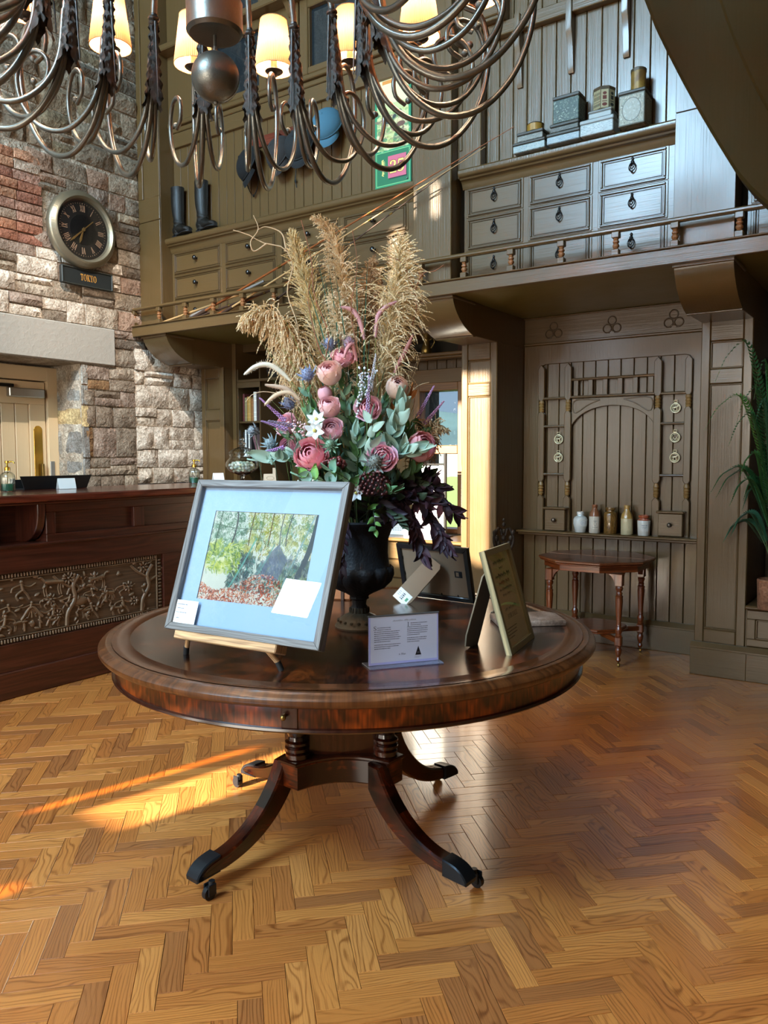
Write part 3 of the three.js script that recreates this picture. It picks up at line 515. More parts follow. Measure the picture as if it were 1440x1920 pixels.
  // shelf, small drawers
  add('shelf', box(X0 + 0.002, X1 - 0.002, 0.785, 0.803, ZB - 0.01, -5.41, { c: 0.006, g: 0 }));
  add('shelf_moulding', box(X0 + 0.002, X1 - 0.002, 0.765, 0.785, ZB - 0.01, -5.45, { c: 0.005, g: 0 }));
  for (const [a, b] of [[-2.31, -2.155], [-1.49, -1.33]]) {
    const d = add('drawer', box(a, b, 0.806, 0.96, -5.545, -5.462, { c: 0.004, g: 0 }));
    mesh('drawer_cap', box(a - 0.012, b + 0.012, 0.961, 0.978, -5.545, -5.445, { c: 0.006 }), m, d);
    mesh('knob', merge([ball(0.016, [(a + b) / 2, 0.884, -5.438], [1, 1, 0.75]), cyl(0.007, 0.009, 0.02, [(a + b) / 2, 0.884, -5.453], [PI / 2, 0, 0], 10)]), S({ color: '#6b6157', metalness: 0.8, roughness: 0.35 }), d);
  }
}
// ---- baseboards
{
  const bb = struct('baseboard_back'), f = (x0, x1, z) => { mesh('baseboard', box(x0, x1, 0, 0.165, z - 0.03, z, { c: 0.003, g: 0 }), M.paint, bb); mesh('cap_moulding', globalMould([[0, 0], [0.034, 0], [0.034, 0.01], [0.01, 0.04], [0, 0.042]], x0, x1, 0.165, z - 0.03)[0], M.paint, bb); };
  f(-2.52, -1.17, -5.525); f(-0.85, 0.49, -5.06); f(-5.235, -3.5, -5.56);
}
// ---- cupboard right of the pier, with panelled front and open bookshelf above
{
  const t = thing('low_cupboard', 'olive painted low cupboard with moulded panels below the fern', 'cupboard');
  mesh('top', box(-0.862, 0.5, 0.437, 0.46, -5.75, -5.04, { c: 0.009, g: 0 }), M.paint, t);
  mesh('carcass', box(-0.861, 0.498, 0.2, 0.436, -5.75, -5.094, { c: 0, g: 0 }), M.paint, t);
  for (let k = 0; k < 3; k++) { const a = -0.855 + k * 0.45; const d = mesh('door', merge([box(a, a + 0.44, 0.21, 0.255, -5.094, -5.078, { c: 0.004 }), box(a, a + 0.44, 0.375, 0.43, -5.094, -5.078, { c: 0.004 }), box(a, a + 0.05, 0.255, 0.375, -5.094, -5.078, { c: 0.004 }), box(a + 0.39, a + 0.44, 0.255, 0.375, -5.094, -5.078, { c: 0.004 })]), M.paint, t); mesh('panel_bead', merge([box(a + 0.05, a + 0.39, 0.255, 0.264, -5.094, -5.083, { c: 0.003 }), box(a + 0.05, a + 0.39, 0.366, 0.375, -5.094, -5.083, { c: 0.003 }), box(a + 0.05, a + 0.06, 0.255, 0.375, -5.094, -5.083, { c: 0.003 })]), M.paint, d); }
  const s = thing('recess_shelving', 'dark shelf boards in the recess behind the fern', 'shelf');
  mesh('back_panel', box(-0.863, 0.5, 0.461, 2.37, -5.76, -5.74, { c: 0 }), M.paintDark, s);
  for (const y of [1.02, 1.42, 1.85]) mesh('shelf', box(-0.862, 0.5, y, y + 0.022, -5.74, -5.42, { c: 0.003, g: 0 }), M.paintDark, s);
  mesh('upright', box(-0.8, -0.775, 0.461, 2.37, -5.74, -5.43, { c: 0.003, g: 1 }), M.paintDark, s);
}
// ---- desk with drawers under the nook window
{
  const t = thing('built_in_desk', 'olive painted fitted desk with drawers under the nook window', 'desk');
  mesh('desk_top', box(-4.35, -2.808, 0.688, 0.715, -5.74, -5.13, { c: 0.007, g: 0 }), M.paint, t);
  mesh('carcass', box(-4.33, -2.81, 0.06, 0.687, -5.74, -5.2, { c: 0 }), M.paintDark, t);
  for (let r = 0; r < 4; r++) for (let k = 0; k < 3; k++) { const x = -4.32 + k * 0.503, y = 0.1 + r * 0.147, d = mesh('drawer', box(x, x + 0.49, y, y + 0.138, -5.2, -5.178, { c: 0.007, g: 0 }), M.paint, t); mesh('knob', ball(0.014, [x + 0.245, y + 0.07, -5.166], [1, 1, 1], 10, 6), M.knobBlack, d); }
}
// ---- bookcase beside the left pier
{
  const t = thing('bookcase', 'narrow built-in bookcase beside the pier next to the stone wall', 'bookcase'), a = -5.185, b = -4.9;
  mesh('side_panel', box(a - 0.004, a + 0.012, 0, 2.14, -5.6, -5.212, { c: 0.002, g: 1 }), M.paintDark, t);
  mesh('side_panel', box(b - 0.016, b, 0, 2.14, -5.6, -5.212, { c: 0.002, g: 1 }), M.paintDark, t);
  mesh('back_panel', box(a, b, 0, 2.14, -5.62, -5.6, { c: 0 }), M.hidden, t);
  mesh('shelf_top', box(a, b + 0.3, 2.02, 2.045, -5.6, -5.205, { c: 0.004, g: 0 }), M.paintDark, t);
  mesh('head_board', box(a, b, 1.97, 2.02, -5.23, -5.205, { c: 0.003, g: 0 }), M.paintDark, t);
  for (const y of [0.3, 0.66, 1.0, 1.335, 1.672]) mesh('shelf', box(a + 0.012, b - 0.016, y - 0.018, y, -5.6, -5.22, { c: 0.003, g: 0 }), M.paintDark, t);
}
// books: spine towards the room
function book(name, label, p, w, h, d, color, tilt = 0, group) {
  const t = thing(name, label, 'book', p, 0, group); t.rotation.z = tilt;
  const c = S({ color, roughness: 0.6 });
  mesh('cover', merge([box(0, w * 0.12, 0, h, -d, 0, { c: 0.001 }), box(w * 0.88, w, 0, h, -d, 0, { c: 0.001 }), tf(cyl(w / 2, w / 2, h, [0, 0, 0], [0, 0, 0], 12), [w / 2, h / 2, -0.002], [0, 0, 0], [1, 1, 0.35])]), c, t);
  mesh('pages', box(w * 0.12, w * 0.88, 0.004, h - 0.004, -d + 0.003, -0.008, { c: 0 }), M.paper, t);
  const bm = S({ color: new THREE.Color(color).multiplyScalar(1.35), roughness: 0.5 }), bg = tf(cyl(w / 2 + 0.001, w / 2 + 0.001, 0.006, [0, 0, 0], [0, 0, 0], 12), [w / 2, 0, -0.002], [0, 0, 0], [1, 1, 0.37]);
  for (const k of [0.16, 0.3, 0.7, 0.84]) mesh('spine_band', bg, bm, t).position.y = h * k;
}
{
  const row = [['#5a201c', 'dark red', 0.022, 0.25], ['#8a7a52', 'dusty khaki', 0.026, 0.215], ['#a9803c', 'golden brown', 0.045, 0.222], ['#8a5a2c', 'russet', 0.03, 0.205], ['#d8d0c2', 'pale cream', 0.034, 0.262], ['#3b2420', 'tall dark brown', 0.05, 0.268]];
  let x = -5.165; row.forEach(([c, l, w, h]) => { book('book', `${l} book on the upper bookcase shelf beside the stone wall`, [x, 1.673, -5.26], w, h, 0.17, c, 0, 'books on the upper bookcase shelf'); x += w + 0.003; });
  x = -5.165; [['#23201e', 'black spined'], ['#e0ded8', 'white spined'], ['#1d2428', 'blue-black'], ['#cfc9bd', 'off-white'], ['#3a3230', 'grey-brown']].forEach(([c, l], i) => { book('book', `thin ${l} upright book on the middle bookcase shelf above the sweet jar`, [x, 1.336, -5.26], 0.019, 0.24 + (i % 2) * 0.02, 0.16, c, 0, 'books on the middle bookcase shelf'); x += 0.021; });
  [['#6b4448', 'maroon'], ['#8d6f6c', 'dusty pink']].forEach(([c, l], i) => book('book', `slim ${l} book leaning at the end of the middle bookcase shelf`, [-4.985 + i * 0.026, 1.336, -5.26], 0.02, 0.225, 0.16, c, 0.33, 'books on the middle bookcase shelf'));
  [['#8d6a46', 'tan', 0.03, 0.2], ['#5f4a38', 'brown', 0.03, 0.2]].forEach(([c, l, w, h], i) => book('book', `${l} old book in the dark recess between the fern and the right pier`, [-0.765 + i * 0.036, 1.043, -5.45], w, h + 0.05, 0.14, c, 0, 'books behind the fern'));
}
// ---- chest fronts of the gallery: rows of panelled drawers
function chest(label, x0, x1, cols, knob, z = -4.62) {
  const t = thing('drawer_chest', label, 'drawers');
  mesh('carcass', box(x0, x1, 2.459, 3.075, Z_UP - 0.005, z - 0.004, { c: 0 }), M.paint, t);
  const prof = new THREE.Shape(); prof.moveTo(0, 0); prof.lineTo(0.02, 0); prof.lineTo(0.03, 0.02); prof.quadraticCurveTo(0.036, 0.045, 0.06, 0.05); prof.lineTo(0.066, 0.06); prof.quadraticCurveTo(0.085, 0.062, 0.09, 0.085); prof.lineTo(0.09, 0.1); prof.lineTo(0.078, 0.112); prof.lineTo(0, 0.112); prof.closePath();
  mesh('cornice', tf(ext(prof, x1 - x0 + 0.02), [x1 + 0.01, 3.066, z - 0.02], [0, -PI / 2, 0]), M.paint, t);
  const ys = [[2.459, 2.667], [2.681, 2.873], [2.889, 3.062]];
  cols.forEach(([a, b]) => ys.forEach(([y0, y1]) => {
    const w = b - a, h = y1 - y0, d = mesh('drawer', box(a - 0.014, b + 0.014, y0 - 0.006, y1 + 0.006, z - 0.02, z, { c: 0.003, g: 0 }), M.paint, t);
    const f = [], e = 0.014, q = (i0, i1, zz, c) => { f.push(box(a + i0, b - i0, y0 + i0, y0 + i1, z - 0.004, z + zz, { c }), box(a + i0, b - i0, y1 - i1, y1 - i0, z - 0.004, z + zz, { c }), box(a + i0, a + i1, y0 + i1, y1 - i1, z - 0.004, z + zz, { c }), box(b - i1, b - i0, y0 + i1, y1 - i1, z - 0.004, z + zz, { c })); };
    q(0, e, 0.009, 0.004); q(e + 0.006, e + 0.012, 0.005, 0.002);
    mesh('drawer_moulding', merge(f), M.paintDark, d);
    const cx = (a + b) / 2, cy = (y0 + y1) / 2 + (y0 < 2.5 ? 0.005 : 0.015);
    if (knob) mesh('knob', merge([cyl(0.007, 0.01, 0.022, [cx, cy, z + 0.011], [PI / 2, 0, 0], 10), ball(0.019, [cx, cy, z + 0.03], [1, 1, 0.72], 12, 8)]), M.knobBlack, d);
    else { const g = [ball(0.01, [cx, cy + 0.026, z + 0.008], [1, 1.2, 0.6]), ball(0.007, [cx, cy + 0.046, z + 0.006], [1, 1.5, 0.5])]; for (const [rx, ry] of [[0.018, 0.026], [0.011, 0.017]]) g.push(tf(flat(new THREE.TorusGeometry(1, 0.16, 6, 16)), [cx, cy + (rx > 0.015 ? -0.002 : 0.004), z + 0.012], [-0.2, 0, 0], [rx, ry, 0.02])); g.push(ball(0.006, [cx, cy - 0.03, z + 0.012])); g.push(ball(0.005, [cx, cy + 0.006, z + 0.013])); mesh('drop_handle', merge(g), M.iron, d); }
  }));
  return t;
}
chest('olive painted chest of wide drawers with round black knobs below the riding hats', -5.337, -2.848, [[-5.305, -4.765], [-4.7, -4.168], [-4.1, -3.56], [-3.508, -2.975]], true);
chest('olive painted chest of nine drawers with black drop handles below the tins', -2.53, -1.183, [[-2.5, -2.13], [-2.07, -1.69], [-1.63, -1.256]], false);
chest('olive painted chest of drawers with drop handles by the curved brace', -0.83, 0.47, [[-0.8, -0.42], [-0.36, 0.02], [0.08, 0.44]], false);
// ---- gallery rail with turned balusters
{
  const t = thing('gallery_rail', 'low olive painted rail with turned balusters along the gallery edge', 'railing');
  mesh('handrail', box(-5.63, 2.55, 2.587, 2.612, -4.452, -4.412, { c: 0.008, g: 0 }), M.paint, t);
  const gold = S({ color: '#8a5a35', roughness: 0.4 });
  const bl = box(-0.021, 0.021, 0, 0.035, -0.02, 0.02, { c: 0.003 }), bl2 = box(-0.021, 0.021, 0.098, 0.13, -0.02, 0.02, { c: 0.003 });
  const bt = lathe([[0.012, 0.034], [0.018, 0.037], [0.012, 0.043], [0.019, 0.052], [0.019, 0.06], [0.012, 0.068], [0.018, 0.074], [0.018, 0.08], [0.012, 0.087], [0.016, 0.095], [0.013, 0.1]], 12);
  for (let k = 0; k < 25; k++) { const x = -5.61 + k * 0.3185; const b = mesh('baluster', bl, M.paint, t); b.position.set(x, 2.458, -4.432); mesh('turning', bt, gold, b); mesh('top_block', bl2, M.paint, b); }
}
// ---- reception counter
{
  const t = thing('reception_counter', 'dark mahogany reception counter with a carved relief panel in front of the stone wall', 'counter');
  const X = -4.2, m = M.mahog, zA = -5.02, zB = 0.5;
  const add = (n, g, mm = m, p = t) => mesh(n, g, mm, p);
  add('countertop', box(-4.99, -4.165, 1.098, 1.14, zA, zB, { c: 0.008, g: 2 }), M.mahogTop);
  add('top_moulding', box(-4.26, -4.178, 1.083, 1.098, zA, zB, { c: 0.006, g: 2 }));
  add('carcass', box(-4.9, -4.47, 0, 1.083, zA + 0.02, zB - 0.02, { c: 0, g: 2 }));
  // upper band: bracket, two sunk panels; open recess left of the bracket
  const zR = -2.66;
  add('upper_frame', merge([box(-4.47, X, 1.035, 1.083, zA + 0.02, zR, { c: 0.003, g: 2 }), box(-4.47, X, 0.86, 0.905, zA + 0.02, zR, { c: 0.003, g: 2 }), box(-4.47, X, 0.905, 1.035, zR - 0.06, zR, { c: 0.003, g: 1 }), box(-4.47, X, 0.905, 1.035, -3.36, -3.275, { c: 0.003, g: 1 }), box(-4.47, X, 0.905, 1.035, -3.98, -3.88, { c: 0.003, g: 1 }), box(-4.47, X, 0.905, 1.035, zA + 0.02, -4.6, { c: 0.003, g: 1 })]));
  for (const [a, b] of [[-3.275, -2.72], [-3.88, -3.36], [-4.6, -3.98]]) add('sunk_panel', box(-4.47, X - 0.024, 0.906, 1.034, a, b, { c: 0, g: 2 }));
  add('ledge', box(-4.47, X + 0.008, 0.845, 0.862, zA + 0.02, zB - 0.02, { c: 0.004, g: 2 }));
  add('knee_recess', box(-4.47, -4.42, 0.862, 1.083, zR + 0.001, zB - 0.02, { c: 0, g: 2 }));
  for (const z of [-2.45, -1.7, -0.9]) add('recess_post', box(-4.42, -4.4, 0.862, 1.083, z - 0.03, z + 0.03, { c: 0.003, g: 1 }));
  const br = new THREE.Shape(); br.moveTo(0, 0); br.lineTo(0.27, 0); br.lineTo(0.27, -0.02); br.bezierCurveTo(0.275, -0.14, 0.22, -0.22, 0.07, -0.236); br.lineTo(0, -0.236); br.closePath();
  for (const z of [-2.652, 0.02]) add('bracket', tf(ext(br, 0.05, { b: 0.004, cs: 14 }), [-4.46, 1.083, z + 0.025 - 0.025]));
  // lower front with the carved panel let in
  add('lower_frame', merge([box(-4.47, X, 0.705, 0.846, zA + 0.02, zB - 0.02, { c: 0.002, g: 2 }), box(-4.47, X, 0.15, 0.305, zA + 0.02, zB - 0.02, { c: 0.002, g: 2 }), box(-4.47, X, 0.305, 0.705, zA + 0.02, -3.505, { c: 0.002, g: 2 }), box(-4.47, X, 0.305, 0.705, -0.2, zB - 0.02, { c: 0.002, g: 2 })]));
  add('plinth', box(-4.47, X + 0.016, 0, 0.152, zA + 0.02, zB - 0.02, { c: 0.006, g: 2 }));
  // carved relief: local x runs along the counter from its far end (px right) to the near end
  const cp = add('carved_panel', box(-4.28, X - 0.022, 0.305, 0.705, -3.505, -0.2, { c: 0, g: 2 }), M.carved);
  const G = [], B = [], Hh = M.carvedHi, zF = X - 0.022;
  const pt = (s, y, o = 0) => [zF + o, y, -3.505 + s];       // s along, y up
  const bar = (pts, r) => G.push(tube(pts.map(([s, y]) => pt(s, y)), r, Math.max(6, pts.length * 4), 6));
  const blob = (s, y, rx, ry, rot = 0) => G.push(tf(ball(1, [0, 0, 0], [1, 1, 1], 9, 6), pt(s, y), [rot, 0, 0], [0.013, ry, rx]));
  seed(51);
  for (const y of [0.322, 0.688]) { for (let s = 0.05; s < 3.26; s += 0.0185) B.push(box(zF - 0.004, zF + 0.012, y - 0.012, y + 0.012, -3.505 + s, -3.505 + s + 0.0115, { c: 0.004 })); B.push(box(zF, zF + 0.01, y + (y < 0.5 ? 0.015 : -0.021), y + (y < 0.5 ? 0.021 : -0.015), -3.46, -0.22, { c: 0.002 })); }
  for (let y = 0.35; y < 0.66; y += 0.022) B.push(box(zF, zF + 0.012, y, y + 0.013, -3.495, -3.47, { c: 0.004 }));
  B.push(box(zF, zF + 0.012, 0.31, 0.7, -3.462, -3.455, { c: 0.002 }));
  const flower = (s, y, r) => { for (let k = 0; k < 8; k++) { const a = k / 8 * 2 * PI; G.push(tf(ball(1, [0, 0, 0], [1, 1, 1], 7, 5), pt(s + Math.cos(a) * r * 0.62, y + Math.sin(a) * r * 0.62), [-a + PI / 2 - PI / 2, 0, 0], [0.012, r * 0.17, r * 0.36])); } blob(s, y, r * 0.2, r * 0.2); };
  const person = (s, y, h, f) => { blob(s, y + h * 0.88, h * 0.09, h * 0.1); bar([[s, y + h * 0.8], [s + 0.01 * f, y + h * 0.45]], h * 0.085); bar([[s + 0.01 * f, y + h * 0.48], [s - 0.03 * f, y + h * 0.25], [s - 0.02 * f, y]], h * 0.06); bar([[s + 0.01 * f, y + h * 0.48], [s + 0.035 * f, y + h * 0.24], [s + 0.05 * f, y]], h * 0.06); bar([[s, y + h * 0.75], [s + 0.05 * f, y + h * 0.6], [s + 0.09 * f, y + h * 0.72]], h * 0.045); bar([[s, y + h * 0.75], [s - 0.05 * f, y + h * 0.62], [s - 0.06 * f, y + h * 0.42]], h * 0.045); };
  const beast = (s, y, l, f) => { bar([[s - l * 0.4 * f, y + l * 0.5], [s, y + l * 0.54], [s + l * 0.36 * f, y + l * 0.56]], l * 0.1); bar([[s + l * 0.36 * f, y + l * 0.58], [s + l * 0.52 * f, y + l * 0.76]], l * 0.06); blob(s + l * 0.58 * f, y + l * 0.76, l * 0.1, l * 0.055); for (const k of [-0.36, -0.26, 0.26, 0.36]) bar([[s + l * k * f, y + l * 0.5], [s + l * (k + 0.05) * f, y + l * 0.25], [s + l * k * f, y]], l * 0.035); bar([[s - l * 0.42 * f, y + l * 0.55], [s - l * 0.6 * f, y + l * 0.66], [s - l * 0.72 * f, y + l * 0.52]], l * 0.025); };
  const hut = (s, y, w) => { for (const k of [-1, 1]) bar([[s + k * w * 0.4, y], [s + k * w * 0.4, y + w * 0.6]], 0.007); bar([[s - w * 0.55, y + w * 0.55], [s, y + w * 1.1], [s + w * 0.55, y + w * 0.55]].map((q) => q), 0.009); for (let k = -2; k <= 2; k++) bar([[s, y + w * 1.05], [s + k * w * 0.22, y + w * 0.6]], 0.005); blob(s, y + w * 0.3, w * 0.14, w * 0.18); };
  const tree = (s, f) => { bar([[s, 0.345], [s - 0.01 * f, 0.42], [s - 0.06 * f, 0.5], [s - 0.05 * f, 0.58], [s - 0.09 * f, 0.64]], 0.014); bar([[s - 0.055 * f, 0.53], [s - 0.16 * f, 0.565], [s - 0.22 * f, 0.53]], 0.009); bar([[s - 0.055 * f, 0.56], [s + 0.03 * f, 0.61], [s + 0.08 * f, 0.655]], 0.009); flower(s - 0.02 * f, 0.63, 0.045); flower(s - 0.2 * f, 0.61, 0.042); flower(s + 0.1 * f, 0.52, 0.04); flower(s + 0.06 * f, 0.42, 0.036); };
  for (const o of [0, 1.55]) {
    tree(0.17 + o, 1); beast(0.5 + o, 0.535, 0.13, -1); person(0.66 + o, 0.53, 0.13, 1); beast(0.8 + o, 0.54, 0.15, 1); person(1.0 + o, 0.54, 0.12, -1); tree(1.36 + o, -1);
    for (let k = 0; k < 4; k++) person(0.32 + o + k * 0.115, 0.355 + (k % 2) * 0.06, 0.11, k % 2 ? 1 : -1);
    beast(0.42 + o, 0.45, 0.1, 1); blob(0.62 + o, 0.48, 0.05, 0.03); hut(0.94 + o, 0.36, 0.12); person(0.8 + o, 0.365, 0.13, 1); person(1.1 + o, 0.36, 0.12, 1); beast(1.2 + o, 0.5, 0.11, 1); person(1.46 + o, 0.36, 0.13, -1);
    for (let k = 0; k < 110; k++) blob(0.08 + o + rnd() * 1.46, rr(0.35, 0.665), rr(0.008, 0.024), rr(0.005, 0.011), rr(-1.4, 1.4));
    for (let k = 0; k < 9; k++) person(0.3 + o + k * 0.13 + rr(-0.02, 0.02), rr(0.44, 0.47), 0.085, k % 2 ? 1 : -1); for (let k = 0; k < 5; k++) beast(0.36 + o + k * 0.22, 0.35 + (k % 2) * 0.02, 0.085, k % 2 ? -1 : 1); tree(0.72 + o, 1);
  }
  mesh('carved_figures', merge(G), Hh, cp); mesh('carved_border', merge(B), Hh, cp);
}

// ================================================================== CHANDELIER
{
  const t = thing('chandelier', 'large bronze scrolled chandelier with many pleated cream lamp shades over the round table', 'chandelier', [-1.79, 0, -1.73], 0.601);
  const add = (n, g, m = M.bronze, p = t) => mesh(n, g, m, p);
  add('canister', lathe([[0.0, 2.6], [0.012, 2.597], [0.03, 2.602], [0.06, 2.596], [0.074, 2.598], [0.083, 2.608], [0.082, 2.66], [0.083, 2.69], [0.06, 2.71], [0.02, 2.725], [0.014, 2.74]], 40));
  add('stem', merge([cyl(0.013, 0.013, 1.1, [0, 3.25, 0]), cyl(0.005, 0.005, 0.08, [0, 2.575, 0], [0, 0, 0], 8)]));
  add('hub', lathe([[0, 3.5], [0.3, 3.5], [0.36, 3.53], [0.38, 3.57], [0.36, 3.61], [0.2, 3.64], [0.06, 3.7], [0.03, 3.8], [0, 3.8]], 48));
  add('ceiling_rod', cyl(0.014, 0.014, 2.3, [0, 4.9, 0]));
  add('sphere', merge([ball(0.071, [0, 2.478, 0], [1, 1, 1], 40, 28), tf(flat(new THREE.TorusGeometry(0.0712, 0.0008, 5, 60)), [0, 2.478, 0], [0, 0, 0.3]), ball(0.007, [0, 2.404, 0])]));
  // one arm pointing along -z (r = -z)
  const R3 = (pts, fx = 0) => pts.map(([r, y]) => V(0, y, -r));
  const rod = tube(R3([[0.35, 3.56], [0.4, 3.3], [0.455, 3.0], [0.475, 2.9], [0.5, 2.76], [0.51, 2.7]]), 0.0105, 20, 10);
  const collar = merge([tf(lathe([[0.011, -0.02], [0.016, -0.016], [0.018, -0.008], [0.014, -0.004], [0.019, 0.002], [0.019, 0.008], [0.012, 0.014], [0.011, 0.02]], 16), [0, 2.875, -0.478], [0.17, 0, 0])]);
  const mainP = [[0.497, 2.72], [0.525, 2.59], [0.59, 2.485], [0.695, 2.43], [0.81, 2.458], [0.905, 2.555], [0.96, 2.68], [0.975, 2.8], [0.95, 2.895], [0.9, 2.93], [0.845, 2.905], [0.82, 2.85], [0.838, 2.8], [0.88, 2.785]];
  const sideP = [[0, 2.76], [0.02, 2.62], [0.075, 2.53], [0.165, 2.485], [0.265, 2.51], [0.335, 2.59], [0.358, 2.68], [0.33, 2.745], [0.275, 2.76], [0.228, 2.725], [0.232, 2.665], [0.275, 2.642]];
  const main = tube(R3(mainP), (k) => 0.0108 - 0.002 * k, 72, 10), mball = ball(0.0135, [0, 2.8, -0.895]);
  const side = (s) => tf(merge([tube(R3(sideP), (k) => 0.0096 - 0.002 * k, 60, 9)]), [s * 0.008, 0, -0.497], [0, -s * 15 * D, 0]), sball = (s) => tf(ball(0.0115, [0, 2.66, -0.287]), [s * 0.008, 0, -0.497], [0, -s * 15 * D, 0]);
  // acanthus leaf wrapped round the lower rod
  const lf = [];
  seed(61);
  for (let k = 0; k < 5; k++) {                              // overlapping serrated blades
    const a0 = (k - 2) * 1.15, big = k === 2 || k % 2 === 0;
    lf.push(grid(8, 26, (u, v) => {
      const x = (u - 0.5) * 2, w = (big ? 0.027 : 0.022) * Math.pow(Math.sin(PI * clamp(0.1 + 0.88 * v, 0, 1)), 0.6) * (1 - 0.3 * Math.pow(Math.abs(((v * 7.5) % 1) - 0.5) * 2, 2)), r = 0.0125 + 0.02 * Math.pow(v, 2.2) * (big ? 1 : 0.7) + 0.005 * Math.sin(v * 7.5 * 2 * PI) * Math.abs(x) + 0.004 * x * x, a = a0 + x * w / 0.021;
      const y = 2.868 - (big ? 0.27 : 0.23) * v - 0.012 * x * x, cr = 0.478 + 0.05 * v * v * 0.4;
      return [Math.sin(a) * r, y, -cr + Math.cos(a) * r];
    }));
  }
  lf.push(tube([[0, 2.865, -0.464], [0, 2.74, -0.458], [0, 2.61, -0.452]], (q) => 0.006 * (1 - q * 0.7), 8, 6));
  const leaf = merge(lf), leafM = S({ color: '#4a4642', roughness: 0.42, metalness: 0.7, side: THREE.DoubleSide, bumpMap: T.fine, bumpScale: 0.0008 });
  const cup = tf(lathe([[0, 0], [0.01, 0], [0.012, 0.006], [0.03, 0.014], [0.037, 0.02], [0.034, 0.022], [0.014, 0.02], [0, 0.02]], 20), [0, 2.94, -0.93]);
  const candle = tf(lathe([[0, 0], [0.013, 0], [0.0115, 0.085], [0, 0.087]], 14), [0, 2.96, -0.93]);
  const bulb = tf(lathe([[0, 0], [0.008, 0.004], [0.015, 0.022], [0.012, 0.042], [0.004, 0.058], [0, 0.06]], 12), [0, 3.046, -0.93]);
  const shd = (() => { const n = 64, g = lathe([[0.0785, 2.966], [0.079, 2.97], [0.054, 3.158], [0.0535, 3.162]], n * 2, { smooth: true, mod: (a, y, r) => 1 + 0.012 * (Math.round((a / (2 * PI)) * n * 2) % 2 ? 1 : -1) }); return tf(g, [0, 0, -0.93]); })();
  const trim = merge([tf(flat(new THREE.TorusGeometry(0.0788, 0.0016, 5, 48)), [0, 2.968, -0.93], [PI / 2, 0, 0]), tf(flat(new THREE.TorusGeometry(0.054, 0.0016, 5, 48)), [0, 3.16, -0.93], [PI / 2, 0, 0]), ...[0, 1, 2].map((k) => tf(cyl(0.001, 0.001, 0.054, [0, 0.027, 0], [0, 0, 0], 5), [0, 3.158, -0.93], [PI / 2, k * 2 * PI / 3, 0]))]);
  const shadeM = PH({ color: '#da9362', transmission: 0.14, roughness: 1, thickness: 0, side: THREE.DoubleSide }), trimM = S({ color: '#c79a62', roughness: 0.7 }), bulbM = S({ color: '#fff1d8', emissive: new THREE.Color(1, 0.78, 0.48), emissiveIntensity: 14 }), candM = S({ color: '#efd9ae', roughness: 0.6 });
  const sL = side(-1), sR = side(1), bL = sball(-1), bR = sball(1);
  for (let k = 0; k < 18; k++) {
    const a = add('arm', rod); a.rotation.y = -(3.2 + 20 * k) * D; a.position.y = -0.03;
    add('collar', collar, M.bronzeDark, a); add('leaf', leaf, leafM, a);
    add('scroll', main, M.bronze, a); add('scroll', sL, M.bronze, a); add('scroll', sR, M.bronze, a);
    add('ball_tip', mball, M.bronze, a); add('ball_tip', bL, M.bronze, a); add('ball_tip', bR, M.bronze, a);
    add('drip_cup', cup, M.bronzeDark, a); add('candle_sleeve', candle, candM, a); add('bulb', bulb, bulbM, a); add('lamp_shade', shd, shadeM, a); add('shade_trim', trim, trimM, a);
    const th = (3.2 + 20 * k) * D, l = new THREE.PointLight(new THREE.Color(1, 0.81, 0.58), LAMP, 0, 2);
    l.name = 'bulb_light'; l.position.set(Math.sin(th) * 0.93, 3.042, -Math.cos(th) * 0.93); l.castShadow = true; t.add(l);
  }
}

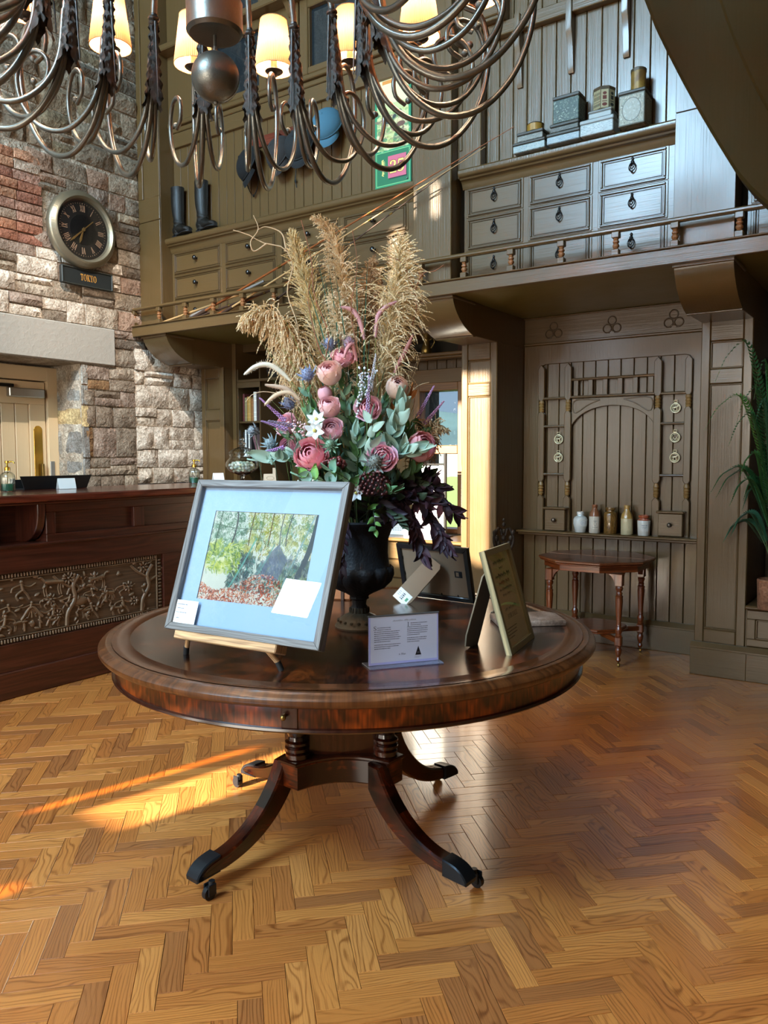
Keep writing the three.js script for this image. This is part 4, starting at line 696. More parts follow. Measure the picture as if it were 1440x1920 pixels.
// ================================================================== ROUND TABLE
const TY = 0.757, TC = [-1.67, -2.22];
{
  const t = thing('pedestal_table', 'large round polished mahogany pedestal table with four sabre legs on castors', 'table', [TC[0], 0, TC[1]]);
  const add = (n, g, m, p = t) => mesh(n, g, m, p);
  // top: radiating veneer segments, crossband, moulded rim
  const segs = 16, P = [], U = [], r1 = 0.745;
  for (let k = 0; k < segs; k++) for (let j = 0; j < 6; j++) {
    const a0 = (k + j / 6) / segs * 2 * PI, a1 = (k + (j + 1) / 6) / segs * 2 * PI, fl = k % 2 ? 1 : -1;
    const q = (a, r) => { const x = Math.sin(a) * r, z = Math.cos(a) * r, am = (k + 0.5) / segs * 2 * PI; P.push(x, 0, z); U.push(r * Math.cos(a - am) + k * 0.37, fl * r * Math.sin(a - am) + k * 0.11); };
    q(a0, 0); q(a0, r1); q(a1, r1);
  }
  const g = new THREE.BufferGeometry(); g.setAttribute('position', new THREE.Float32BufferAttribute(P, 3)); g.setAttribute('uv', new THREE.Float32BufferAttribute(U, 2)); g.computeVertexNormals();
  add('tabletop', g.translate(0, TY, 0), M.tableTop);
  const band = lathe([[0.745, TY - 0.02], [0.745, TY], [0.803, TY]], 120, { smooth: false }); { const p = band.attributes.position, uv = band.attributes.uv; for (let i = 0; i < p.count; i++) uv.setXY(i, Math.hypot(p.getX(i), p.getZ(i)), Math.atan2(p.getX(i), p.getZ(i)) * 0.75); }
  add('crossband', band, PH({ color: '#5c3219', map: T.wood, roughness: 0.26, clearcoat: 0.55, clearcoatRoughness: 0.15 }));
  add('rim', lathe([[0.803, TY - 0.002], [0.812, TY + 0.0005], [0.822, TY - 0.001], [0.826, TY - 0.006], [0.838, TY - 0.009], [0.845, TY - 0.017], [0.845, TY - 0.027], [0.838, TY - 0.036], [0.826, TY - 0.042], [0.806, TY - 0.044]], 140), M.tableRim);
  add('apron', lathe([[0.8, TY - 0.043], [0.795, TY - 0.05], [0.795, TY - 0.104]], 120), M.apron);
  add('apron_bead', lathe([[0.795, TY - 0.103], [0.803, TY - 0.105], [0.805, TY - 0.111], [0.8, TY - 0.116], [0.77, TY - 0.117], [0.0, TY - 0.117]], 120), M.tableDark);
  add('apron_joint', tf(box(-0.022, 0.022, TY - 0.104, TY - 0.045, 0.786, 0.7985, { c: 0.002, g: 1 }), [0, 0, 0], [0, 25.6 * D, 0]), M.tableDark);
  add('knob', tf(merge([ball(0.008, [-0.012, TY - 0.07, 0.815]), cyl(0.004, 0.006, 0.018, [-0.012, TY - 0.07, 0.806], [PI / 2, 0, 0], 8)]), [0, 0, 0], [0, 25.6 * D, 0]), M.brassOld);
  // pedestal
  const bc = [-0.03, 0, 0.02], psi = -6 * D;
  const pl = new THREE.Shape(), K = 0.255, q = (a, r) => [Math.sin(a) * r, Math.cos(a) * r];
  for (let k = 0; k < 4; k++) { const a = k * PI / 2, w = 0.16; const s0 = q(a - w, K), s1 = q(a + w, K), n = q(a + PI / 2 - w, K), m = q(a + PI / 4, 0.085); k ? pl.lineTo(...s0) : pl.moveTo(...s0); pl.lineTo(...s1); pl.quadraticCurveTo(m[0], m[1], n[0], n[1]); }
  add('platform', tf(tf(ext(pl, 0.085, { b: 0.005, cs: 14, g: 0 }), [0, 0, 0], [PI / 2, 0, 0]), [bc[0], 0.322, bc[2]], [0, psi, 0]), M.apron);
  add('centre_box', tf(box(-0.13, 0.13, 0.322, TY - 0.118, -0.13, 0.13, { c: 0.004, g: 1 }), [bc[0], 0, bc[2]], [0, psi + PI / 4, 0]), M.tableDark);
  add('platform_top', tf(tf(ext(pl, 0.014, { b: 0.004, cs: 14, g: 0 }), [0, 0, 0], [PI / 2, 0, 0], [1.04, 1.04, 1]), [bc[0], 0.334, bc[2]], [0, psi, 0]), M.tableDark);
  const col = lathe([[0.036, 0.334], [0.04, 0.337], [0.04, 0.352], [0.034, 0.356], [0.041, 0.362], [0.042, 0.372], [0.035, 0.377], [0.042, 0.384], [0.042, 0.392], [0.033, 0.398], [0.03, 0.41], [0.04, 0.432], [0.047, 0.462], [0.045, 0.5], [0.034, 0.54], [0.028, 0.57], [0.034, 0.59], [0.04, 0.6], [0.04, TY - 0.117]], 24);
  const lg = new THREE.Shape(); lg.moveTo(0.2, 0.325); lg.lineTo(0.248, 0.318); lg.bezierCurveTo(0.29, 0.21, 0.39, 0.115, 0.5, 0.098); lg.bezierCurveTo(0.55, 0.092, 0.58, 0.085, 0.594, 0.062); lg.lineTo(0.575, 0.05); lg.lineTo(0.5, 0.05); lg.bezierCurveTo(0.38, 0.065, 0.27, 0.12, 0.2, 0.235); lg.closePath();
  const leg = tf(ext(lg, 0.056, { b: 0.006, cs: 18, g: 0 }), [-0.028, 0, 0], [0, -PI / 2, 0]);
  const cs = new THREE.Shape(); cs.moveTo(0.515, 0.102); cs.bezierCurveTo(0.56, 0.096, 0.588, 0.09, 0.607, 0.055); cs.lineTo(0.605, 0.042); cs.lineTo(0.56, 0.044); cs.lineTo(0.515, 0.047); cs.closePath();
  const cap = tf(ext(cs, 0.061, { b: 0.004, cs: 10 }), [-0.0305, 0, 0], [0, -PI / 2, 0]);
  const wheel = merge([cyl(0.021, 0.021, 0.016, [0.0, 0.021, 0.587], [0, 0, PI / 2], 20), cyl(0.01, 0.012, 0.02, [0, 0.046, 0.576], [0, 0, 0], 12), box(-0.014, -0.009, 0.014, 0.05, 0.568, 0.598), box(0.009, 0.014, 0.014, 0.05, 0.568, 0.598)]);
  for (let k = 0; k < 4; k++) {
    const c = add('column', col, M.tableLeg); const a = psi + k * PI / 2; c.position.set(bc[0] + Math.sin(a) * 0.212, 0, bc[2] + Math.cos(a) * 0.212);
    const L = add('leg', leg, M.tableLeg); L.position.set(...bc); L.rotation.y = a;
    mesh('toe_cap', cap, S({ color: '#34383e', metalness: 0.75, roughness: 0.3 }), L); mesh('castor', wheel, S({ color: '#27282b', metalness: 0.5, roughness: 0.35 }), L);
  }
}

// ================================================================== OCTAGONAL SIDE TABLE
{
  const t = thing('octagonal_table', 'small octagonal mahogany side table with turned legs and a low shelf', 'table', [-1.82, 0, -5.195]);
  const add = (n, g, m = M.octWood, p = t) => mesh(n, g, m, p);
  const oct = (R) => { const s = []; for (let k = 0; k < 8; k++) { const a = (k + 0.5) * PI / 4; s.push([Math.sin(a) * R, Math.cos(a) * R]); } return s; };
  const flatOct = (R, h, y, b) => tf(ext(shape(oct(R)), h, { b, g: 0 }), [0, y, 0], [PI / 2, 0, 0]);
  add('tabletop', merge([flatOct(0.385, 0.018, 0.675, 0.005)]), M.octTop);
  add('top_moulding', flatOct(0.374, 0.012, 0.657, 0.004));
  add('leaf_joint', box(-0.36, 0.36, 0.6752, 0.676, -0.002, 0.002, { c: 0 }), S({ color: '#b98d70', roughness: 0.5 }));
  { const g = []; for (let k = 0; k < 8; k++) { const a = k * PI / 4, w = 0.345 * 2 * Math.sin(PI / 8), d = 0.345 * Math.cos(PI / 8); g.push(tf(box(-w / 2, w / 2, 0.605, 0.646, d - 0.018, d, { c: 0.002, g: 0 }), [0, 0, 0], [0, a, 0])); } add('apron', merge(g)); }
  add('low_shelf', flatOct(0.205, 0.016, 0.21, 0.004)); add('low_shelf_moulding', flatOct(0.215, 0.012, 0.195, 0.004));
  const leg = lathe([[0.006, 0.03], [0.012, 0.034], [0.017, 0.045], [0.012, 0.058], [0.009, 0.064], [0.014, 0.07], [0.021, 0.1], [0.022, 0.112], [0.014, 0.125], [0.019, 0.13], [0.019, 0.136]], 16);
  const up = lathe([[0.019, 0.196], [0.022, 0.205], [0.016, 0.212], [0.02, 0.222], [0.023, 0.24], [0.016, 0.256], [0.013, 0.262], [0.017, 0.268], [0.014, 0.276], [0.02, 0.36], [0.024, 0.43], [0.021, 0.446], [0.024, 0.452], [0.024, 0.458], [0.017, 0.464], [0.02, 0.476], [0.015, 0.486], [0.022, 0.5], [0.024, 0.51], [0.019, 0.518], [0.019, 0.525]], 16);
  const blk = merge([box(-0.022, 0.022, 0.136, 0.196, -0.022, 0.022, { c: 0.006, g: 1 }), box(-0.024, 0.024, 0.523, 0.6, -0.024, 0.024, { c: 0.003, g: 1 })]);
  const brk = new THREE.Shape(); brk.moveTo(0, 0); brk.lineTo(0.062, 0); brk.quadraticCurveTo(0.02, -0.01, 0.006, -0.055); brk.lineTo(0, -0.06); brk.closePath();
  for (const [sx, sz] of [[1, 1], [1, -1], [-1, 1], [-1, -1]]) {
    const l = add('leg', merge([leg.clone(), up.clone(), blk.clone()])); l.position.set(sx * 0.235, 0, sz * 0.235);
    const b = ext(brk, 0.03, { b: 0.002 });
    mesh('bracket', merge([tf(b.clone(), [-sx * 0.024, 0.6, 0], [0, sx > 0 ? PI : 0, 0]).translate(0, 0, sx > 0 ? 0.015 : -0.015), tf(b.clone(), [0, 0.6, -sz * 0.024], [0, sz > 0 ? PI / 2 : -PI / 2, 0]).translate(sz > 0 ? -0.015 : 0.015, 0, 0)]), M.octWood, l);
    mesh('castor', merge([cyl(0.012, 0.012, 0.01, [0.004, 0.012, 0], [0, 0, PI / 2], 14), cyl(0.005, 0.006, 0.02, [0, 0.026, 0], [0, 0, 0], 8)]), M.brassOld, l);
    add('stretcher', tf(box(-0.014, 0.014, 0.15, 0.182, 0.1, 0.33, { c: 0.003, g: 2 }), [0, 0, 0], [0, Math.atan2(sx, sz), 0]));
  }
}

// ================================================================== ON THE ROUND TABLE
const hand = (c, x, y, w, h, col, lw) => { c.strokeStyle = col; c.lineWidth = lw; c.lineCap = 'round'; c.beginPath(); let px = x; c.moveTo(px, y); while (px < x + w) { const st = h * rr(0.28, 0.5), up = h * rr(0.4, 1); c.quadraticCurveTo(px + st * 0.5, y - up * 1.3, px + st, y - rnd() * h * 0.1); px += st; if (rnd() < 0.13) { px += h * 0.45; c.moveTo(px, y); } } c.stroke(); };
const scrib = (c, x, y, w, n, h, col, font) => { c.fillStyle = col; for (let i = 0; i < n; i++) { let k = 0; const ww = w * (i === n - 1 ? 0.6 : 0.9 + 0.1 * rnd()); while (k < ww) { const l = rr(6, 26); c.fillRect(x + k, y + i * h, Math.min(l, ww - k), h * 0.34); k += l + 5; } } };
const woodGrey = S({ color: '#7d8790', map: rep(T.wood, 1 / 0.5, 1 / 0.12), roughness: 0.5 });
function frameGeo(w, h, f, d, y0 = 0) {                       // four mitred members, front at z = 0
  const out = [], mem = (L, tr) => { const g = ext(shape([[-L / 2, 0], [L / 2, 0], [L / 2 - f, f], [-L / 2 + f, f]]), d, { b: 0.0015, g: 0 }); return tf(g, ...tr); };
  out.push(mem(w, [[0, y0, -d]]), mem(w, [[0, y0 + h, -d], [0, 0, PI]]), mem(h, [[-w / 2, y0 + h / 2, -d], [0, 0, -PI / 2]]), mem(h, [[w / 2, y0 + h / 2, -d], [0, 0, PI / 2]]));
  return out.map((g, i) => (i > 1 ? uvBox(g, 1, i) : uvBox(g, 0, i)));
}
function posed(name, label, cat, p, yaw, tilt) { const t = thing(name, label, cat, p, 0); t.rotation.set(-tilt, yaw, 0, 'YXZ'); return t; }
function panel(w, h, y0, z, o = {}) { const g = new THREE.PlaneGeometry(w, h); return flat(g).translate(o.x ?? 0, y0 + h / 2, z); }
const sheetUV = (g, w, h, x0, y0) => { const p = g.attributes.position, uv = g.attributes.uv, n = g.attributes.normal; for (let i = 0; i < p.count; i++) uv.setXY(i, (p.getX(i) - x0) / w, (p.getY(i) - y0) / h); return g; };
const sheet = (x0, y0, w, h, z, d = 0.001) => sheetUV(box(x0, x0 + w, y0, y0 + h, z - d, z, { c: 0 }), w, h, x0, y0);
{
  const w = 0.562, h = 0.466;
  const t = posed('framed_painting', 'grey wood framed woodland watercolour with a wide white mount resting on a small easel', 'picture', [-1.579, 0.842, -1.568], 0.068, 0.342);
  frameGeo(w, h, 0.021, 0.03).forEach((g) => mesh('frame_bar', g, woodGrey, t));
  const fr = box(-w / 2 + 0.002, w / 2 - 0.002, 0.002, h - 0.002, -0.033, -0.024, { c: 0.001 });
  mesh('backing', fr, S({ color: '#241d19', roughness: 0.8 }), t);
  const aw = 0.385, ah = 0.272, ax = -aw / 2 - 0.006, ay = 0.101;
  const mo = new THREE.Shape(); mo.moveTo(-w / 2 + 0.018, 0.018); mo.lineTo(w / 2 - 0.018, 0.018); mo.lineTo(w / 2 - 0.018, h - 0.018); mo.lineTo(-w / 2 + 0.018, h - 0.018); mo.closePath();
  const ho = new THREE.Path(); ho.moveTo(ax, ay); ho.lineTo(ax + aw, ay); ho.lineTo(ax + aw, ay + ah); ho.lineTo(ax, ay + ah); ho.closePath(); mo.holes.push(ho);
  mesh('mount', tf(ext(mo, 0.002), [0, 0, -0.0215]), S({ color: '#8dabca', roughness: 0.85 }), t);  // white mount, with the blue skylight it reflects put into its colour
  const art = ctex(1024, 724, (c, W, H) => {
    seed(71); c.fillStyle = '#dfe8da'; c.fillRect(0, 0, W, H);
    const st = (x, y, l, a, wd, col, al) => { c.globalAlpha = al; c.strokeStyle = col; c.lineWidth = wd; c.lineCap = 'round'; c.beginPath(); c.moveTo(x, y); c.quadraticCurveTo(x + Math.cos(a) * l * 0.5 + rr(-l, l) * 0.16, y + Math.sin(a) * l * 0.5 + rr(-l, l) * 0.16, x + Math.cos(a) * l, y + Math.sin(a) * l); c.stroke(); };
    const wash = (x0, x1, y0, y1, n, cols, al) => { for (let i = 0; i < n; i++) { c.globalAlpha = rr(0.15, al); c.fillStyle = pick(cols); c.beginPath(); c.ellipse(rr(x0, x1) * W, rr(y0, y1) * H, rr(12, 46), rr(10, 40), rr(0, 3), 0, 7); c.fill(); } };
    wash(0, 0.36, 0, 0.5, 120, ['#3f7350', '#6fa382', '#2f5c47', '#a9c9b0'], 0.5); wash(0.34, 1, 0, 0.48, 150, ['#8c9a2c', '#b0a93a', '#5d8a3a', '#3e7a55', '#c3c46a'], 0.55); wash(0.28, 1, 0.48, 0.85, 160, ['#1c3438', '#223f44', '#2c5450', '#3b4a56'], 0.6); wash(0.02, 0.34, 0.36, 0.66, 90, ['#a9bf3e', '#d3d95a', '#6f9a3a', '#e6ecb8'], 0.6); wash(0.72, 1, 0.5, 1, 60, ['#4f6f45', '#7f9a5f', '#33563f'], 0.6);
    for (let i = 0; i < 1500; i++) { const x = rnd() * W, y = rnd() * H * 0.5, k = x / W; st(x, y, rr(6, 30), rr(0.6, 2.6), rr(2, 6), pick(k < 0.36 ? ['#2c5a46', '#4b8a68', '#1f4436', '#8ab59a', '#eef4ea'] : ['#6d7a1c', '#a3a02e', '#38602f', '#d2cf7a', '#26503f', '#f2f3dd', '#8a6a20']), rr(0.35, 0.85)); }
    for (let i = 0; i < 900; i++) { c.globalAlpha = rr(0.5, 1); c.fillStyle = '#f4f7f2'; c.beginPath(); c.ellipse(rnd() * W, rnd() * rnd() * H * 0.42, rr(1.5, 5), rr(1.5, 6), 0, 0, 7); c.fill(); }
    for (let i = 0; i < 800; i++) st(W * rr(0.26, 0.95), H * rr(0.5, 0.84), rr(10, 46), rr(0.2, 2.4), rr(2, 7), pick(['#14262a', '#1d3a40', '#2f7a70', '#49a99a', '#6f8f8a', '#9fc4bb', '#10201f']), rr(0.3, 0.8));
    for (let i = 0; i < 240; i++) st(W * rr(0.02, 0.34), H * rr(0.36, 0.68), rr(12, 40), rr(-0.6, 1.6), rr(4, 12), pick(['#d8df5e', '#a4bf3e', '#7fa637', '#f0f3c2', '#4c7c3c']), rr(0.4, 0.85));
    for (const [x, l, wd, cl] of [[0.23, 0.34, 13, '#2b3340'], [0.4, 0.36, 9, '#4a3a20'], [0.58, 0.36, 9, '#5a4424'], [0.68, 0.34, 8, '#3f4652'], [0.76, 0.34, 9, '#2f3d44'], [0.08, 0.42, 8, '#2f5040'], [0.49, 0.36, 7, '#596a30']]) st(x * W, 10, l * H, PI / 2 + rr(-0.04, 0.1), wd, cl, 0.85);
    st(W * 0.04, H * 0.16, W * 0.46, 0.05, 6, '#33503c', 0.6);
    c.globalAlpha = 0.7; c.fillStyle = '#55657f'; c.beginPath(); c.moveTo(W * 0.6, H * 0.46); c.lineTo(W * 0.68, H * 0.34); c.lineTo(W * 0.78, H * 0.5); c.lineTo(W * 0.73, H * 0.72); c.lineTo(W * 0.56, H * 0.7); c.closePath(); c.fill(); for (let i = 0; i < 60; i++) st(W * rr(0.6, 0.74), H * rr(0.38, 0.66), rr(10, 36), rr(1, 2.2), rr(3, 8), pick(['#8a93a0', '#6a7a5a', '#4a5666', '#a9b08a']), 0.5);
    st(W * 0.985, 30, H * 1.0, PI / 2 + 0.33, 46, '#22393d', 0.9); st(W * 0.955, 20, H * 0.98, PI / 2 + 0.33, 13, '#7fa9ae', 0.75); st(W * 0.46, H * 0.3, H * 0.6, PI / 2 + 0.42, 15, '#6fc0b2', 0.75); st(W * 0.64, H * 0.35, H * 0.52, PI / 2 + 0.42, 13, '#5f9f96', 0.7); st(W * 0.22, H * 0.34, H * 0.36, PI / 2 + 0.5, 9, '#8fb5a6', 0.7);
    const hill = (x) => 0.76 + 0.1 * Math.sin(x * 7.5 + 0.2) * (x < 0.8 ? 1 : 0);
    for (let i = 0; i < 1500; i++) { const x = rnd() * 0.78, y = lerp(hill(x), 1, rnd()); st(x * W, y * H, rr(6, 24), rr(0, PI), rr(3, 9), pick(['#c2502c', '#d97a45', '#a83a26', '#e8b79a', '#f7ece2', '#8a2f24', '#d2644f', '#f3dccb', '#5a2a24']), rr(0.55, 0.95)); }
    for (let i = 0; i < 260; i++) st(W * rr(0.74, 1), H * rr(0.58, 1), rr(10, 40), PI / 2 + rr(-0.3, 0.5), rr(3, 8), pick(['#5f7a45', '#88a05f', '#24463a', '#b5c08a', '#1c3434']), rr(0.4, 0.8));
    for (let i = 0; i < 90; i++) st(W * rr(0.9, 1), H * rr(0.88, 1), rr(6, 16), rr(0, 3), 5, pick(['#c8553a', '#e09a80']), 0.8);
    c.globalAlpha = 1;
  });
  mesh('watercolour', sheet(ax - 0.004, ay - 0.004, aw + 0.008, ah + 0.008, -0.0225), S({ color: '#c2c2c2', map: art, roughness: 0.9 }), t);
  mesh('glazing', box(-w / 2 + 0.018, w / 2 - 0.018, 0.018, h - 0.018, -0.014, -0.013, { c: 0 }), PH({ color: '#ffffff', transmission: 1, thickness: 0, roughness: 0.01, ior: 1.52 }), t);
  // price card tucked in the corner
  const pc = posed('price_card', 'small white price card tucked in the lower corner of the framed painting', 'card', [-1.579, 0.842, -1.568], 0.068, 0.342);
  const ct = ctex(512, 384, (c, W, H) => { c.fillStyle = '#f2f4f6'; c.fillRect(0, 0, W, H); seed(77); scrib(c, 40, 64, 400, 1, 50, '#4b5a70'); scrib(c, 60, 130, 260, 1, 50, '#4b5a70'); scrib(c, 40, 200, 420, 1, 50, '#4b5a70'); c.fillStyle = '#4b5a70'; c.font = '44px sans-serif'; c.fillText('£', 34, 312); hand(c, 70, 310, 70, 26, '#4b5a70', 5); });
  mesh('card', sheet(-w / 2 + 0.018, 0.022, 0.088, 0.068, -0.0075, 0.0008), S({ map: ct, roughness: 0.8 }), pc);
  // easel
  const e = thing('table_easel', 'small pale beech table easel with black rubber tips holding the framed painting', 'easel', [-1.64, TY, -1.6], 0.05);
  const pine = S({ color: '#d9b98e', map: rep(T.wood, 2, 6), roughness: 0.6 });
  mesh('ledge', tf(box(-0.19, 0.19, -0.004, 0.022, -0.032, 0.022, { c: 0.003, g: 0 }), [0.01, 0.058, 0.02], [-0.34, 0.02, 0]), pine, e);
  for (const s of [-1, 1]) { const l = mesh('leg', tube([[s * 0.176, 0.022, -0.006], [s * 0.15, 0.06, 0.012]], 0.0075, 4, 10), pine, e); mesh('rubber_tip', tube([[s * 0.184, 0.001, -0.01], [s * 0.175, 0.026, -0.004]], 0.0088, 3, 10), M.rubber, l); mesh('upright', tube([[s * 0.15, 0.06, 0.0], [s * 0.05, 0.42, -0.16]], 0.006, 4, 8), pine, l); }
  const b = mesh('back_leg', tube([[-0.02, 0.012, -0.26], [0.0, 0.4, -0.155]], 0.007, 4, 8), pine, e); mesh('rubber_tip', tube([[-0.021, 0.001, -0.263], [-0.0195, 0.024, -0.257]], 0.0088, 3, 10), M.rubber, b);
  mesh('crossbar', tube([[-0.06, 0.4, -0.155], [0.06, 0.4, -0.155]], 0.007, 3, 8), pine, e);
}
function strut(t, m, foot, top, side = V(1, 0, 0)) {           // card flap from its foot on the table to its hinge on the frame's back
  t.updateMatrixWorld(true);
  const inv = t.matrixWorld.clone().invert(), a = V(...foot).applyMatrix4(inv), b = V(...top).applyMatrix4(inv), y = b.clone().sub(a), L = y.length(); y.normalize();
  const sd = side.clone().transformDirection(inv), x = sd.sub(y.clone().multiplyScalar(y.dot(sd))).normalize(), q = new THREE.Quaternion().setFromRotationMatrix(new THREE.Matrix4().makeBasis(x, y, x.clone().cross(y)));
  const o = mesh('strut', ext(shape([[-0.048, 0.034], [-0.044, L - 0.014], [-0.03, L], [0.03, L], [0.044, L - 0.014], [0.048, 0.034], [0.034, 0], [-0.048, 0]]), 0.005, { b: 0.0008 }), m, t); o.position.copy(a); o.quaternion.copy(q); return [o, L];
}
{
  // gilt framed notice seen from the side
  const w = 0.265, h = 0.322, t = posed('framed_notice', 'narrow gilt frame with a printed notice leaning on its strut at the table edge', 'picture', [-1.017, TY, -2.255], 1.73, 0.278);
  const gilt = S({ color: '#979072', metalness: 0.45, roughness: 0.38 });
  frameGeo(w, h, 0.02, 0.018).forEach((g) => mesh('frame_bar', g, gilt, t));
  mesh('backing', box(-w / 2 + 0.004, w / 2 - 0.004, 0.004, h - 0.004, -0.02, -0.0145, { c: 0.001 }), S({ color: '#2d2620', roughness: 0.8 }), t);
  seed(81);
  const nt = ctex(640, 800, (c, W, H) => { c.fillStyle = '#d8c89c'; c.fillRect(0, 0, W, H); hand(c, 150, 96, 340, 44, '#3c2c1c', 6); hand(c, 280, 146, 90, 30, '#3c2c1c', 5); hand(c, 130, 214, 390, 48, '#3c2c1c', 8); hand(c, 170, 276, 300, 40, '#7a3a22', 6); hand(c, 150, 330, 340, 36, '#3c2c1c', 5); hand(c, 200, 378, 250, 30, '#5c4c3c', 4); hand(c, 160, 500, 320, 46, '#3c2c1c', 6); c.fillStyle = '#3c2c1c'; c.textAlign = 'center'; c.font = 'bold 54px serif'; c.fillText('FOR SALE', W / 2, 572); c.textAlign = 'left'; scrib(c, 60, 640, 300, 4, 26, '#4a3a28'); });
  mesh('notice', sheet(-w / 2 + 0.016, 0.016, w - 0.032, h - 0.032, -0.0085), S({ map: nt, roughness: 0.8 }), t);
  mesh('glazing', box(-w / 2 + 0.016, w / 2 - 0.016, 0.016, h - 0.016, -0.0075, -0.007, { c: 0 }), M.glass, t);
  strut(t, S({ color: '#857661', roughness: 0.7 }), [-1.15, TY + 0.001, -2.152], [-1.112, TY + 0.226, -2.205], V(0, 0, 1));
}
{
  // black photo frame seen from behind
  const w = 0.35, h = 0.234, t = posed('photo_frame', 'black photo frame seen from its brown back, propped on a card strut', 'picture', [-1.656, TY, -2.807], -0.066, -0.245);
  const blk = PH({ color: '#14171b', roughness: 0.3, clearcoat: 0.4 }), card = S({ color: '#84705c', roughness: 0.75, bumpMap: T.fine, bumpScale: 0.0005 });
  frameGeo(w, h, 0.02, 0.022).forEach((g) => mesh('frame_bar', g, blk, t));
  mesh('backing_board', box(-w / 2 + 0.018, w / 2 - 0.018, 0.018, h - 0.018, -0.012, -0.009, { c: 0.0005 }), card, t);
  const hp = S({ color: '#20242c', metalness: 0.6, roughness: 0.4 }), hanger = (x, y, r) => { const g = merge([box(-0.014, 0.014, -0.018, -0.012, 0, 0.002), box(-0.014, 0.014, 0.012, 0.018, 0, 0.002), box(-0.014, -0.009, -0.012, 0.012, 0, 0.002), box(0.009, 0.014, -0.012, 0.012, 0, 0.002), box(-0.009, 0.009, -0.012, -0.002, 0, 0.0015)]); mesh('hanger', tf(g, [x, y, -0.009], [0, 0, r]), hp, t); };
  hanger(-0.045, 0.19, 0); hanger(0.115, 0.118, PI / 2);
  for (const [x, y] of [[-0.155, 0.17], [-0.155, 0.1], [0.02, 0.02], [0.1, 0.02], [0.155, 0.17]]) mesh('turn_clip', box(x - 0.003, x + 0.003, y - 0.008, y + 0.008, -0.009, -0.006), M.iron, t);
  // strut: a card flap running diagonally out to the left front
  const [so] = strut(t, card, [-1.745, TY + 0.001, -2.655], [-1.635, TY + 0.165, -2.76]);
  const bt = ctex(256, 200, (c, W, H) => { c.fillStyle = '#e6ebf0'; c.fillRect(0, 0, W, H); c.fillStyle = '#3a4048'; for (let i = 0; i < 16; i++) c.fillRect(96 + (i % 4) * 14, 40 + Math.floor(i / 4) * 30, 6 + (i * 7) % 9, 20); c.fillStyle = '#4f9a78'; c.fillRect(190, 70, 40, 60); c.fillStyle = '#8a96a4'; c.fillRect(24, 50, 40, 8); c.fillRect(24, 80, 50, 8); c.fillRect(24, 110, 44, 8); });
  mesh('price_sticker', sheet(-0.044, 0.002, 0.08, 0.05, 0.0062, 0.0006), S({ map: bt, roughness: 0.6 }), so);
}
{
  // acrylic stand with a printed card
  const w = 0.215, h = 0.143, t = posed('sign_holder', 'clear acrylic stand holding a printed two-column information card', 'sign', [-1.211, TY, -1.864], 0.928, 0);
  const ac = PH({ color: '#f4f6ff', transmission: 1, thickness: 0, roughness: 0.02, ior: 1.49 });
  mesh('front_sheet', box(-w / 2, w / 2, 0.004, h, 0.0012, 0.0026, { c: 0.0005 }), ac, t);
  mesh('foot', box(-w / 2 - 0.004, w / 2 + 0.004, 0.0005, 0.004, -0.045, 0.03, { c: 0.001 }), PH({ color: '#d5d8e8', transmission: 0.85, thickness: 0, roughness: 0.08, ior: 1.49 }), t);
  mesh('top_edge', box(-w / 2, w / 2, h, h + 0.004, -0.002, 0.003, { c: 0.001 }), S({ color: '#4a4a4c', roughness: 0.2 }), t);
  seed(91);
  const ct = ctex(1024, 680, (c, W, H) => {
    c.fillStyle = '#e9e7df'; c.fillRect(0, 0, W, H); c.fillStyle = '#c9c6e2'; c.fillRect(0, 0, 26, H); c.fillRect(W - 18, 0, 18, H); c.fillRect(0, H - 34, W, 34);
    hand(c, 350, 76, 340, 34, '#9a9488', 4);
    c.fillStyle = '#4c4a46'; c.font = '86px serif'; c.fillText('S', 70, 190); c.fillText('I', 560, 160);
    scrib(c, 125, 150, 330, 1, 28, '#55534f'); scrib(c, 125, 178, 330, 1, 28, '#55534f'); scrib(c, 80, 206, 390, 6, 28, '#55534f'); scrib(c, 80, 390, 390, 3, 28, '#55534f');
    scrib(c, 610, 110, 260, 2, 28, '#55534f'); scrib(c, 560, 166, 310, 5, 28, '#55534f'); scrib(c, 560, 320, 310, 3, 28, '#55534f');
    hand(c, 440, 560, 90, 40, '#4c4a46', 4);
    c.fillStyle = '#111'; c.beginPath(); c.moveTo(725, 450); c.lineTo(770, 580); c.lineTo(680, 580); c.closePath(); c.fill(); hand(c, 706, 545, 38, 14, '#c8c6be', 2); scrib(c, 670, 596, 110, 2, 16, '#8a8884');
  });
  mesh('printed_card', sheet(-w / 2 + 0.002, 0.005, w - 0.004, h - 0.006, 0.001, 0.0012), S({ map: ct, roughness: 0.7 }), t);
}
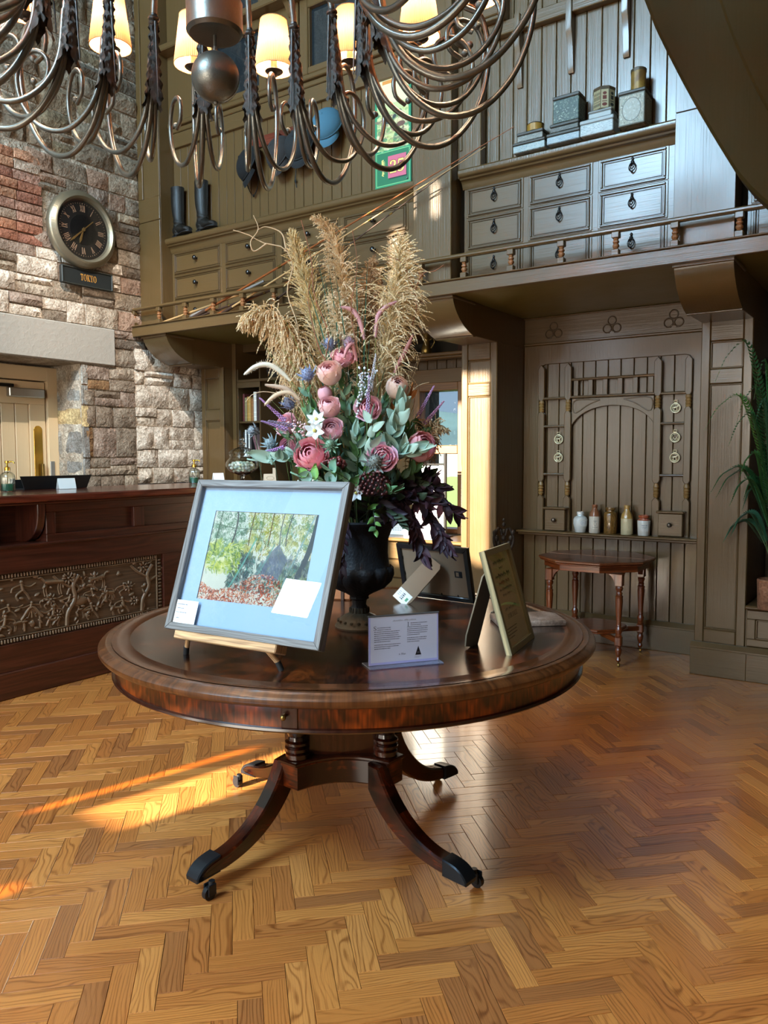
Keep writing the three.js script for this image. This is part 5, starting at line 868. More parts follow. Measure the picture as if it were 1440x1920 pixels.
{
  // pale slab and dark carved ornament behind the gilt frame, leather box behind the urn
  const t = thing('stone_slab', 'pale pink-white stone slab lying flat behind the gilt framed notice', 'slab', [-1.165, TY, -2.59], 0.75);
  mesh('slab', ext(shape([[-0.12, -0.07], [0.12, -0.085], [0.13, 0.04], [0.1, 0.08], [-0.11, 0.07]]), 0.022, { b: 0.005, bs: 2 }).applyMatrix4(new THREE.Matrix4().makeRotationX(-PI / 2)), S({ color: '#b39d92', map: rep(T.stone, 4, 4), roughness: 0.5 }), t);
  const o = thing('carved_ornament', 'dark carved wooden finial showing above the gilt framed notice', 'ornament', [-1.285, TY, -2.66], 0.5), m = S({ color: '#2b211b', roughness: 0.45 });
  mesh('base', lathe([[0, 0], [0.045, 0], [0.047, 0.01], [0.03, 0.02], [0.014, 0.04], [0.012, 0.2], [0.02, 0.22], [0, 0.23]], 20), m, o);
  const G = []; for (const s of [-1, 1]) { G.push(tube([[0, 0.22, 0], [s * 0.03, 0.26, 0.004], [s * 0.034, 0.3, 0.006], [s * 0.016, 0.33, 0.006], [s * 0.006, 0.3, 0.006]], (k) => 0.009 * (1 - k * 0.5), 18, 7)); for (let k = 0; k < 4; k++) G.push(ball(0.009, [s * (0.012 + k * 0.007), 0.25 + k * 0.02, 0.008], [1, 1.3, 0.7], 8, 6)); } for (let k = 0; k < 5; k++) G.push(ball(0.011 - k * 0.001, [0, 0.24 + k * 0.025, 0.006], [1, 1.3, 0.8], 8, 6)); G.push(ball(0.006, [0, 0.358, 0.004]));
  mesh('carving', merge(G), m, o);
  const b = thing('leather_box', 'tan leather box standing behind the dark urn', 'box', [-2.02, TY, -2.6], 0.45);
  mesh('body', bx(0.13, 0.07, 0.09, { c: 0.006, at: [0, 0.035, 0] }), S({ color: '#a5673e', roughness: 0.6, bumpMap: T.fine, bumpScale: 0.0008 }), b); mesh('lid', bx(0.136, 0.02, 0.096, { c: 0.005, at: [0, 0.08, 0] }), S({ color: '#96592f', roughness: 0.55 }), b); mesh('strap', bx(0.014, 0.096, 0.1, { c: 0.002, at: [0.03, 0.047, 0] }), S({ color: '#3b2417', roughness: 0.5 }), b);
}

// ================================================================== URN AND FLOWERS
// local axes of the arrangement: x to the right of the room's view of it, z out towards the open floor
const FC = [-1.614, -2.2], FY = 0.601, fcos = Math.cos(FY), fsin = Math.sin(FY);
const fw = (x, y, z) => [FC[0] + x * fcos + z * fsin, y, FC[1] - x * fsin + z * fcos];
{
  const t = thing('urn', 'dark weathered metal urn with a lobed bowl and a round foot holding the flower arrangement', 'urn', [FC[0], 0, FC[1]], FY);
  const m = S({ color: '#2b292c', roughness: 0.6, metalness: 0.35, bumpMap: T.fine, bumpScale: 0.0015 }), fm = S({ color: '#5d5040', roughness: 0.55, metalness: 0.3, bumpMap: T.fine, bumpScale: 0.0015 });
  mesh('foot', lathe([[0, TY], [0.084, TY], [0.086, TY + 0.006], [0.08, TY + 0.014], [0.076, TY + 0.016], [0.07, TY + 0.03], [0.062, TY + 0.036], [0.058, TY + 0.04], [0.04, TY + 0.048], [0.034, TY + 0.052], [0.03, TY + 0.07], [0, TY + 0.072]], 48), fm, t);
  { const g = []; for (let k = 0; k < 18; k++) { const a = k / 18 * 2 * PI; g.push(ball(0.006, [Math.sin(a) * 0.0735, TY + 0.025, Math.cos(a) * 0.0735], [1, 0.8, 1], 8, 6)); g.push(tf(ball(0.0045, [0, 0, 0], [0.8, 2.4, 0.8], 6, 6), [Math.sin(a) * 0.033, TY + 0.06, Math.cos(a) * 0.033])); } mesh('foot_beads', merge(g), fm, t); }
  mesh('stem', lathe([[0.03, TY + 0.068], [0.024, TY + 0.08], [0.026, TY + 0.096], [0.034, TY + 0.102], [0.032, TY + 0.108], [0.036, TY + 0.115]], 32), m, t);
  mesh('bowl', lathe([[0.0300, TY + 0.11], [0.0500, TY + 0.122], [0.0866, TY + 0.14], [0.1110, TY + 0.165], [0.1199, TY + 0.19], [0.1177, TY + 0.208], [0.1088, TY + 0.216]], 120, { crease: 60, mod: (a, y, r) => 1 + 0.09 * (Math.abs(Math.sin(a * 6)) - 0.5) * sst(0.03, 0.07, r) }), m, t);
  mesh('body', lathe([[0.1088, TY + 0.214], [0.1043, TY + 0.222], [0.0999, TY + 0.26], [0.1021, TY + 0.31], [0.1154, TY + 0.345], [0.1354, TY + 0.362], [0.1399, TY + 0.37], [0.1332, TY + 0.376], [0.1166, TY + 0.372], [0.0944, TY + 0.33], [0, TY + 0.32]], 64), m, t);
}
const F = {};                                               // plant materials
{
  const lm = (c, o = {}) => PH({ color: c, roughness: 0.62, transmission: 0.18, thickness: 0, side: THREE.DoubleSide, ...o });
  Object.assign(F, { stem: S({ color: '#55703f', roughness: 0.7 }), stemDark: S({ color: '#3d4a32', roughness: 0.7 }), twig: S({ color: '#8b5b40', roughness: 0.7 }), twigPale: S({ color: '#c9b08e', roughness: 0.7 }), lamb: lm('#a9c3b4', { roughness: 0.8 }), lamb2: lm('#8fb0a2', { roughness: 0.8 }), euc: lm('#7aa58c'), leaf: lm('#4c7a48'), leafBright: lm('#76a852'), dark: lm('#33202e', { transmission: 0.08 }), dark2: lm('#4a2a36', { transmission: 0.08 }), sepal: lm('#7f9a52'), grass: lm('#5f7f55'), grass2: lm('#8fa05f'), blade: lm('#2f6a55') });
}
const leafGeo = (L, W, bend = 0.15, cup = 0.12, tip = 1) => grid(4, 8, (u, v) => { const x = (u - 0.5) * 2, w = W * Math.pow(Math.sin(PI * Math.min(1, Math.pow(v, 0.75) * 0.98 + 0.01)), 0.75) * (1 - 0.2 * v * tip); return [x * w / 2, v * L, -bend * L * v * v + cup * W * x * x]; });
const orient = (dir, roll = 0) => { const y = V(...dir).normalize(), r = Math.abs(y.y) > 0.95 ? V(1, 0, 0) : V(0, 1, 0), x = r.clone().cross(y).normalize(), z = x.clone().cross(y); const q = new THREE.Quaternion().setFromRotationMatrix(new THREE.Matrix4().makeBasis(x, y, z)); return q.multiply(new THREE.Quaternion().setFromAxisAngle(V(0, 1, 0), roll)); };
const orientF = (dir, roll = 0) => { const y = V(...dir).normalize(), r = Math.abs(y.z) > 0.95 ? V(0, 1, 0) : V(0, 0, 1), x = y.clone().cross(r).normalize(), z = x.clone().cross(y); const q = new THREE.Quaternion().setFromRotationMatrix(new THREE.Matrix4().makeBasis(x, y, z)); return q.multiply(new THREE.Quaternion().setFromAxisAngle(V(0, 1, 0), roll)); };
const atDir = (g, p, dir, roll = 0, s = 1) => g.clone().applyMatrix4(new THREE.Matrix4().compose(V(...p), orient(dir, roll), V(s, s, s)));
const place = (o, p, dir, roll = 0, s = 1) => { o.position.set(...p); o.quaternion.copy(orient(dir, roll)); o.scale.setScalar(s); return o; };
const fthing = (name, label, cat, p, group) => thing(name, label, cat, fw(...p), FY, group);
const toUrn = (p, mid = 0.5) => { const e = [clamp(p[0] * -0.55, -0.05, 0.05), 1.1 - p[1], clamp(-p[2] * 0.75, -0.12, 0.05)]; return [[0, 0, 0], [e[0] * 0.35, e[1] * 0.45, e[2] * 0.3], [e[0], e[1], e[2]]]; };

// roses and peonies: petals wrapped from a tight heart outwards
const petalGeo = (R, top, w, curl) => grid(8, 8, (u, v) => { const a = (u - 0.5) * 2, at = (top - 20 * a * a * a * a) * D, al = lerp(22 * D, at, v), ph = a * w * (0.55 + 0.45 * Math.sin(PI * Math.min(1, 0.25 + v * 0.6))), k = Math.max(0, v - 0.72) / 0.28, r = R * Math.sin(al) + curl * k * k + 0.03 * Math.sin(a * 7 + R * 20) * k, y = -R * Math.cos(al) * 1.08 - curl * 0.6 * k * k; return [Math.sin(ph) * r, y, Math.cos(ph) * r]; });
const LAYERS = [[0.2, 168, 1.5, 0, 3], [0.36, 160, 1.25, 0.01, 4], [0.53, 150, 1.1, 0.03, 5], [0.7, 140, 1.0, 0.07, 6], [0.86, 128, 0.95, 0.12, 6], [1.0, 112, 0.9, 0.18, 6]];
const petalSets = new Map();
function rose(name, label, cat, p, dir, size, inner, outer, o = {}) {
  const t = fthing(name, label, cat, p, o.group), op = o.open ?? 1, nL = o.layers ?? 6, key = op + '_' + nL;
  if (!petalSets.has(key)) petalSets.set(key, LAYERS.slice(0, nL).map(([R, top, w, c]) => petalGeo(R * 6 / nL * (nL < 6 ? 0.95 : 1), 180 - (180 - top) * op, w, c * op)));
  const gs = petalSets.get(key), h = new THREE.Group(); h.name = 'bloom'; t.add(h); place(h, [0, 0, 0], dir, rr(0, 6), size);
  const mats = gs.map((_, k) => PH({ color: new THREE.Color(inner).lerp(new THREE.Color(outer), Math.pow(k / (nL - 1), 0.9)).lerp(new THREE.Color('#ffd3de'), 0.5), roughness: 0.65, transmission: 0.34, thickness: 0, side: THREE.DoubleSide }));
  gs.forEach((g, k) => { const n = LAYERS[k][4] + (o.extra ?? 0), a0 = rnd() * 6; for (let i = 0; i < n; i++) { const q = mesh('petal', g, mats[k], h); q.rotation.set(rr(-0.07, 0.07), a0 + i / n * 2 * PI + rr(-0.12, 0.12), rr(-0.07, 0.07), 'YXZ'); q.scale.setScalar(rr(0.95, 1.05)); } });
  const sp = []; for (let k = 0; k < 5; k++) sp.push(atDir(leafGeo(0.9, 0.4, 0.2), [0, -1.0, 0], [Math.sin(k * 1.257), 0.3, Math.cos(k * 1.257)], 0)); sp.push(ball(0.32, [0, -1.05, 0], [1, 0.9, 1], 10, 8));
  mesh('calyx', merge(sp), F.sepal, h);
  const e = toUrn(p), d = V(...dir).normalize().multiplyScalar(-1.05 * size); mesh('stem', tube([[d.x, d.y, d.z], [d.x * 1.6, d.y * 1.6 - 0.02, d.z * 1.6], e[2]], 0.0028, 12, 6), F.stem, t);
  return t;
}
seed(101);
rose('rose', 'pink rose with cream outer petals, topmost but one, below the tallest pink rose', 'rose', [-0.088, 1.622, 0.15], [-0.15, 0.72, 0.62], 0.04, '#dc5f80', '#f1e3bf', { group: 'roses', open: 0.8 });
rose('rose', 'highest pink rose, just above and behind the cream-edged rose', 'rose', [-0.046, 1.68, 0.09], [0.05, 0.75, 0.6], 0.036, '#de6f88', '#f0b4b4', { group: 'roses', open: 1.1 });
rose('rose', 'small half-open mauve pink rose above the dusky mauve rose', 'rose', [-0.088, 1.512, 0.15], [-0.05, 0.75, 0.6], 0.035, '#c9627d', '#efc9bd', { group: 'roses', open: 0.75 });
rose('rose', 'small pink bud rose leaning out above the half-open mauve rose', 'rose', [-0.105, 1.556, 0.11], [-0.3, 0.8, 0.4], 0.024, '#d3738c', '#e6a5b0', { group: 'roses', layers: 4, open: 0.5 });
rose('rose', 'dusky mauve rose with green-tinged outer petals next to the white blossom', 'rose', [-0.079, 1.438, 0.17], [-0.1, 0.55, 0.82], 0.037, '#9c4a70', '#e3b9bf', { group: 'roses', open: 0.95 });
rose('rose', 'pale pink open garden rose in the middle of the arrangement', 'rose', [0.036, 1.507, 0.16], [0.05, 0.35, 0.93], 0.038, '#f0807c', '#f2c3d6', { group: 'roses', extra: 1, open: 1.2 });
rose('rose', 'pink and cream rosebud standing up on the right among dry grass', 'rose', [0.131, 1.577, 0.1], [0.15, 0.68, 0.7], 0.036, '#c96f98', '#ece2b4', { group: 'roses', open: 0.45 });
rose('rose', 'cupped pale pink garden rose low in front beside the berry head', 'rose', [0.082, 1.348, 0.19], [0.05, 0.3, 0.95], 0.042, '#e86f78', '#f3bedc', { group: 'roses', extra: 1, open: 1.15 });
rose('rose', 'small dark pink rosebud half hidden behind grey felted leaves', 'rose', [0.148, 1.49, 0.07], [0.1, 0.8, 0.5], 0.026, '#b3566f', '#dcb49a', { group: 'roses', layers: 4, open: 0.5 });
rose('peony', 'large bright coral pink peony at the lower left of the arrangement', 'peony', [-0.148, 1.355, 0.17], [-0.2, 0.4, 0.88], 0.052, '#ea3a62', '#f4a3a8', { group: 'peonies', extra: 2, open: 0.95 });
rose('peony', 'large dusky rose peony with deep red heart at the right edge', 'peony', [0.211, 1.38, 0.1], [0.45, 0.5, 0.7], 0.048, '#b3283f', '#e78f94', { group: 'peonies', extra: 1, open: 0.6 });
rose('peony', 'ruffled pink peony half hidden by lavender at the far left', 'peony', [-0.245, 1.46, 0.05], [-0.6, 0.5, 0.6], 0.036, '#e08aa6', '#edb5c2', { group: 'peonies', extra: 1, open: 1.1 });
rose('peony', 'small crimson pink bloom low at the left behind felted leaves', 'peony', [-0.232, 1.385, 0.07], [-0.5, 0.3, 0.8], 0.03, '#a63a5c', '#c96a86', { group: 'peonies', open: 1 });

// pampas plumes: an arching rachis hung with beaded strands
function plume(label, pts, o = {}) {
  const p = pts[0], t = fthing('pampas_plume', label, 'pampas grass', p, 'pampas plumes'), loc = pts.map((q) => V(q[0] - p[0], q[1] - p[1], q[2] - p[2]));
  const c = new THREE.CatmullRomCurve3(loc, false, 'catmullrom', 0.5);
  mesh('stalk', tube(c, (k) => 0.0032 * (1 - 0.75 * k), 30, 6), S({ color: '#b9a45f', roughness: 0.7 }), t);
  const N = Math.round((o.n ?? 260) * 2.6), P = [], Cc = [], t0 = o.t0 ?? 0.3, A = V(), col = new THREE.Color(), c0 = new THREE.Color(o.c0 ?? '#e0c79a'), c1 = new THREE.Color(o.c1 ?? '#c09a6a');
  for (let i = 0; i < N; i++) {
    const k = t0 + (1 - t0) * (i / N), q = c.getPointAt(k), T = c.getTangentAt(k), a = rnd() * 2 * PI, env = Math.pow(Math.sin(PI * (0.1 + 0.87 * (i / N))), 0.7);
    const side = V(rr(-1, 1), rr(-0.4, 0.5), rr(-1, 1) * 0.9).normalize(); side.x += (o.bias ?? 0) * rr(0.3, 1.5); side.normalize();
    const L = (o.len ?? 0.13) * env * rr(0.3, 0.95), m = Math.max(5, Math.round(L / 0.0085)), up = (o.up ?? 0.9) * rr(0.25, 1.5), wob = V(rr(-1, 1), rr(-0.6, 0.6), rr(-1, 1)).multiplyScalar(0.09), drp = (o.droop ?? 0.1) * rr(0.4, 1.5);
    let x = q.clone(), d = side.clone().multiplyScalar(0.75).addScaledVector(T, up).normalize();
    const mixc = rnd();
    for (let s = 0; s < m; s++) {
      d.y -= drp * (0.4 + s / m); d.add(wob); d.normalize(); const nx = x.clone().addScaledVector(d, L / m), w = (0.0021 + 0.0017 * rnd()) * (1 - 0.4 * s / m);
      const u = d.clone().cross(V(rnd() - 0.5, rnd() - 0.5, rnd() - 0.5)).normalize().multiplyScalar(w), v = d.clone().cross(u).normalize().multiplyScalar(w), mid = x.clone().lerp(nx, 0.45), e = nx.clone().addScaledVector(d, L / m * 0.35);
      const r = [mid.clone().add(u), mid.clone().add(v), mid.clone().sub(u).sub(v)];
      col.copy(c0).lerp(c1, clamp(mixc * 0.7 + rnd() * 0.4, 0, 1));
      for (let b = 0; b < 3; b++) { const g0 = r[b], g1 = r[(b + 1) % 3]; for (const z of [x, g0, g1, e, g1, g0]) { P.push(z.x, z.y, z.z); Cc.push(col.r, col.g, col.b); } }
      x = nx;
    }
  }
  const g = new THREE.BufferGeometry(); g.setAttribute('position', new THREE.Float32BufferAttribute(P, 3)); g.setAttribute('color', new THREE.Float32BufferAttribute(Cc, 3)); g.computeVertexNormals();
  kind(mesh('plume', uvBox(g), PH({ color: '#ffffff', vertexColors: true, roughness: 0.9, transmission: 0.5, thickness: 0, side: THREE.DoubleSide }), t), 'stuff');
}
seed(111);
plume('drooping pampas plume arching out over the left side', [[-0.03, 1.12, 0], [-0.1, 1.36, 0], [-0.17, 1.62, 0.0], [-0.25, 1.79, 0.02], [-0.325, 1.835, 0.04], [-0.385, 1.79, 0.06]], { n: 420, len: 0.17, droop: 0.32, bias: -0.4, up: 0.5, t0: 0.38, c0: '#fbeecf', c1: '#e6cda2' });
plume('upright pampas plume left of the tallest one', [[-0.02, 1.12, 0], [-0.075, 1.4, 0], [-0.125, 1.72, 0], [-0.175, 1.93, 0], [-0.22, 2.1, 0.01]], { n: 300, len: 0.13, droop: 0.03, up: 1.6, t0: 0.42, c0: '#fbf0cc', c1: '#e4d09c' });
plume('tallest pampas plume with its tip nodding to one side', [[-0.01, 1.12, -0.04], [-0.02, 1.5, -0.05], [-0.03, 1.76, -0.05], [-0.055, 1.98, -0.05], [-0.095, 2.12, -0.04], [-0.15, 2.165, -0.03]], { n: 340, len: 0.12, droop: 0.16, up: 1.0, bias: -0.35, t0: 0.4, c0: '#fff6e0', c1: '#e8cd9e' });
plume('brownish round-topped pampas plume standing at the back', [[0, 1.12, -0.08], [0.02, 1.5, -0.1], [0.035, 1.74, -0.1], [0.04, 1.95, -0.1], [0.05, 2.04, -0.1]], { n: 360, len: 0.1, droop: 0.24, up: 0.7, t0: 0.5, c0: '#e6c9a0', c1: '#c9a678' });
plume('wide airy pampas plume on the right side', [[0.02, 1.12, 0], [0.06, 1.45, 0], [0.09, 1.72, 0], [0.13, 1.92, 0], [0.145, 2.08, 0]], { n: 380, len: 0.19, droop: 0.12, up: 1.1, bias: 0.45, t0: 0.36, c0: '#fff4da', c1: '#ecdcb2' });
plume('short pale pampas plume in the middle behind the green blades', [[-0.01, 1.12, 0.03], [-0.03, 1.45, 0.04], [-0.05, 1.66, 0.04], [-0.065, 1.82, 0.04], [-0.085, 1.89, 0.05]], { n: 320, len: 0.11, droop: 0.22, up: 0.7, t0: 0.42, c0: '#fff8e6', c1: '#f0dfbe' });
plume('small cream pampas spray low at the right beside the peony', [[0.1, 1.15, 0.02], [0.2, 1.33, 0.03], [0.25, 1.45, 0.04], [0.3, 1.44, 0.06]], { n: 160, len: 0.09, droop: 0.3, up: 0.6, t0: 0.45, c0: '#e6d2ac', c1: '#bb9a68' });

// fox-tail grasses: soft bristly tails on thin bent stems
function foxtail(label, pts, len, r, color) {
  const p = pts[0], t = fthing('foxtail_grass', label, 'grass', p, 'fox-tail grasses'), loc = pts.map((q) => V(q[0] - p[0], q[1] - p[1], q[2] - p[2])), c = new THREE.CatmullRomCurve3(loc);
  mesh('stem', tube(c, 0.0014, 24, 5), F.grass2, t);
  const P = [], n = 420; for (let i = 0; i < n; i++) { const k = 1 - len + len * (i / n), q = c.getPointAt(k), T = c.getTangentAt(k), d = V(rnd() - 0.5, rnd() - 0.5, rnd() - 0.5).normalize().addScaledVector(T, 0.7).normalize(), L = r * rr(0.7, 1.2) * Math.pow(Math.sin(PI * (0.08 + 0.86 * i / n)), 0.5), s = d.clone().cross(V(0.3, 0.5, 0.8)).normalize().multiplyScalar(0.0011), e = q.clone().addScaledVector(d, L); P.push(q.x - s.x, q.y - s.y, q.z - s.z, q.x + s.x, q.y + s.y, q.z + s.z, e.x, e.y, e.z); }
  const g = new THREE.BufferGeometry(); g.setAttribute('position', new THREE.Float32BufferAttribute(P, 3)); g.computeVertexNormals();
  const core = tube(new THREE.CatmullRomCurve3([0, 0.25, 0.5, 0.75, 1].map((k) => c.getPointAt(1 - len + len * k))), (k) => r * 0.55 * Math.pow(Math.sin(PI * (0.06 + 0.88 * k)), 0.5), 14, 7);
  mesh('tail', merge([uvBox(g), core]), PH({ color, roughness: 0.9, side: THREE.DoubleSide, transmission: 0.2, thickness: 0 }), t);
}
seed(121);
foxtail('white fox-tail grass reaching furthest out to the left', [[-0.02, 1.15, 0.02], [-0.13, 1.45, 0.06], [-0.24, 1.62, 0.09], [-0.31, 1.655, 0.1], [-0.37, 1.622, 0.1]], 0.26, 0.016, '#e6e2d2');
foxtail('pale grey-pink fox-tail grass just below the white one', [[-0.03, 1.15, 0.02], [-0.14, 1.42, 0.08], [-0.22, 1.565, 0.11], [-0.3, 1.585, 0.12]], 0.25, 0.014, '#cbb39f');
foxtail('cream fox-tail grass drooping to a point on the left', [[-0.03, 1.15, 0.03], [-0.15, 1.42, 0.1], [-0.2, 1.55, 0.12], [-0.255, 1.555, 0.13], [-0.3, 1.52, 0.13]], 0.24, 0.014, '#d9c3a6');
foxtail('pink fox-tail grass standing straight in the middle', [[0, 1.15, 0.02], [0.03, 1.5, 0.06], [0.03, 1.7, 0.07], [-0.01, 1.83, 0.07], [-0.055, 1.845, 0.07]], 0.2, 0.014, '#d4a0a4');
foxtail('pink fox-tail grass bent to the right above the roses', [[0.01, 1.15, 0.02], [0.07, 1.5, 0.05], [0.06, 1.7, 0.05], [0.075, 1.83, 0.05], [0.13, 1.865, 0.05]], 0.2, 0.014, '#d6a3ae');
foxtail('rosy fox-tail grass slanting up on the right', [[0.02, 1.15, 0.02], [0.1, 1.45, 0.04], [0.12, 1.62, 0.04], [0.16, 1.7, 0.05], [0.185, 1.755, 0.05]], 0.22, 0.014, '#c98f8c');
foxtail('short pink fox-tail grass curling over the highest rose', [[0, 1.15, 0.04], [-0.005, 1.5, 0.1], [0.0, 1.66, 0.12], [-0.02, 1.715, 0.14], [-0.04, 1.67, 0.15]], 0.18, 0.013, '#d99a9e');

// curly twigs
const twig = (label, m, r, ...lines) => { const p = lines[0][0], t = fthing('curly_twig', label, 'twig', p, 'curly twigs'); lines.forEach((l, i) => mesh(i ? 'side_twig' : 'twig', tube(l.map((q) => [q[0] - p[0], q[1] - p[1], q[2] - p[2]]), (k) => r * (i ? 0.75 : 1) * (1 - 0.6 * k), 40, 6), m, t)); };
twig('long curly twig twisting up past the left plume with a forked tip', F.twigPale, 0.0042, [[-0.03, 1.15, 0], [-0.13, 1.38, 0.01], [-0.19, 1.6, 0.02], [-0.2, 1.78, 0.02], [-0.235, 1.9, 0.03], [-0.215, 1.98, 0.04], [-0.24, 2.04, 0.05], [-0.31, 2.058, 0.05], [-0.36, 2.085, 0.05], [-0.41, 2.1, 0.05]], [[-0.3, 2.055, 0.05], [-0.34, 2.03, 0.055], [-0.35, 2.06, 0.06], [-0.325, 2.1, 0.06], [-0.34, 2.145, 0.06]], [[-0.235, 2.04, 0.05], [-0.25, 2.09, 0.05], [-0.3, 2.11, 0.05], [-0.33, 2.1, 0.05]]);
twig('reddish curly twig in front of the upright left plume', F.twig, 0.0034, [[-0.01, 1.15, 0.04], [-0.07, 1.4, 0.07], [-0.11, 1.62, 0.08], [-0.095, 1.75, 0.08], [-0.14, 1.88, 0.08], [-0.15, 2.0, 0.08], [-0.18, 2.12, 0.09]], [[-0.1, 1.66, 0.08], [-0.13, 1.72, 0.08], [-0.16, 1.86, 0.08], [-0.15, 1.95, 0.08]]);
twig('brown curly twig wandering through the middle plumes', F.twig, 0.0028, [[0, 1.15, 0.04], [-0.01, 1.45, 0.08], [0.01, 1.65, 0.08], [-0.02, 1.82, 0.08], [0.0, 1.98, 0.06], [-0.015, 2.1, 0.05]]);
twig('looping brown twig bowing out over the right plume', F.twig, 0.0036, [[0.03, 1.15, 0], [0.1, 1.4, 0], [0.13, 1.64, 0.01], [0.18, 1.78, 0.01], [0.2, 1.86, 0.02], [0.185, 1.92, 0.02], [0.15, 2.0, 0.02], [0.1, 2.02, 0.02]], [[0.19, 1.9, 0.02], [0.22, 1.96, 0.03], [0.26, 1.97, 0.03], [0.29, 1.99, 0.03]]);
twig('thin forked straw twig at the right above the orange leaf', F.twigPale, 0.0024, [[0.04, 1.2, 0.02], [0.14, 1.42, 0.04], [0.19, 1.53, 0.05], [0.18, 1.575, 0.05], [0.155, 1.61, 0.05]], [[0.182, 1.57, 0.05], [0.21, 1.59, 0.05], [0.24, 1.598, 0.05]]);
twig('thin pale twig reaching left below the fox-tail grasses', F.twigPale, 0.0024, [[-0.02, 1.2, 0.05], [-0.14, 1.43, 0.1], [-0.21, 1.535, 0.11], [-0.29, 1.562, 0.12], [-0.34, 1.555, 0.12], [-0.365, 1.53, 0.12]]);

// long blades and wispy dry grass
function tuft(name, label, cat, p, items, m, w) { const t = fthing(name, label, cat, p); for (const [e, b] of items) mesh('blade', grid(2, 12, (u, v) => { const x = lerp(0, e[0], v * v * 0.7 + v * 0.3) + b * Math.sin(PI * v), y = e[1] * v, z = lerp(0, e[2], v); return [x + (u - 0.5) * w * Math.pow(1 - v, 0.6), y, z + Math.abs(u - 0.5) * w * 0.4]; }), m, t); return t; }
seed(131);
tuft('green_blades', 'tuft of long narrow deep green blades among the pampas', 'grass', [0, 1.12, 0.04], Array.from({ length: 24 }, () => [[rr(-0.2, 0.12), rr(0.5, 0.92), rr(-0.04, 0.06)], rr(-0.01, 0.01)]), F.blade, 0.009);
tuft('green_blades', 'tuft of light yellow-green grass blades at the left of the pampas', 'grass', [-0.02, 1.12, 0.02], Array.from({ length: 22 }, () => [[rr(-0.32, 0.0), rr(0.35, 0.75), rr(-0.02, 0.08)], rr(-0.02, 0.02)]), F.grass2, 0.005);
tuft('dry_grass', 'tuft of wispy straw-brown dry grass at the right', 'grass', [0.04, 1.12, 0.02], Array.from({ length: 60 }, () => [[rr(0.0, 0.2), rr(0.35, 0.62), rr(-0.04, 0.1)], rr(-0.03, 0.02)]), PH({ color: '#8d7350', roughness: 0.8, side: THREE.DoubleSide }), 0.004);
tuft('dry_grass', 'tuft of straw-brown dry grass at the left behind the eryngium', 'grass', [-0.03, 1.12, 0.0], Array.from({ length: 40 }, () => [[rr(-0.24, -0.06), rr(0.4, 0.62), rr(-0.04, 0.06)], rr(-0.02, 0.03)]), PH({ color: '#9a8058', roughness: 0.8, side: THREE.DoubleSide }), 0.004);

// leafy sprays: a stem with leaves, each leaf its own piece
function spray(name, label, cat, p, end, n, L, W, mats, o = {}) {
  const t = fthing(name, label, cat, [0, 1.13, 0.02]), c = curve([[0, 0, 0], [lerp(0, p[0], 0.5) + (o.bx ?? 0), lerp(0, p[1] - 1.13, 0.6), p[2] * 0.6], [p[0], p[1] - 1.13, p[2]], [end[0], end[1] - 1.13, end[2]]]);
  mesh('stem', tube(c, (k) => 0.0026 * (1 - 0.6 * k), 30, 5), o.stem ?? F.stemDark, t);
  const gs = [leafGeo(L, W, 0.12, 0.15), leafGeo(L, W, 0.35, 0.25), leafGeo(L * 0.8, W * 0.9, 0.25, -0.1)];
  for (let i = 0; i < n; i++) { const k = (o.k0 ?? 0.5) + (1 - (o.k0 ?? 0.5)) * (i + 0.5) / n, q = c.getPointAt(Math.min(k, 0.999)), T = c.getTangentAt(Math.min(k, 0.999)), s = i % 2 ? 1 : -1, a = s * (o.spread ?? 1) + rr(-0.35, 0.35), d = T.clone().multiplyScalar(o.fwd ?? 0.5).add(V(Math.cos(a * 1.2) * s * 0.8 * Math.sign(1), (o.rise ?? 0.1) + rr(-0.2, 0.3), rr(-0.2, 0.9))); const lf = mesh('leaf', pick(gs), pick(mats), t), ro = rr(-0.75, 0.75); place(lf, [q.x, q.y, q.z], [d.x, d.y, d.z], 0, rr(0.7, 1.1)); lf.quaternion.copy(orientF([d.x, d.y, d.z * 0.5], ro)); }
  const T = c.getTangentAt(1), q = c.getPointAt(1); place(mesh('leaf', gs[0], mats[0], t), [q.x, q.y, q.z], [T.x, T.y, T.z], 0, 0.8);
}
seed(141);
spray('felted_leaves', 'spray of grey-green felted oval leaves at the right of centre', 'foliage', [0.1, 1.36, 0.12], [0.14, 1.52, 0.12], 17, 0.08, 0.054, [F.lamb, F.lamb2], { k0: 0.55 });
spray('felted_leaves', 'spray of felted oval leaves under the dusky peony', 'foliage', [0.1, 1.35, 0.13], [0.2, 1.37, 0.15], 14, 0.075, 0.045, [F.lamb, F.lamb2], { k0: 0.6 });
spray('felted_leaves', 'spray of felted grey leaves spilling at the lower left corner', 'foliage', [-0.17, 1.34, 0.12], [-0.3, 1.34, 0.14], 20, 0.07, 0.042, [F.lamb, F.lamb2, F.euc], { k0: 0.5 });
spray('felted_leaves', 'spray of pale felted leaves beside the pale pink open rose', 'foliage', [0.04, 1.36, 0.16], [0.05, 1.47, 0.19], 7, 0.06, 0.036, [F.lamb], { k0: 0.55 });
spray('eucalyptus', 'eucalyptus sprig with round blue-green leaves along the lower front', 'foliage', [-0.06, 1.26, 0.19], [-0.17, 1.29, 0.21], 10, 0.05, 0.044, [F.euc, F.lamb2, F.leafBright], { k0: 0.45 });
spray('eucalyptus', 'eucalyptus sprig with rounded leaves below the coral peony', 'foliage', [-0.02, 1.27, 0.2], [-0.08, 1.31, 0.24], 8, 0.05, 0.042, [F.euc, F.leaf], { k0: 0.5 });
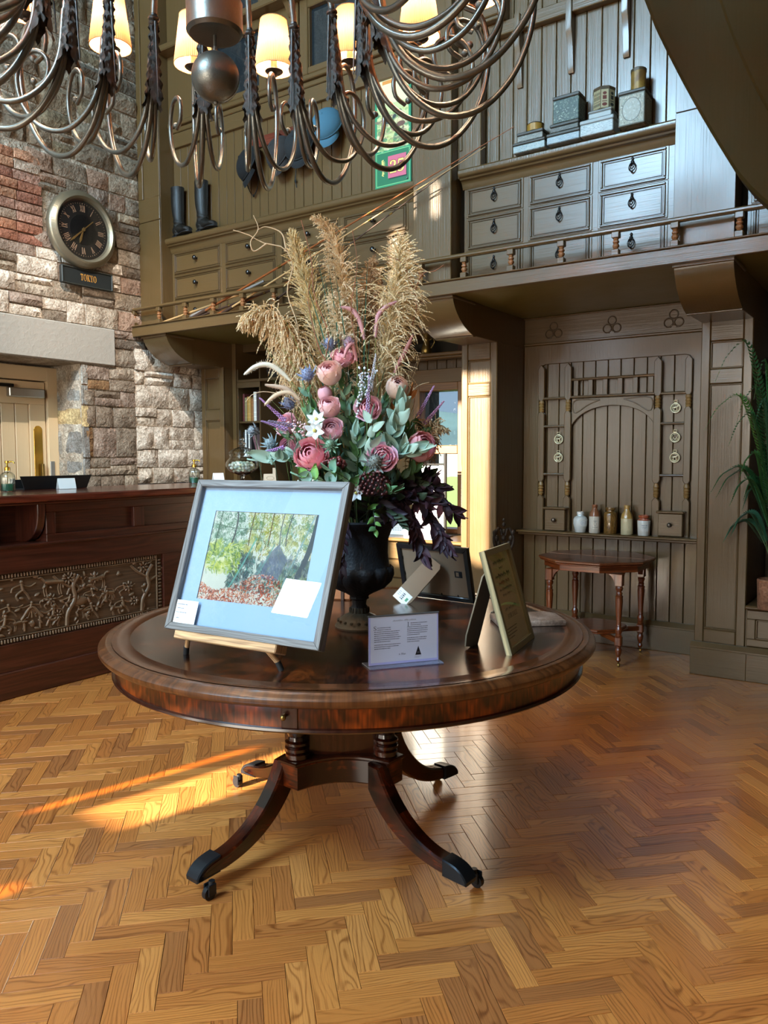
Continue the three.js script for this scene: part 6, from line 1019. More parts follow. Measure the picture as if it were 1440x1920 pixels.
spray('green_leaves', 'dark green leafy sprig filling the centre of the arrangement', 'foliage', [-0.02, 1.4, 0.08], [-0.05, 1.6, 0.08], 18, 0.06, 0.026, [F.leaf, F.euc], { k0: 0.3 });
spray('green_leaves', 'dark green leafy sprig behind the dusky peony', 'foliage', [0.12, 1.35, 0.03], [0.24, 1.45, 0.02], 16, 0.06, 0.028, [F.leaf, F.stemDark], { k0: 0.3 });
spray('green_leaves', 'dark green leafy sprig behind the coral peony', 'foliage', [-0.13, 1.36, 0.05], [-0.24, 1.42, 0.05], 16, 0.06, 0.028, [F.leaf, F.euc], { k0: 0.3 });
spray('green_leaves', 'dark green leafy sprig around the berry head at the rim', 'foliage', [0.05, 1.22, 0.14], [0.12, 1.24, 0.2], 14, 0.055, 0.028, [F.leaf, F.stemDark], { k0: 0.25 });
spray('green_leaves', 'bright green leaf sprig hanging at the rim below the berry head', 'foliage', [0.05, 1.18, 0.16], [0.06, 1.12, 0.2], 7, 0.04, 0.022, [F.leafBright, F.leaf], { k0: 0.55 });
spray('orange_leaves', 'sprig of rust-orange autumn leaves at the right beside the rosebud', 'foliage', [0.13, 1.44, 0.05], [0.17, 1.55, 0.06], 8, 0.06, 0.032, [PH({ color: '#a8682c', roughness: 0.7, side: THREE.DoubleSide }), PH({ color: '#8a5428', roughness: 0.7, side: THREE.DoubleSide })], { k0: 0.6 });
// filler greenery between the blooms
const filler = [['filling the gap above the coral peony', -0.11, 1.44, 0.1], ['behind the felted leaves at the right', 0.16, 1.42, 0.06], ['between the berry head and the cupped rose', 0.03, 1.3, 0.16], ['at the back behind the highest rose', -0.02, 1.62, 0.02], ['at the back between the rosebud and the dry grass', 0.12, 1.52, 0.0], ['left of the cream-edged rose', -0.17, 1.57, 0.06], ['between the mauve roses and the sea holly', -0.16, 1.5, 0.1], ['under the white starry blossoms', -0.18, 1.41, 0.11], ['between the open rose and the rosebud', 0.09, 1.54, 0.08], ['behind the open pale pink rose', 0.0, 1.55, 0.1], ['above the berry head in the centre', 0.0, 1.42, 0.14], ['below the rust-orange leaves', 0.18, 1.46, 0.04], ['under the dusky peony at the right', 0.19, 1.3, 0.08], ['under the coral peony', -0.15, 1.28, 0.14], ['low at the left edge by the felted leaves', -0.26, 1.36, 0.08], ['at the rim left of the berry head', -0.07, 1.24, 0.15], ['beside the cupped rose at the right', 0.14, 1.36, 0.14]];
filler.forEach(([where, x, y, z], i) => spray('leaf_sprig', 'mixed leafy sprig ' + where, 'foliage', [x * 0.7, lerp(1.2, y, 0.7), z * 0.8], [x, y, z], 24, [0.05, 0.062, 0.045][i % 3], [0.026, 0.03, 0.022][i % 3], [[F.leaf, F.euc], [F.lamb2, F.leaf], [F.euc, F.leafBright, F.leaf]][i % 3], { k0: 0.3 }));
// trailing dark purple foliage over the rim of the urn
spray('purple_foliage', 'dark purple trailing foliage hanging far out on the right of the urn', 'foliage', [0.2, 1.2, 0.06], [0.3, 1.04, 0.1], 52, 0.056, 0.03, [F.dark, F.dark2], { k0: 0.25, stem: F.dark, rise: -0.1 });
spray('purple_foliage', 'dark purple trailing spray reaching level to the right', 'foliage', [0.19, 1.24, 0.04], [0.33, 1.16, 0.05], 48, 0.056, 0.03, [F.dark, F.dark2], { k0: 0.25, stem: F.dark, rise: 0 });
spray('purple_foliage', 'short dark purple spray close to the right rim of the urn', 'foliage', [0.15, 1.2, 0.08], [0.22, 1.02, 0.12], 40, 0.056, 0.03, [F.dark, F.dark2], { k0: 0.3, stem: F.dark, rise: -0.3 });
spray('purple_foliage', 'dark purple spray trailing down the left side of the urn', 'foliage', [-0.04, 1.16, 0.11], [-0.05, 0.97, 0.15], 20, 0.045, 0.02, [F.dark, F.dark2], { k0: 0.35, stem: F.dark, rise: -0.4 });
spray('purple_foliage', 'dark plum leaf spray covering the rim in front of the urn', 'foliage', [0.06, 1.2, 0.13], [0.14, 1.14, 0.16], 50, 0.06, 0.03, [F.dark, F.stemDark], { k0: 0.15, stem: F.dark, rise: 0 });
spray('purple_foliage', 'dark plum leaf spray at the back right of the rim', 'foliage', [0.1, 1.22, 0.03], [0.24, 1.28, 0.0], 60, 0.065, 0.034, [F.dark, F.stemDark], { k0: 0.1, stem: F.dark, rise: 0.1 });
spray('purple_foliage', 'dark plum leaf spray at the back left of the rim', 'foliage', [-0.05, 1.2, 0.05], [-0.1, 1.22, 0.12], 20, 0.06, 0.03, [F.dark, F.stemDark], { k0: 0.1, stem: F.dark, rise: 0 });

spray('purple_foliage', 'dense dark plum spray between the berry head and the right rim', 'foliage', [0.14, 1.22, 0.08], [0.24, 1.2, 0.1], 60, 0.06, 0.034, [F.dark, F.stemDark, F.dark2], { k0: 0.1, stem: F.dark, rise: 0 });
spray('purple_foliage', 'dense dark plum spray under the dusky peony', 'foliage', [0.14, 1.26, 0.05], [0.27, 1.25, 0.06], 60, 0.06, 0.034, [F.dark, F.dark, F.stemDark], { k0: 0.15, stem: F.dark, rise: 0 });
// thistles, lavender, berries, small white blossoms
function thistle(label, p, dir, s, col = '#7d88a6') {
  const t = fthing('sea_holly', label, 'flower', p, 'sea holly heads'), m = S({ color: col, roughness: 0.6, side: THREE.DoubleSide }), g = [ball(0.014, [0, 0.006, 0], [1, 1.3, 1], 12, 10)]; for (let k = 0; k < 60; k++) { const a = k * 2.399, y = 1 - 2 * (k + 0.5) / 60, r = Math.sqrt(1 - y * y), d = [Math.cos(a) * r, y * 1.2, Math.sin(a) * r]; g.push(atDir(flat(new THREE.ConeGeometry(0.0018, 0.01, 4)), [d[0] * 0.016, 0.006 + d[1] * 0.016, d[2] * 0.016], d)); }
  const b = []; for (let k = 0; k < 12; k++) { const a = k / 12 * 2 * PI; b.push(atDir(leafGeo(0.04, 0.008, 0.1, 0), [0, -0.008, 0], [Math.cos(a), 0.5 + (k % 2) * 0.3, Math.sin(a)])); }
  place(mesh('head', merge(g), m, t), [0, 0, 0], dir, 0, s); place(mesh('bracts', merge(b), m, t), [0, 0, 0], dir, 0, s); mesh('stem', tube(toUrn(p), 0.0016, 10, 5), F.stemDark, t);
}
seed(151);
thistle('blue-grey sea holly head left of the cream-edged rose', [-0.159, 1.612, 0.12], [-0.3, 0.7, 0.6], 1.25);
thistle('blue sea holly head behind the highest rose', [-0.09, 1.718, 0.06], [-0.2, 0.9, 0.3], 1.2);
thistle('mauve sea holly head at the top beside the highest rose', [-0.03, 1.722, 0.06], [0.1, 0.9, 0.3], 1.1, '#b29ab4');
thistle('blue-grey sea holly head above the lavender at the left', [-0.222, 1.521, 0.09], [-0.4, 0.8, 0.4], 1.2);
thistle('grey sea holly bud sticking out furthest left', [-0.345, 1.436, 0.06], [-0.9, 0.3, 0.3], 1.0, '#76828c');
thistle('green sea holly head below the dusky mauve rose', [-0.084, 1.387, 0.19], [0, 0.3, 0.95], 1.1, '#6f8f78');
thistle('grey-green sea holly head above the berry cluster', [0.06, 1.33, 0.2], [0, 0.4, 0.9], 1.5, '#6c7470');
thistle('blue-grey sea holly head low at the left over felted leaves', [-0.283, 1.39, 0.1], [-0.5, 0.4, 0.7], 1.2, '#748a92');
function lavender(label, p, dir, L, col) { const t = fthing('lavender', label, 'flower', p, 'lavender spikes'), g = [], d = V(...dir).normalize(); for (let i = 0; i < 70; i++) { const k = i / 70, a = i * 2.4, r = 0.0065 * (1 - 0.75 * k); g.push(ball(0.0032 * (1 - 0.4 * k), [Math.cos(a) * r, k * L, Math.sin(a) * r], [0.8, 1.3, 0.8], 5, 4)); } place(mesh('spike', merge(g), S({ color: col, roughness: 0.8 }), t), [0, 0, 0], dir); mesh('stem', tube(toUrn(p), 0.0014, 10, 5), F.stem, t); }
lavender('lilac lavender spike pointing up left at the left edge', [-0.24, 1.47, 0.1], [-0.7, 0.65, 0.2], 0.11, '#b08ac4');
lavender('lilac lavender spike spreading level to the left', [-0.23, 1.44, 0.12], [-0.9, 0.3, 0.3], 0.09, '#9f86ba');
lavender('pale lavender spike lying over the left peony', [-0.2, 1.45, 0.13], [-0.8, 0.15, 0.5], 0.1, '#8f8aa8');
lavender('violet lavender spike low at the far left', [-0.24, 1.38, 0.13], [-0.8, -0.2, 0.4], 0.08, '#a983c0');
lavender('lilac lavender spike between the mauve and open roses', [0.035, 1.48, 0.18], [0.05, 1, 0.1], 0.13, '#b5a0c8');
lavender('pale silver lavender spike rising above the open rose', [0.045, 1.56, 0.17], [0.15, 1, 0.05], 0.12, '#c6c6d0');
lavender('mauve lavender spike slanting up at the far right', [0.2, 1.48, 0.06], [0.45, 0.85, 0.1], 0.12, '#b48fc0');
lavender('mauve lavender spike beside the dusky peony bud', [0.225, 1.46, 0.05], [0.6, 0.7, 0.1], 0.1, '#a8779a');
function berries(label, p, R, n, col, r = 0.0055) { const t = fthing('berry_head', label, 'berries', p, 'berry heads'), m = PH({ color: col, roughness: 0.3, clearcoat: 0.4 }), g = ball(r, [0, 0, 0], [1, 1, 1], 8, 6), st = []; for (let i = 0; i < n; i++) { const a = i * 2.399, y = 1 - 1.5 * (i + 0.5) / n, q = Math.sqrt(Math.max(0, 1 - y * y)), k = R * rr(0.86, 1.04), o = mesh('berry', g, m, t); o.position.set(Math.cos(a) * q * k, y * k * 0.8, Math.sin(a) * q * k); st.push(tube([[0, -R * 0.5, 0], [o.position.x, o.position.y, o.position.z]], 0.0008, 2, 4)); } mesh('stalks', merge(st), F.dark2, t); mesh('stem', tube(toUrn(p), 0.003, 8, 5), F.stemDark, t); }
seed(161);
berries('large domed head of dark maroon berries at the front of the rim', [0.046, 1.252, 0.18], 0.062, 120, '#4a1f1e');
berries('small cluster of dark red berries below the dusky mauve rose', [-0.062, 1.325, 0.21], 0.026, 20, '#4e1216', 0.0085);
berries('dark red berry cluster behind the eucalyptus at the left', [-0.15, 1.29, 0.17], 0.035, 40, '#4a1a1c');
berries('dark red berry cluster low at the centre of the rim', [-0.01, 1.25, 0.17], 0.034, 40, '#43181a');
function blossom(label, p, dir, s) { const t = fthing('white_blossom', label, 'flower', p, 'white blossoms'), h = new THREE.Group(); h.name = 'bloom'; t.add(h); place(h, [0, 0, 0], dir, rr(0, 3), s); const m = PH({ color: '#e8eef2', roughness: 0.6, transmission: 0.2, thickness: 0, side: THREE.DoubleSide }), g = leafGeo(0.03, 0.019, 0.1, 0.1); for (let k = 0; k < 6; k++) place(mesh('petal', g, m, h), [0, 0, 0], [Math.cos(k * PI / 3), 0.35, Math.sin(k * PI / 3)]); mesh('centre', ball(0.005, [0, 0.004, 0], [1, 1, 1], 8, 6), S({ color: '#c9c070' }), h); mesh('stem', tube(toUrn(p), 0.0014, 8, 5), F.stem, t); }
blossom('white starry blossom left of the dusky mauve rose', [-0.128, 1.468, 0.19], [-0.1, 0.6, 0.8], 1.15); blossom('white starry blossom just under its twin by the mauve rose', [-0.133, 1.432, 0.2], [0, 0.3, 0.95], 1.25); blossom('white drooping blossom at the corner of the framed painting', [-0.002, 1.235, 0.21], [-0.1, -0.1, 1], 1.0);
function fluff(label, p, end, n, col) { const t = fthing('blossom_spray', label, 'flower', [p[0], p[1], p[2]], 'tiny blossom sprays'), g = [], st = []; for (let i = 0; i < n; i++) { const k = Math.pow(rnd(), 0.7), q = [(end[0] - p[0]) * k + rr(-0.03, 0.03) * k, (end[1] - p[1]) * k + rr(-0.02, 0.02), (end[2] - p[2]) * k + rr(-0.03, 0.03)]; g.push(ball(rr(0.0025, 0.0045), q, [1, 1, 1], 5, 4)); if (i % 3 === 0) st.push(tube([[0, 0, 0], [q[0] * 0.6, q[1] * 0.6, q[2] * 0.6], q], 0.0007, 4, 4)); } kind(mesh('florets', merge(g), S({ color: col, roughness: 0.8 }), t), 'stuff'); mesh('stems', merge([...st, tube(toUrn(p), 0.0014, 8, 5)]), F.stem, t); }
fluff('spray of tiny white florets between the upper roses', [0.0, 1.5, 0.16], [0.04, 1.62, 0.18], 120, '#d3d8e6'); fluff('spray of tiny white florets at the foot of the coral peony', [-0.09, 1.24, 0.2], [-0.17, 1.26, 0.23], 60, '#dfe3dc'); fluff('tiny pinkish florets beside the white starry blossoms', [-0.17, 1.43, 0.15], [-0.19, 1.45, 0.18], 50, '#d9b9bd');

// ================================================================== ON THE RECEPTION COUNTER
const CY = 1.1405;
{
  const glassM = PH({ color: '#f6fbf9', transmission: 1, thickness: 0.003, roughness: 0.03, ior: 1.5 }), liq = PH({ color: '#3fae90', transmission: 0.7, roughness: 0.12, thickness: 0 });
  const soap = (label, p) => {
    const t = thing('soap_dispenser', label, 'bottle', p, 0.5, 'soap dispensers on the counter');
    const flute = (a) => 1 + 0.022 * Math.cos(a * 14);
    mesh('bottle', lathe([[0, 0.0005], [0.04, 0.0005], [0.043, 0.008], [0.043, 0.085], [0.041, 0.104], [0.03, 0.116], [0.016, 0.122], [0.0155, 0.136], [0.0135, 0.136], [0.0135, 0.12], [0.028, 0.114], [0.0388, 0.103], [0.0405, 0.085], [0.0405, 0.008], [0.038, 0.004], [0, 0.004]], 84, { mod: (a, y) => (y < 0.1 ? flute(a) : 1), crease: 60 }), glassM, t);
    mesh('liquid', lathe([[0, 0.005], [0.037, 0.005], [0.0375, 0.01], [0.0375, 0.048], [0, 0.048]], 36), liq, t);
    mesh('pump', merge([lathe([[0, 0.13], [0.017, 0.13], [0.017, 0.15], [0.01, 0.153], [0.0055, 0.156], [0.0055, 0.175], [0.013, 0.176], [0.014, 0.182], [0.012, 0.19], [0, 0.191]], 24), tube([[0, 0.184, 0], [0.03, 0.186, 0], [0.043, 0.182, 0], [0.046, 0.174, 0]], 0.0048, 10, 8), cyl(0.0028, 0.0028, 0.12, [0, 0.075, 0], [0, 0, 0], 6)]), M.brass, t);
  };
  soap('green glass soap dispenser with a brass pump on the counter in front of the door', [-4.69, CY, -2.72]);
  soap('green glass soap dispenser with a brass pump by the far stones of the wall', [-4.8, CY, -4.335]);
  // black document tray, white card stands
  const tr = thing('document_tray', 'black slanted tray on the counter in front of the door', 'tray', [-4.86, CY, -3.14], PI / 2 + 0.02);
  mesh('front', tf(ext(shape([[-0.235, 0], [0.235, 0], [0.268, 0.088], [-0.268, 0.088]]), 0.008, { b: 0.002 }), [0, 0.002, 0.03], [0.12, 0, 0]), M.black, tr); mesh('base', box(-0.235, 0.235, 0, 0.006, -0.12, 0.036), M.black, tr); mesh('back', tf(ext(shape([[-0.235, 0], [0.235, 0], [0.25, 0.06], [-0.25, 0.06]]), 0.006, { b: 0.002 }), [0, 0.004, -0.12], [-0.12, 0, 0]), M.black, tr);
  const card = (name, label, p, ry, w, h, m) => { const t = thing(name, label, 'card', p, ry); mesh('front_leaf', tf(bx(w, h, 0.003, { c: 0.0008, at: [0, h / 2, 0] }), [0, 0.001, 0.02], [-0.35, 0, 0]), m, t); mesh('back_leaf', tf(bx(w, h, 0.003, { c: 0.0008, at: [0, h / 2, 0] }), [0, 0.001, -h * 0.68 + 0.02], [0.35, 0, 0]), m, t); return t; };
  card('tent_card', 'white tent card standing in front of the black tray', [-4.74, CY, -3.16], 1.35, 0.115, 0.075, M.white);
  card('tent_card', 'small white tent card beside the sweet jar', [-4.72, CY, -4.52], 1.2, 0.09, 0.085, M.white);
  const k = card('kraft_sign', 'small pale kraft card sign with a printed oval at the far end of the counter', [-4.42, CY, -4.8], 1.0, 0.1, 0.075, S({ color: '#dcc6ab', roughness: 0.8 }));
  mesh('printed_oval', tf(flat(new THREE.TorusGeometry(1, 0.06, 5, 24)), [0, 0.037, 0.0105], [-0.35, 0, 0], [0.03, 0.016, 0.004]), S({ color: '#a98e70', roughness: 0.8 }), k); mesh('tab', bx(0.026, 0.05, 0.003, { at: [0.04, 0.095, -0.012] }), S({ color: '#dcc6ab', roughness: 0.8 }), k);
  // sweet jar
  const j = thing('sweet_jar', 'footed glass bonbon jar with a knobbed lid half full of pale mints', 'jar', [-4.63, CY, -4.7]);
  mesh('bowl', lathe([[0, 0], [0.062, 0.001], [0.06, 0.008], [0.02, 0.02], [0.013, 0.035], [0.017, 0.052], [0.03, 0.062], [0.09, 0.082], [0.128, 0.115], [0.138, 0.148], [0.128, 0.178], [0.108, 0.196], [0.102, 0.21], [0.106, 0.225], [0.108, 0.236], [0.105, 0.236], [0.103, 0.225], [0.099, 0.21], [0.105, 0.195], [0.125, 0.177], [0.1345, 0.148], [0.125, 0.116], [0.088, 0.086], [0.03, 0.067], [0, 0.066]], 56), glassM, j);
  mesh('lid', lathe([[0.11, 0.238], [0.112, 0.243], [0.1, 0.258], [0.075, 0.274], [0.03, 0.29], [0.016, 0.296], [0.014, 0.304], [0.03, 0.312], [0.032, 0.322], [0.012, 0.332], [0.012, 0.34], [0.022, 0.35], [0.02, 0.362], [0, 0.37]].concat([[0, 0.292], [0.028, 0.2865], [0.074, 0.2705], [0.098, 0.255], [0.108, 0.243], [0.107, 0.2385]].reverse().reverse()), 48), glassM, j);
  seed(171); const mg = ball(0.0135, [0, 0, 0], [1, 0.9, 1], 10, 7), mm = ['#f2f2ea', '#e9f0da', '#f4f1cf', '#dff0e4'].map((c) => S({ color: c, roughness: 0.4 }));
  let mi = 0; for (const [y, R, n] of [[0.098, 0.075, 20], [0.12, 0.1, 30], [0.142, 0.105, 34], [0.16, 0.085, 26]]) for (let i = 0; i < n; i++) { const a = i * 2.399 + y * 40, r = R * Math.sqrt((i + 0.5) / n), o = tag(mesh('mint', mg, pick(mm)), 'round pale mint in the footed glass sweet jar', 'sweet', 'mints in the sweet jar'); o.position.set(-4.63 + Math.cos(a) * r, CY + y + rr(-0.004, 0.006), -4.7 + Math.sin(a) * r); mi++; }
}

// ================================================================== CLOCK AND NAME BOARD ON THE STONE WALL
{
  const t = thing('wall_clock', 'large round black-faced clock with a brass rim on the stone wall', 'clock', [-5.55, 3.13, -3.895], PI / 2), R = 0.284;
  mesh('rim', tf(lathe([[R - 0.06, 0.02], [R - 0.05, 0.05], [R - 0.035, 0.066], [R - 0.02, 0.06], [R - 0.012, 0.05], [R, 0.046], [R + 0.012, 0.03], [R + 0.014, 0.012], [R + 0.004, -0.02], [R - 0.03, -0.03]], 96), [0, 0, 0], [PI / 2, 0, 0]), S({ color: '#8a806a', metalness: 0.65, roughness: 0.36, bumpMap: T.fine, bumpScale: 0.0006 }), t);
  mesh('dial', tf(cyl(R - 0.05, R - 0.05, 0.01, [0, 0, 0], [0, 0, 0], 64), [0, 0, 0.02], [PI / 2, 0, 0]), S({ color: '#1a1513', roughness: 0.5 }), t);
  mesh('centre_dial', tf(cyl(0.115, 0.115, 0.004, [0, 0, 0], [0, 0, 0], 48), [0, 0, 0.026], [PI / 2, 0, 0]), S({ color: '#0b0a0c', roughness: 0.4 }), t);
  const num = ['XII', 'I', 'II', 'III', 'IIII', 'V', 'VI', 'VII', 'VIII', 'IX', 'X', 'XI'], gm = S({ color: '#b08d72', roughness: 0.5, metalness: 0.2 });
  num.forEach((s, i) => { const w = { I: 0.012, V: 0.022, X: 0.024 }; let W = [...s].reduce((a, c) => a + w[c], 0), x = -W / 2; const g = []; for (const c of s) { const m = x + w[c] / 2, st = (x0, x1, q) => g.push(tf(bx(q, Math.hypot(x1 - x0, 0.05), 0.002, { c: 0 }), [(x0 + x1) / 2, 0, 0], [0, 0, Math.atan2(x0 - x1, 0.05)])); if (c === 'I') st(m, m, 0.005); else if (c === 'V') { st(m, m - 0.008, 0.005); st(m, m + 0.008, 0.003); } else { st(m - 0.008, m + 0.008, 0.003); st(m + 0.008, m - 0.008, 0.005); } x += w[c]; } const a = -i / 12 * 2 * PI; mesh('numeral', tf(merge(g), [-Math.sin(a) * 0.162, Math.cos(a) * 0.162, 0.027], [0, 0, a]), gm, t); });
  const ti = []; for (let k = 0; k < 60; k++) ti.push(tf(bx(k % 5 ? 0.002 : 0.005, 0.008, 0.0015, { c: 0 }), [-Math.sin(k * PI / 30) * 0.2, Math.cos(k * PI / 30) * 0.2, 0.026], [0, 0, k * PI / 30])); mesh('minute_track', merge(ti), gm, t);
  const hand = (L, w, a, z) => tf(ext(shape([[-w * 0.4, -L * 0.18], [w * 0.4, -L * 0.18], [w, L * 0.55], [w * 1.4, L * 0.7], [0, L], [-w * 1.4, L * 0.7], [-w, L * 0.55]]), 0.003, { b: 0.0006 }), [0, 0, z], [0, 0, a]);
  const hm = S({ color: '#8e6f3f', metalness: 0.6, roughness: 0.35 }); mesh('minute_hand', hand(0.17, 0.006, -(38 * 6) * D, 0.034), hm, t); mesh('hour_hand', hand(0.115, 0.008, -(198) * D, 0.03), hm, t); mesh('counterweight', tf(bx(0.008, 0.12, 0.003, { c: 0.001 }), [Math.sin(48 * D) * 0.06, Math.cos(48 * D) * 0.06, 0.034], [0, 0, -48 * D]), hm, t); mesh('hub', tf(cyl(0.012, 0.012, 0.012), [0, 0, 0.036], [PI / 2, 0, 0]), hm, t);
  mesh('glass', tf(cyl(R - 0.052, R - 0.052, 0.002, [0, 0, 0], [0, 0, 0], 64), [0, 0, 0.048], [PI / 2, 0, 0]), M.glass, t);
  const b = thing('name_board', 'small dark board lettered TOKYO under the round clock', 'sign', [-5.56, 2.768, -3.942], PI / 2);
  const bm = S({ color: '#23231f', roughness: 0.5 }), W = 0.46, H = 0.135;
  mesh('board', box(-W / 2, W / 2, -H / 2, H / 2, -0.02, 0.012, { c: 0.003, g: 0 }), S({ color: '#1f211f', map: rep(T.wood, 2, 3), roughness: 0.55 }), b);
  mesh('border', merge([box(-W / 2, W / 2, H / 2 - 0.01, H / 2, 0.008, 0.02, { c: 0.003 }), box(-W / 2, W / 2, -H / 2, -H / 2 + 0.01, 0.008, 0.02, { c: 0.003 }), box(-W / 2, -W / 2 + 0.01, -H / 2, H / 2, 0.008, 0.02, { c: 0.003 }), box(W / 2 - 0.01, W / 2, -H / 2, H / 2, 0.008, 0.02, { c: 0.003 })]), S({ color: '#34352f', roughness: 0.45 }), b);
  const tt = ctex(512, 150, (c, w, h) => { c.fillStyle = '#1f211f'; c.fillRect(0, 0, w, h); c.fillStyle = '#c98a35'; c.save(); c.translate(266, 106); c.scale(0.62, 1.25); c.font = 'bold 76px serif'; c.textAlign = 'center'; c.fillText('TOKYO', 0, 0); c.restore(); c.strokeStyle = '#1f211f'; c.lineWidth = 2; for (let i = 0; i < 9; i++) { c.beginPath(); c.moveTo(200 + i * 16, 40); c.lineTo(210 + i * 15, 110); c.stroke(); } });
  mesh('lettering', sheet(-W / 2 + 0.012, -H / 2 + 0.012, W - 0.024, H - 0.024, 0.0128, 0.0006), S({ map: tt, roughness: 0.55 }), b);
}

// ================================================================== IN THE ALCOVE
{
  const Z = -5.475, Y = 0.8035;
  const jar = (name, label, x, prof, m, extra) => { const t = thing(name, label, 'bottle', [x, Y, Z], rr(-0.3, 0.3), 'stoneware on the alcove shelf'); mesh('body', lathe(prof, 36), m, t); extra && extra(t); };
  const glaze = (c, o = {}) => PH({ color: c, roughness: 0.28, clearcoat: 0.4, ...o });
  const print = (t, r, y0, y1, lines, col, bg) => { const tx = ctex(256, 256, (c, W, H) => { c.fillStyle = bg; c.fillRect(0, 0, W, H); c.fillStyle = col; c.strokeStyle = col; c.textAlign = 'center'; lines(c, W, H); }); const g = new THREE.CylinderGeometry(r, r, y1 - y0, 24, 1, true, -0.75, 1.5); mesh('printed_label', flat(g).translate(0, (y0 + y1) / 2, 0), S({ map: tx, roughness: 0.35 }), t).rotation.y = 0.6; };
  jar('stoneware_jar', 'white stoneware jar with sloping shoulders and a blue oval stamp, first in the row', -2.04, [[0, 0], [0.034, 0], [0.037, 0.004], [0.05, 0.06], [0.05, 0.09], [0.042, 0.108], [0.024, 0.118], [0.022, 0.123], [0.026, 0.128], [0.026, 0.146], [0.02, 0.147], [0.018, 0.12]], glaze('#cfd2cf'), (t) => print(t, 0.0506, 0.045, 0.095, (c, W, H) => { c.lineWidth = 8; c.beginPath(); c.ellipse(W / 2, H / 2, 60, 84, 0, 0, 7); c.stroke(); hand(c, W / 2 - 44, H / 2 - 14, 88, 26, '#8fa0b4', 6); hand(c, W / 2 - 44, H / 2 + 32, 88, 26, '#8fa0b4', 6); }, '#8fa0b4', '#cfd2cf'));
  jar('stoneware_bottle', 'white stoneware bottle with a brown neck and black stamp, second in the row', -1.935, [[0, 0], [0.036, 0], [0.039, 0.004], [0.039, 0.118], [0.034, 0.142], [0.02, 0.165], [0.016, 0.178], [0.019, 0.185], [0.019, 0.2], [0.013, 0.202]], glaze('#d3cabb'), (t) => { mesh('brown_neck', lathe([[0.0392, 0.118], [0.0345, 0.1425], [0.0205, 0.1655], [0.0168, 0.1785], [0.0196, 0.1855], [0.0196, 0.201], [0.012, 0.2025]], 36), glaze('#8d5a3c'), t); print(t, 0.0394, 0.03, 0.1, (c, W, H) => { hand(c, W / 2 - 50, 56, 100, 22, '#4c453d', 4); c.lineWidth = 5; c.beginPath(); c.arc(W / 2, 125, 44, 0, 7); c.stroke(); hand(c, W / 2 - 80, 215, 160, 24, '#4c453d', 4); }, '#4c453d', '#d3cabb'); });
  jar('stoneware_jar', 'tall honey-brown stoneware jar with a rolled lip, third in the row', -1.822, [[0, 0], [0.041, 0], [0.044, 0.004], [0.044, 0.136], [0.038, 0.15], [0.028, 0.156], [0.027, 0.164], [0.034, 0.17], [0.034, 0.184], [0.026, 0.186], [0.022, 0.16]], glaze('#a87a3c', { map: rep(T.fine, 3, 6) }));
  jar('stoneware_bottle', 'cream stoneware bottle with an ochre neck, fourth in the row', -1.705, [[0, 0], [0.038, 0], [0.041, 0.004], [0.041, 0.11], [0.036, 0.138], [0.02, 0.165], [0.0165, 0.18], [0.02, 0.187], [0.02, 0.203], [0.013, 0.205]], glaze('#d0c39c'), (t) => { mesh('ochre_neck', lathe([[0.0412, 0.112], [0.0364, 0.1384], [0.0206, 0.1656], [0.0172, 0.1804], [0.0206, 0.1874], [0.0206, 0.2036], [0.012, 0.2055]], 36), glaze('#b58f4c'), t); print(t, 0.0414, 0.03, 0.09, (c, W, H) => { c.beginPath(); c.arc(W * 0.55, 150, 26, 0, 7); c.lineWidth = 4; c.stroke(); }, '#a0936e', '#d0c39c'); });
  jar('stoneware_jar', 'short white jar with a brick-red rim and blue print, last in the row', -1.588, [[0, 0], [0.036, 0], [0.039, 0.004], [0.044, 0.1], [0.036, 0.112], [0.034, 0.114]], glaze('#d8d6d0'), (t) => { mesh('red_rim', lathe([[0.044, 0.099], [0.037, 0.1125], [0.03, 0.114], [0.029, 0.12], [0.037, 0.124], [0.037, 0.138], [0.028, 0.14], [0.026, 0.12]], 36), glaze('#a5502f'), t); print(t, 0.0428, 0.03, 0.085, (c, W, H) => { hand(c, W / 2 - 70, 74, 140, 34, '#5d6f8f', 7); hand(c, W / 2 - 64, 120, 128, 20, '#5d6f8f', 4); hand(c, W / 2 - 54, 160, 108, 18, '#5d6f8f', 4); }, '#5d6f8f', '#d8d6d0'); });
  const brassm = S({ color: '#d8cfae', metalness: 0.6, roughness: 0.35 });
  const hb = (label, x, y, kind_) => {
    const t = thing('horse_brass', label, 'horse brass', [x, y, -5.545], 0, 'horse brasses on the rack'), R = 0.031;
    mesh('ring', merge([tf(flat(new THREE.TorusGeometry(R, 0.0048, 7, 32)), [0, 0, 0]), tf(flat(new THREE.TorusGeometry(R - 0.009, 0.0016, 5, 28)), [0, 0, 0])]), brassm, t);
    mesh('hanger', merge([box(-0.014, 0.014, R + 0.004, R + 0.009, -0.003, 0.003), box(-0.014, 0.014, R + 0.018, R + 0.023, -0.003, 0.003), box(-0.014, -0.009, R + 0.009, R + 0.018, -0.003, 0.003), box(0.009, 0.014, R + 0.009, R + 0.018, -0.003, 0.003)]), brassm, t);
    const g = [];
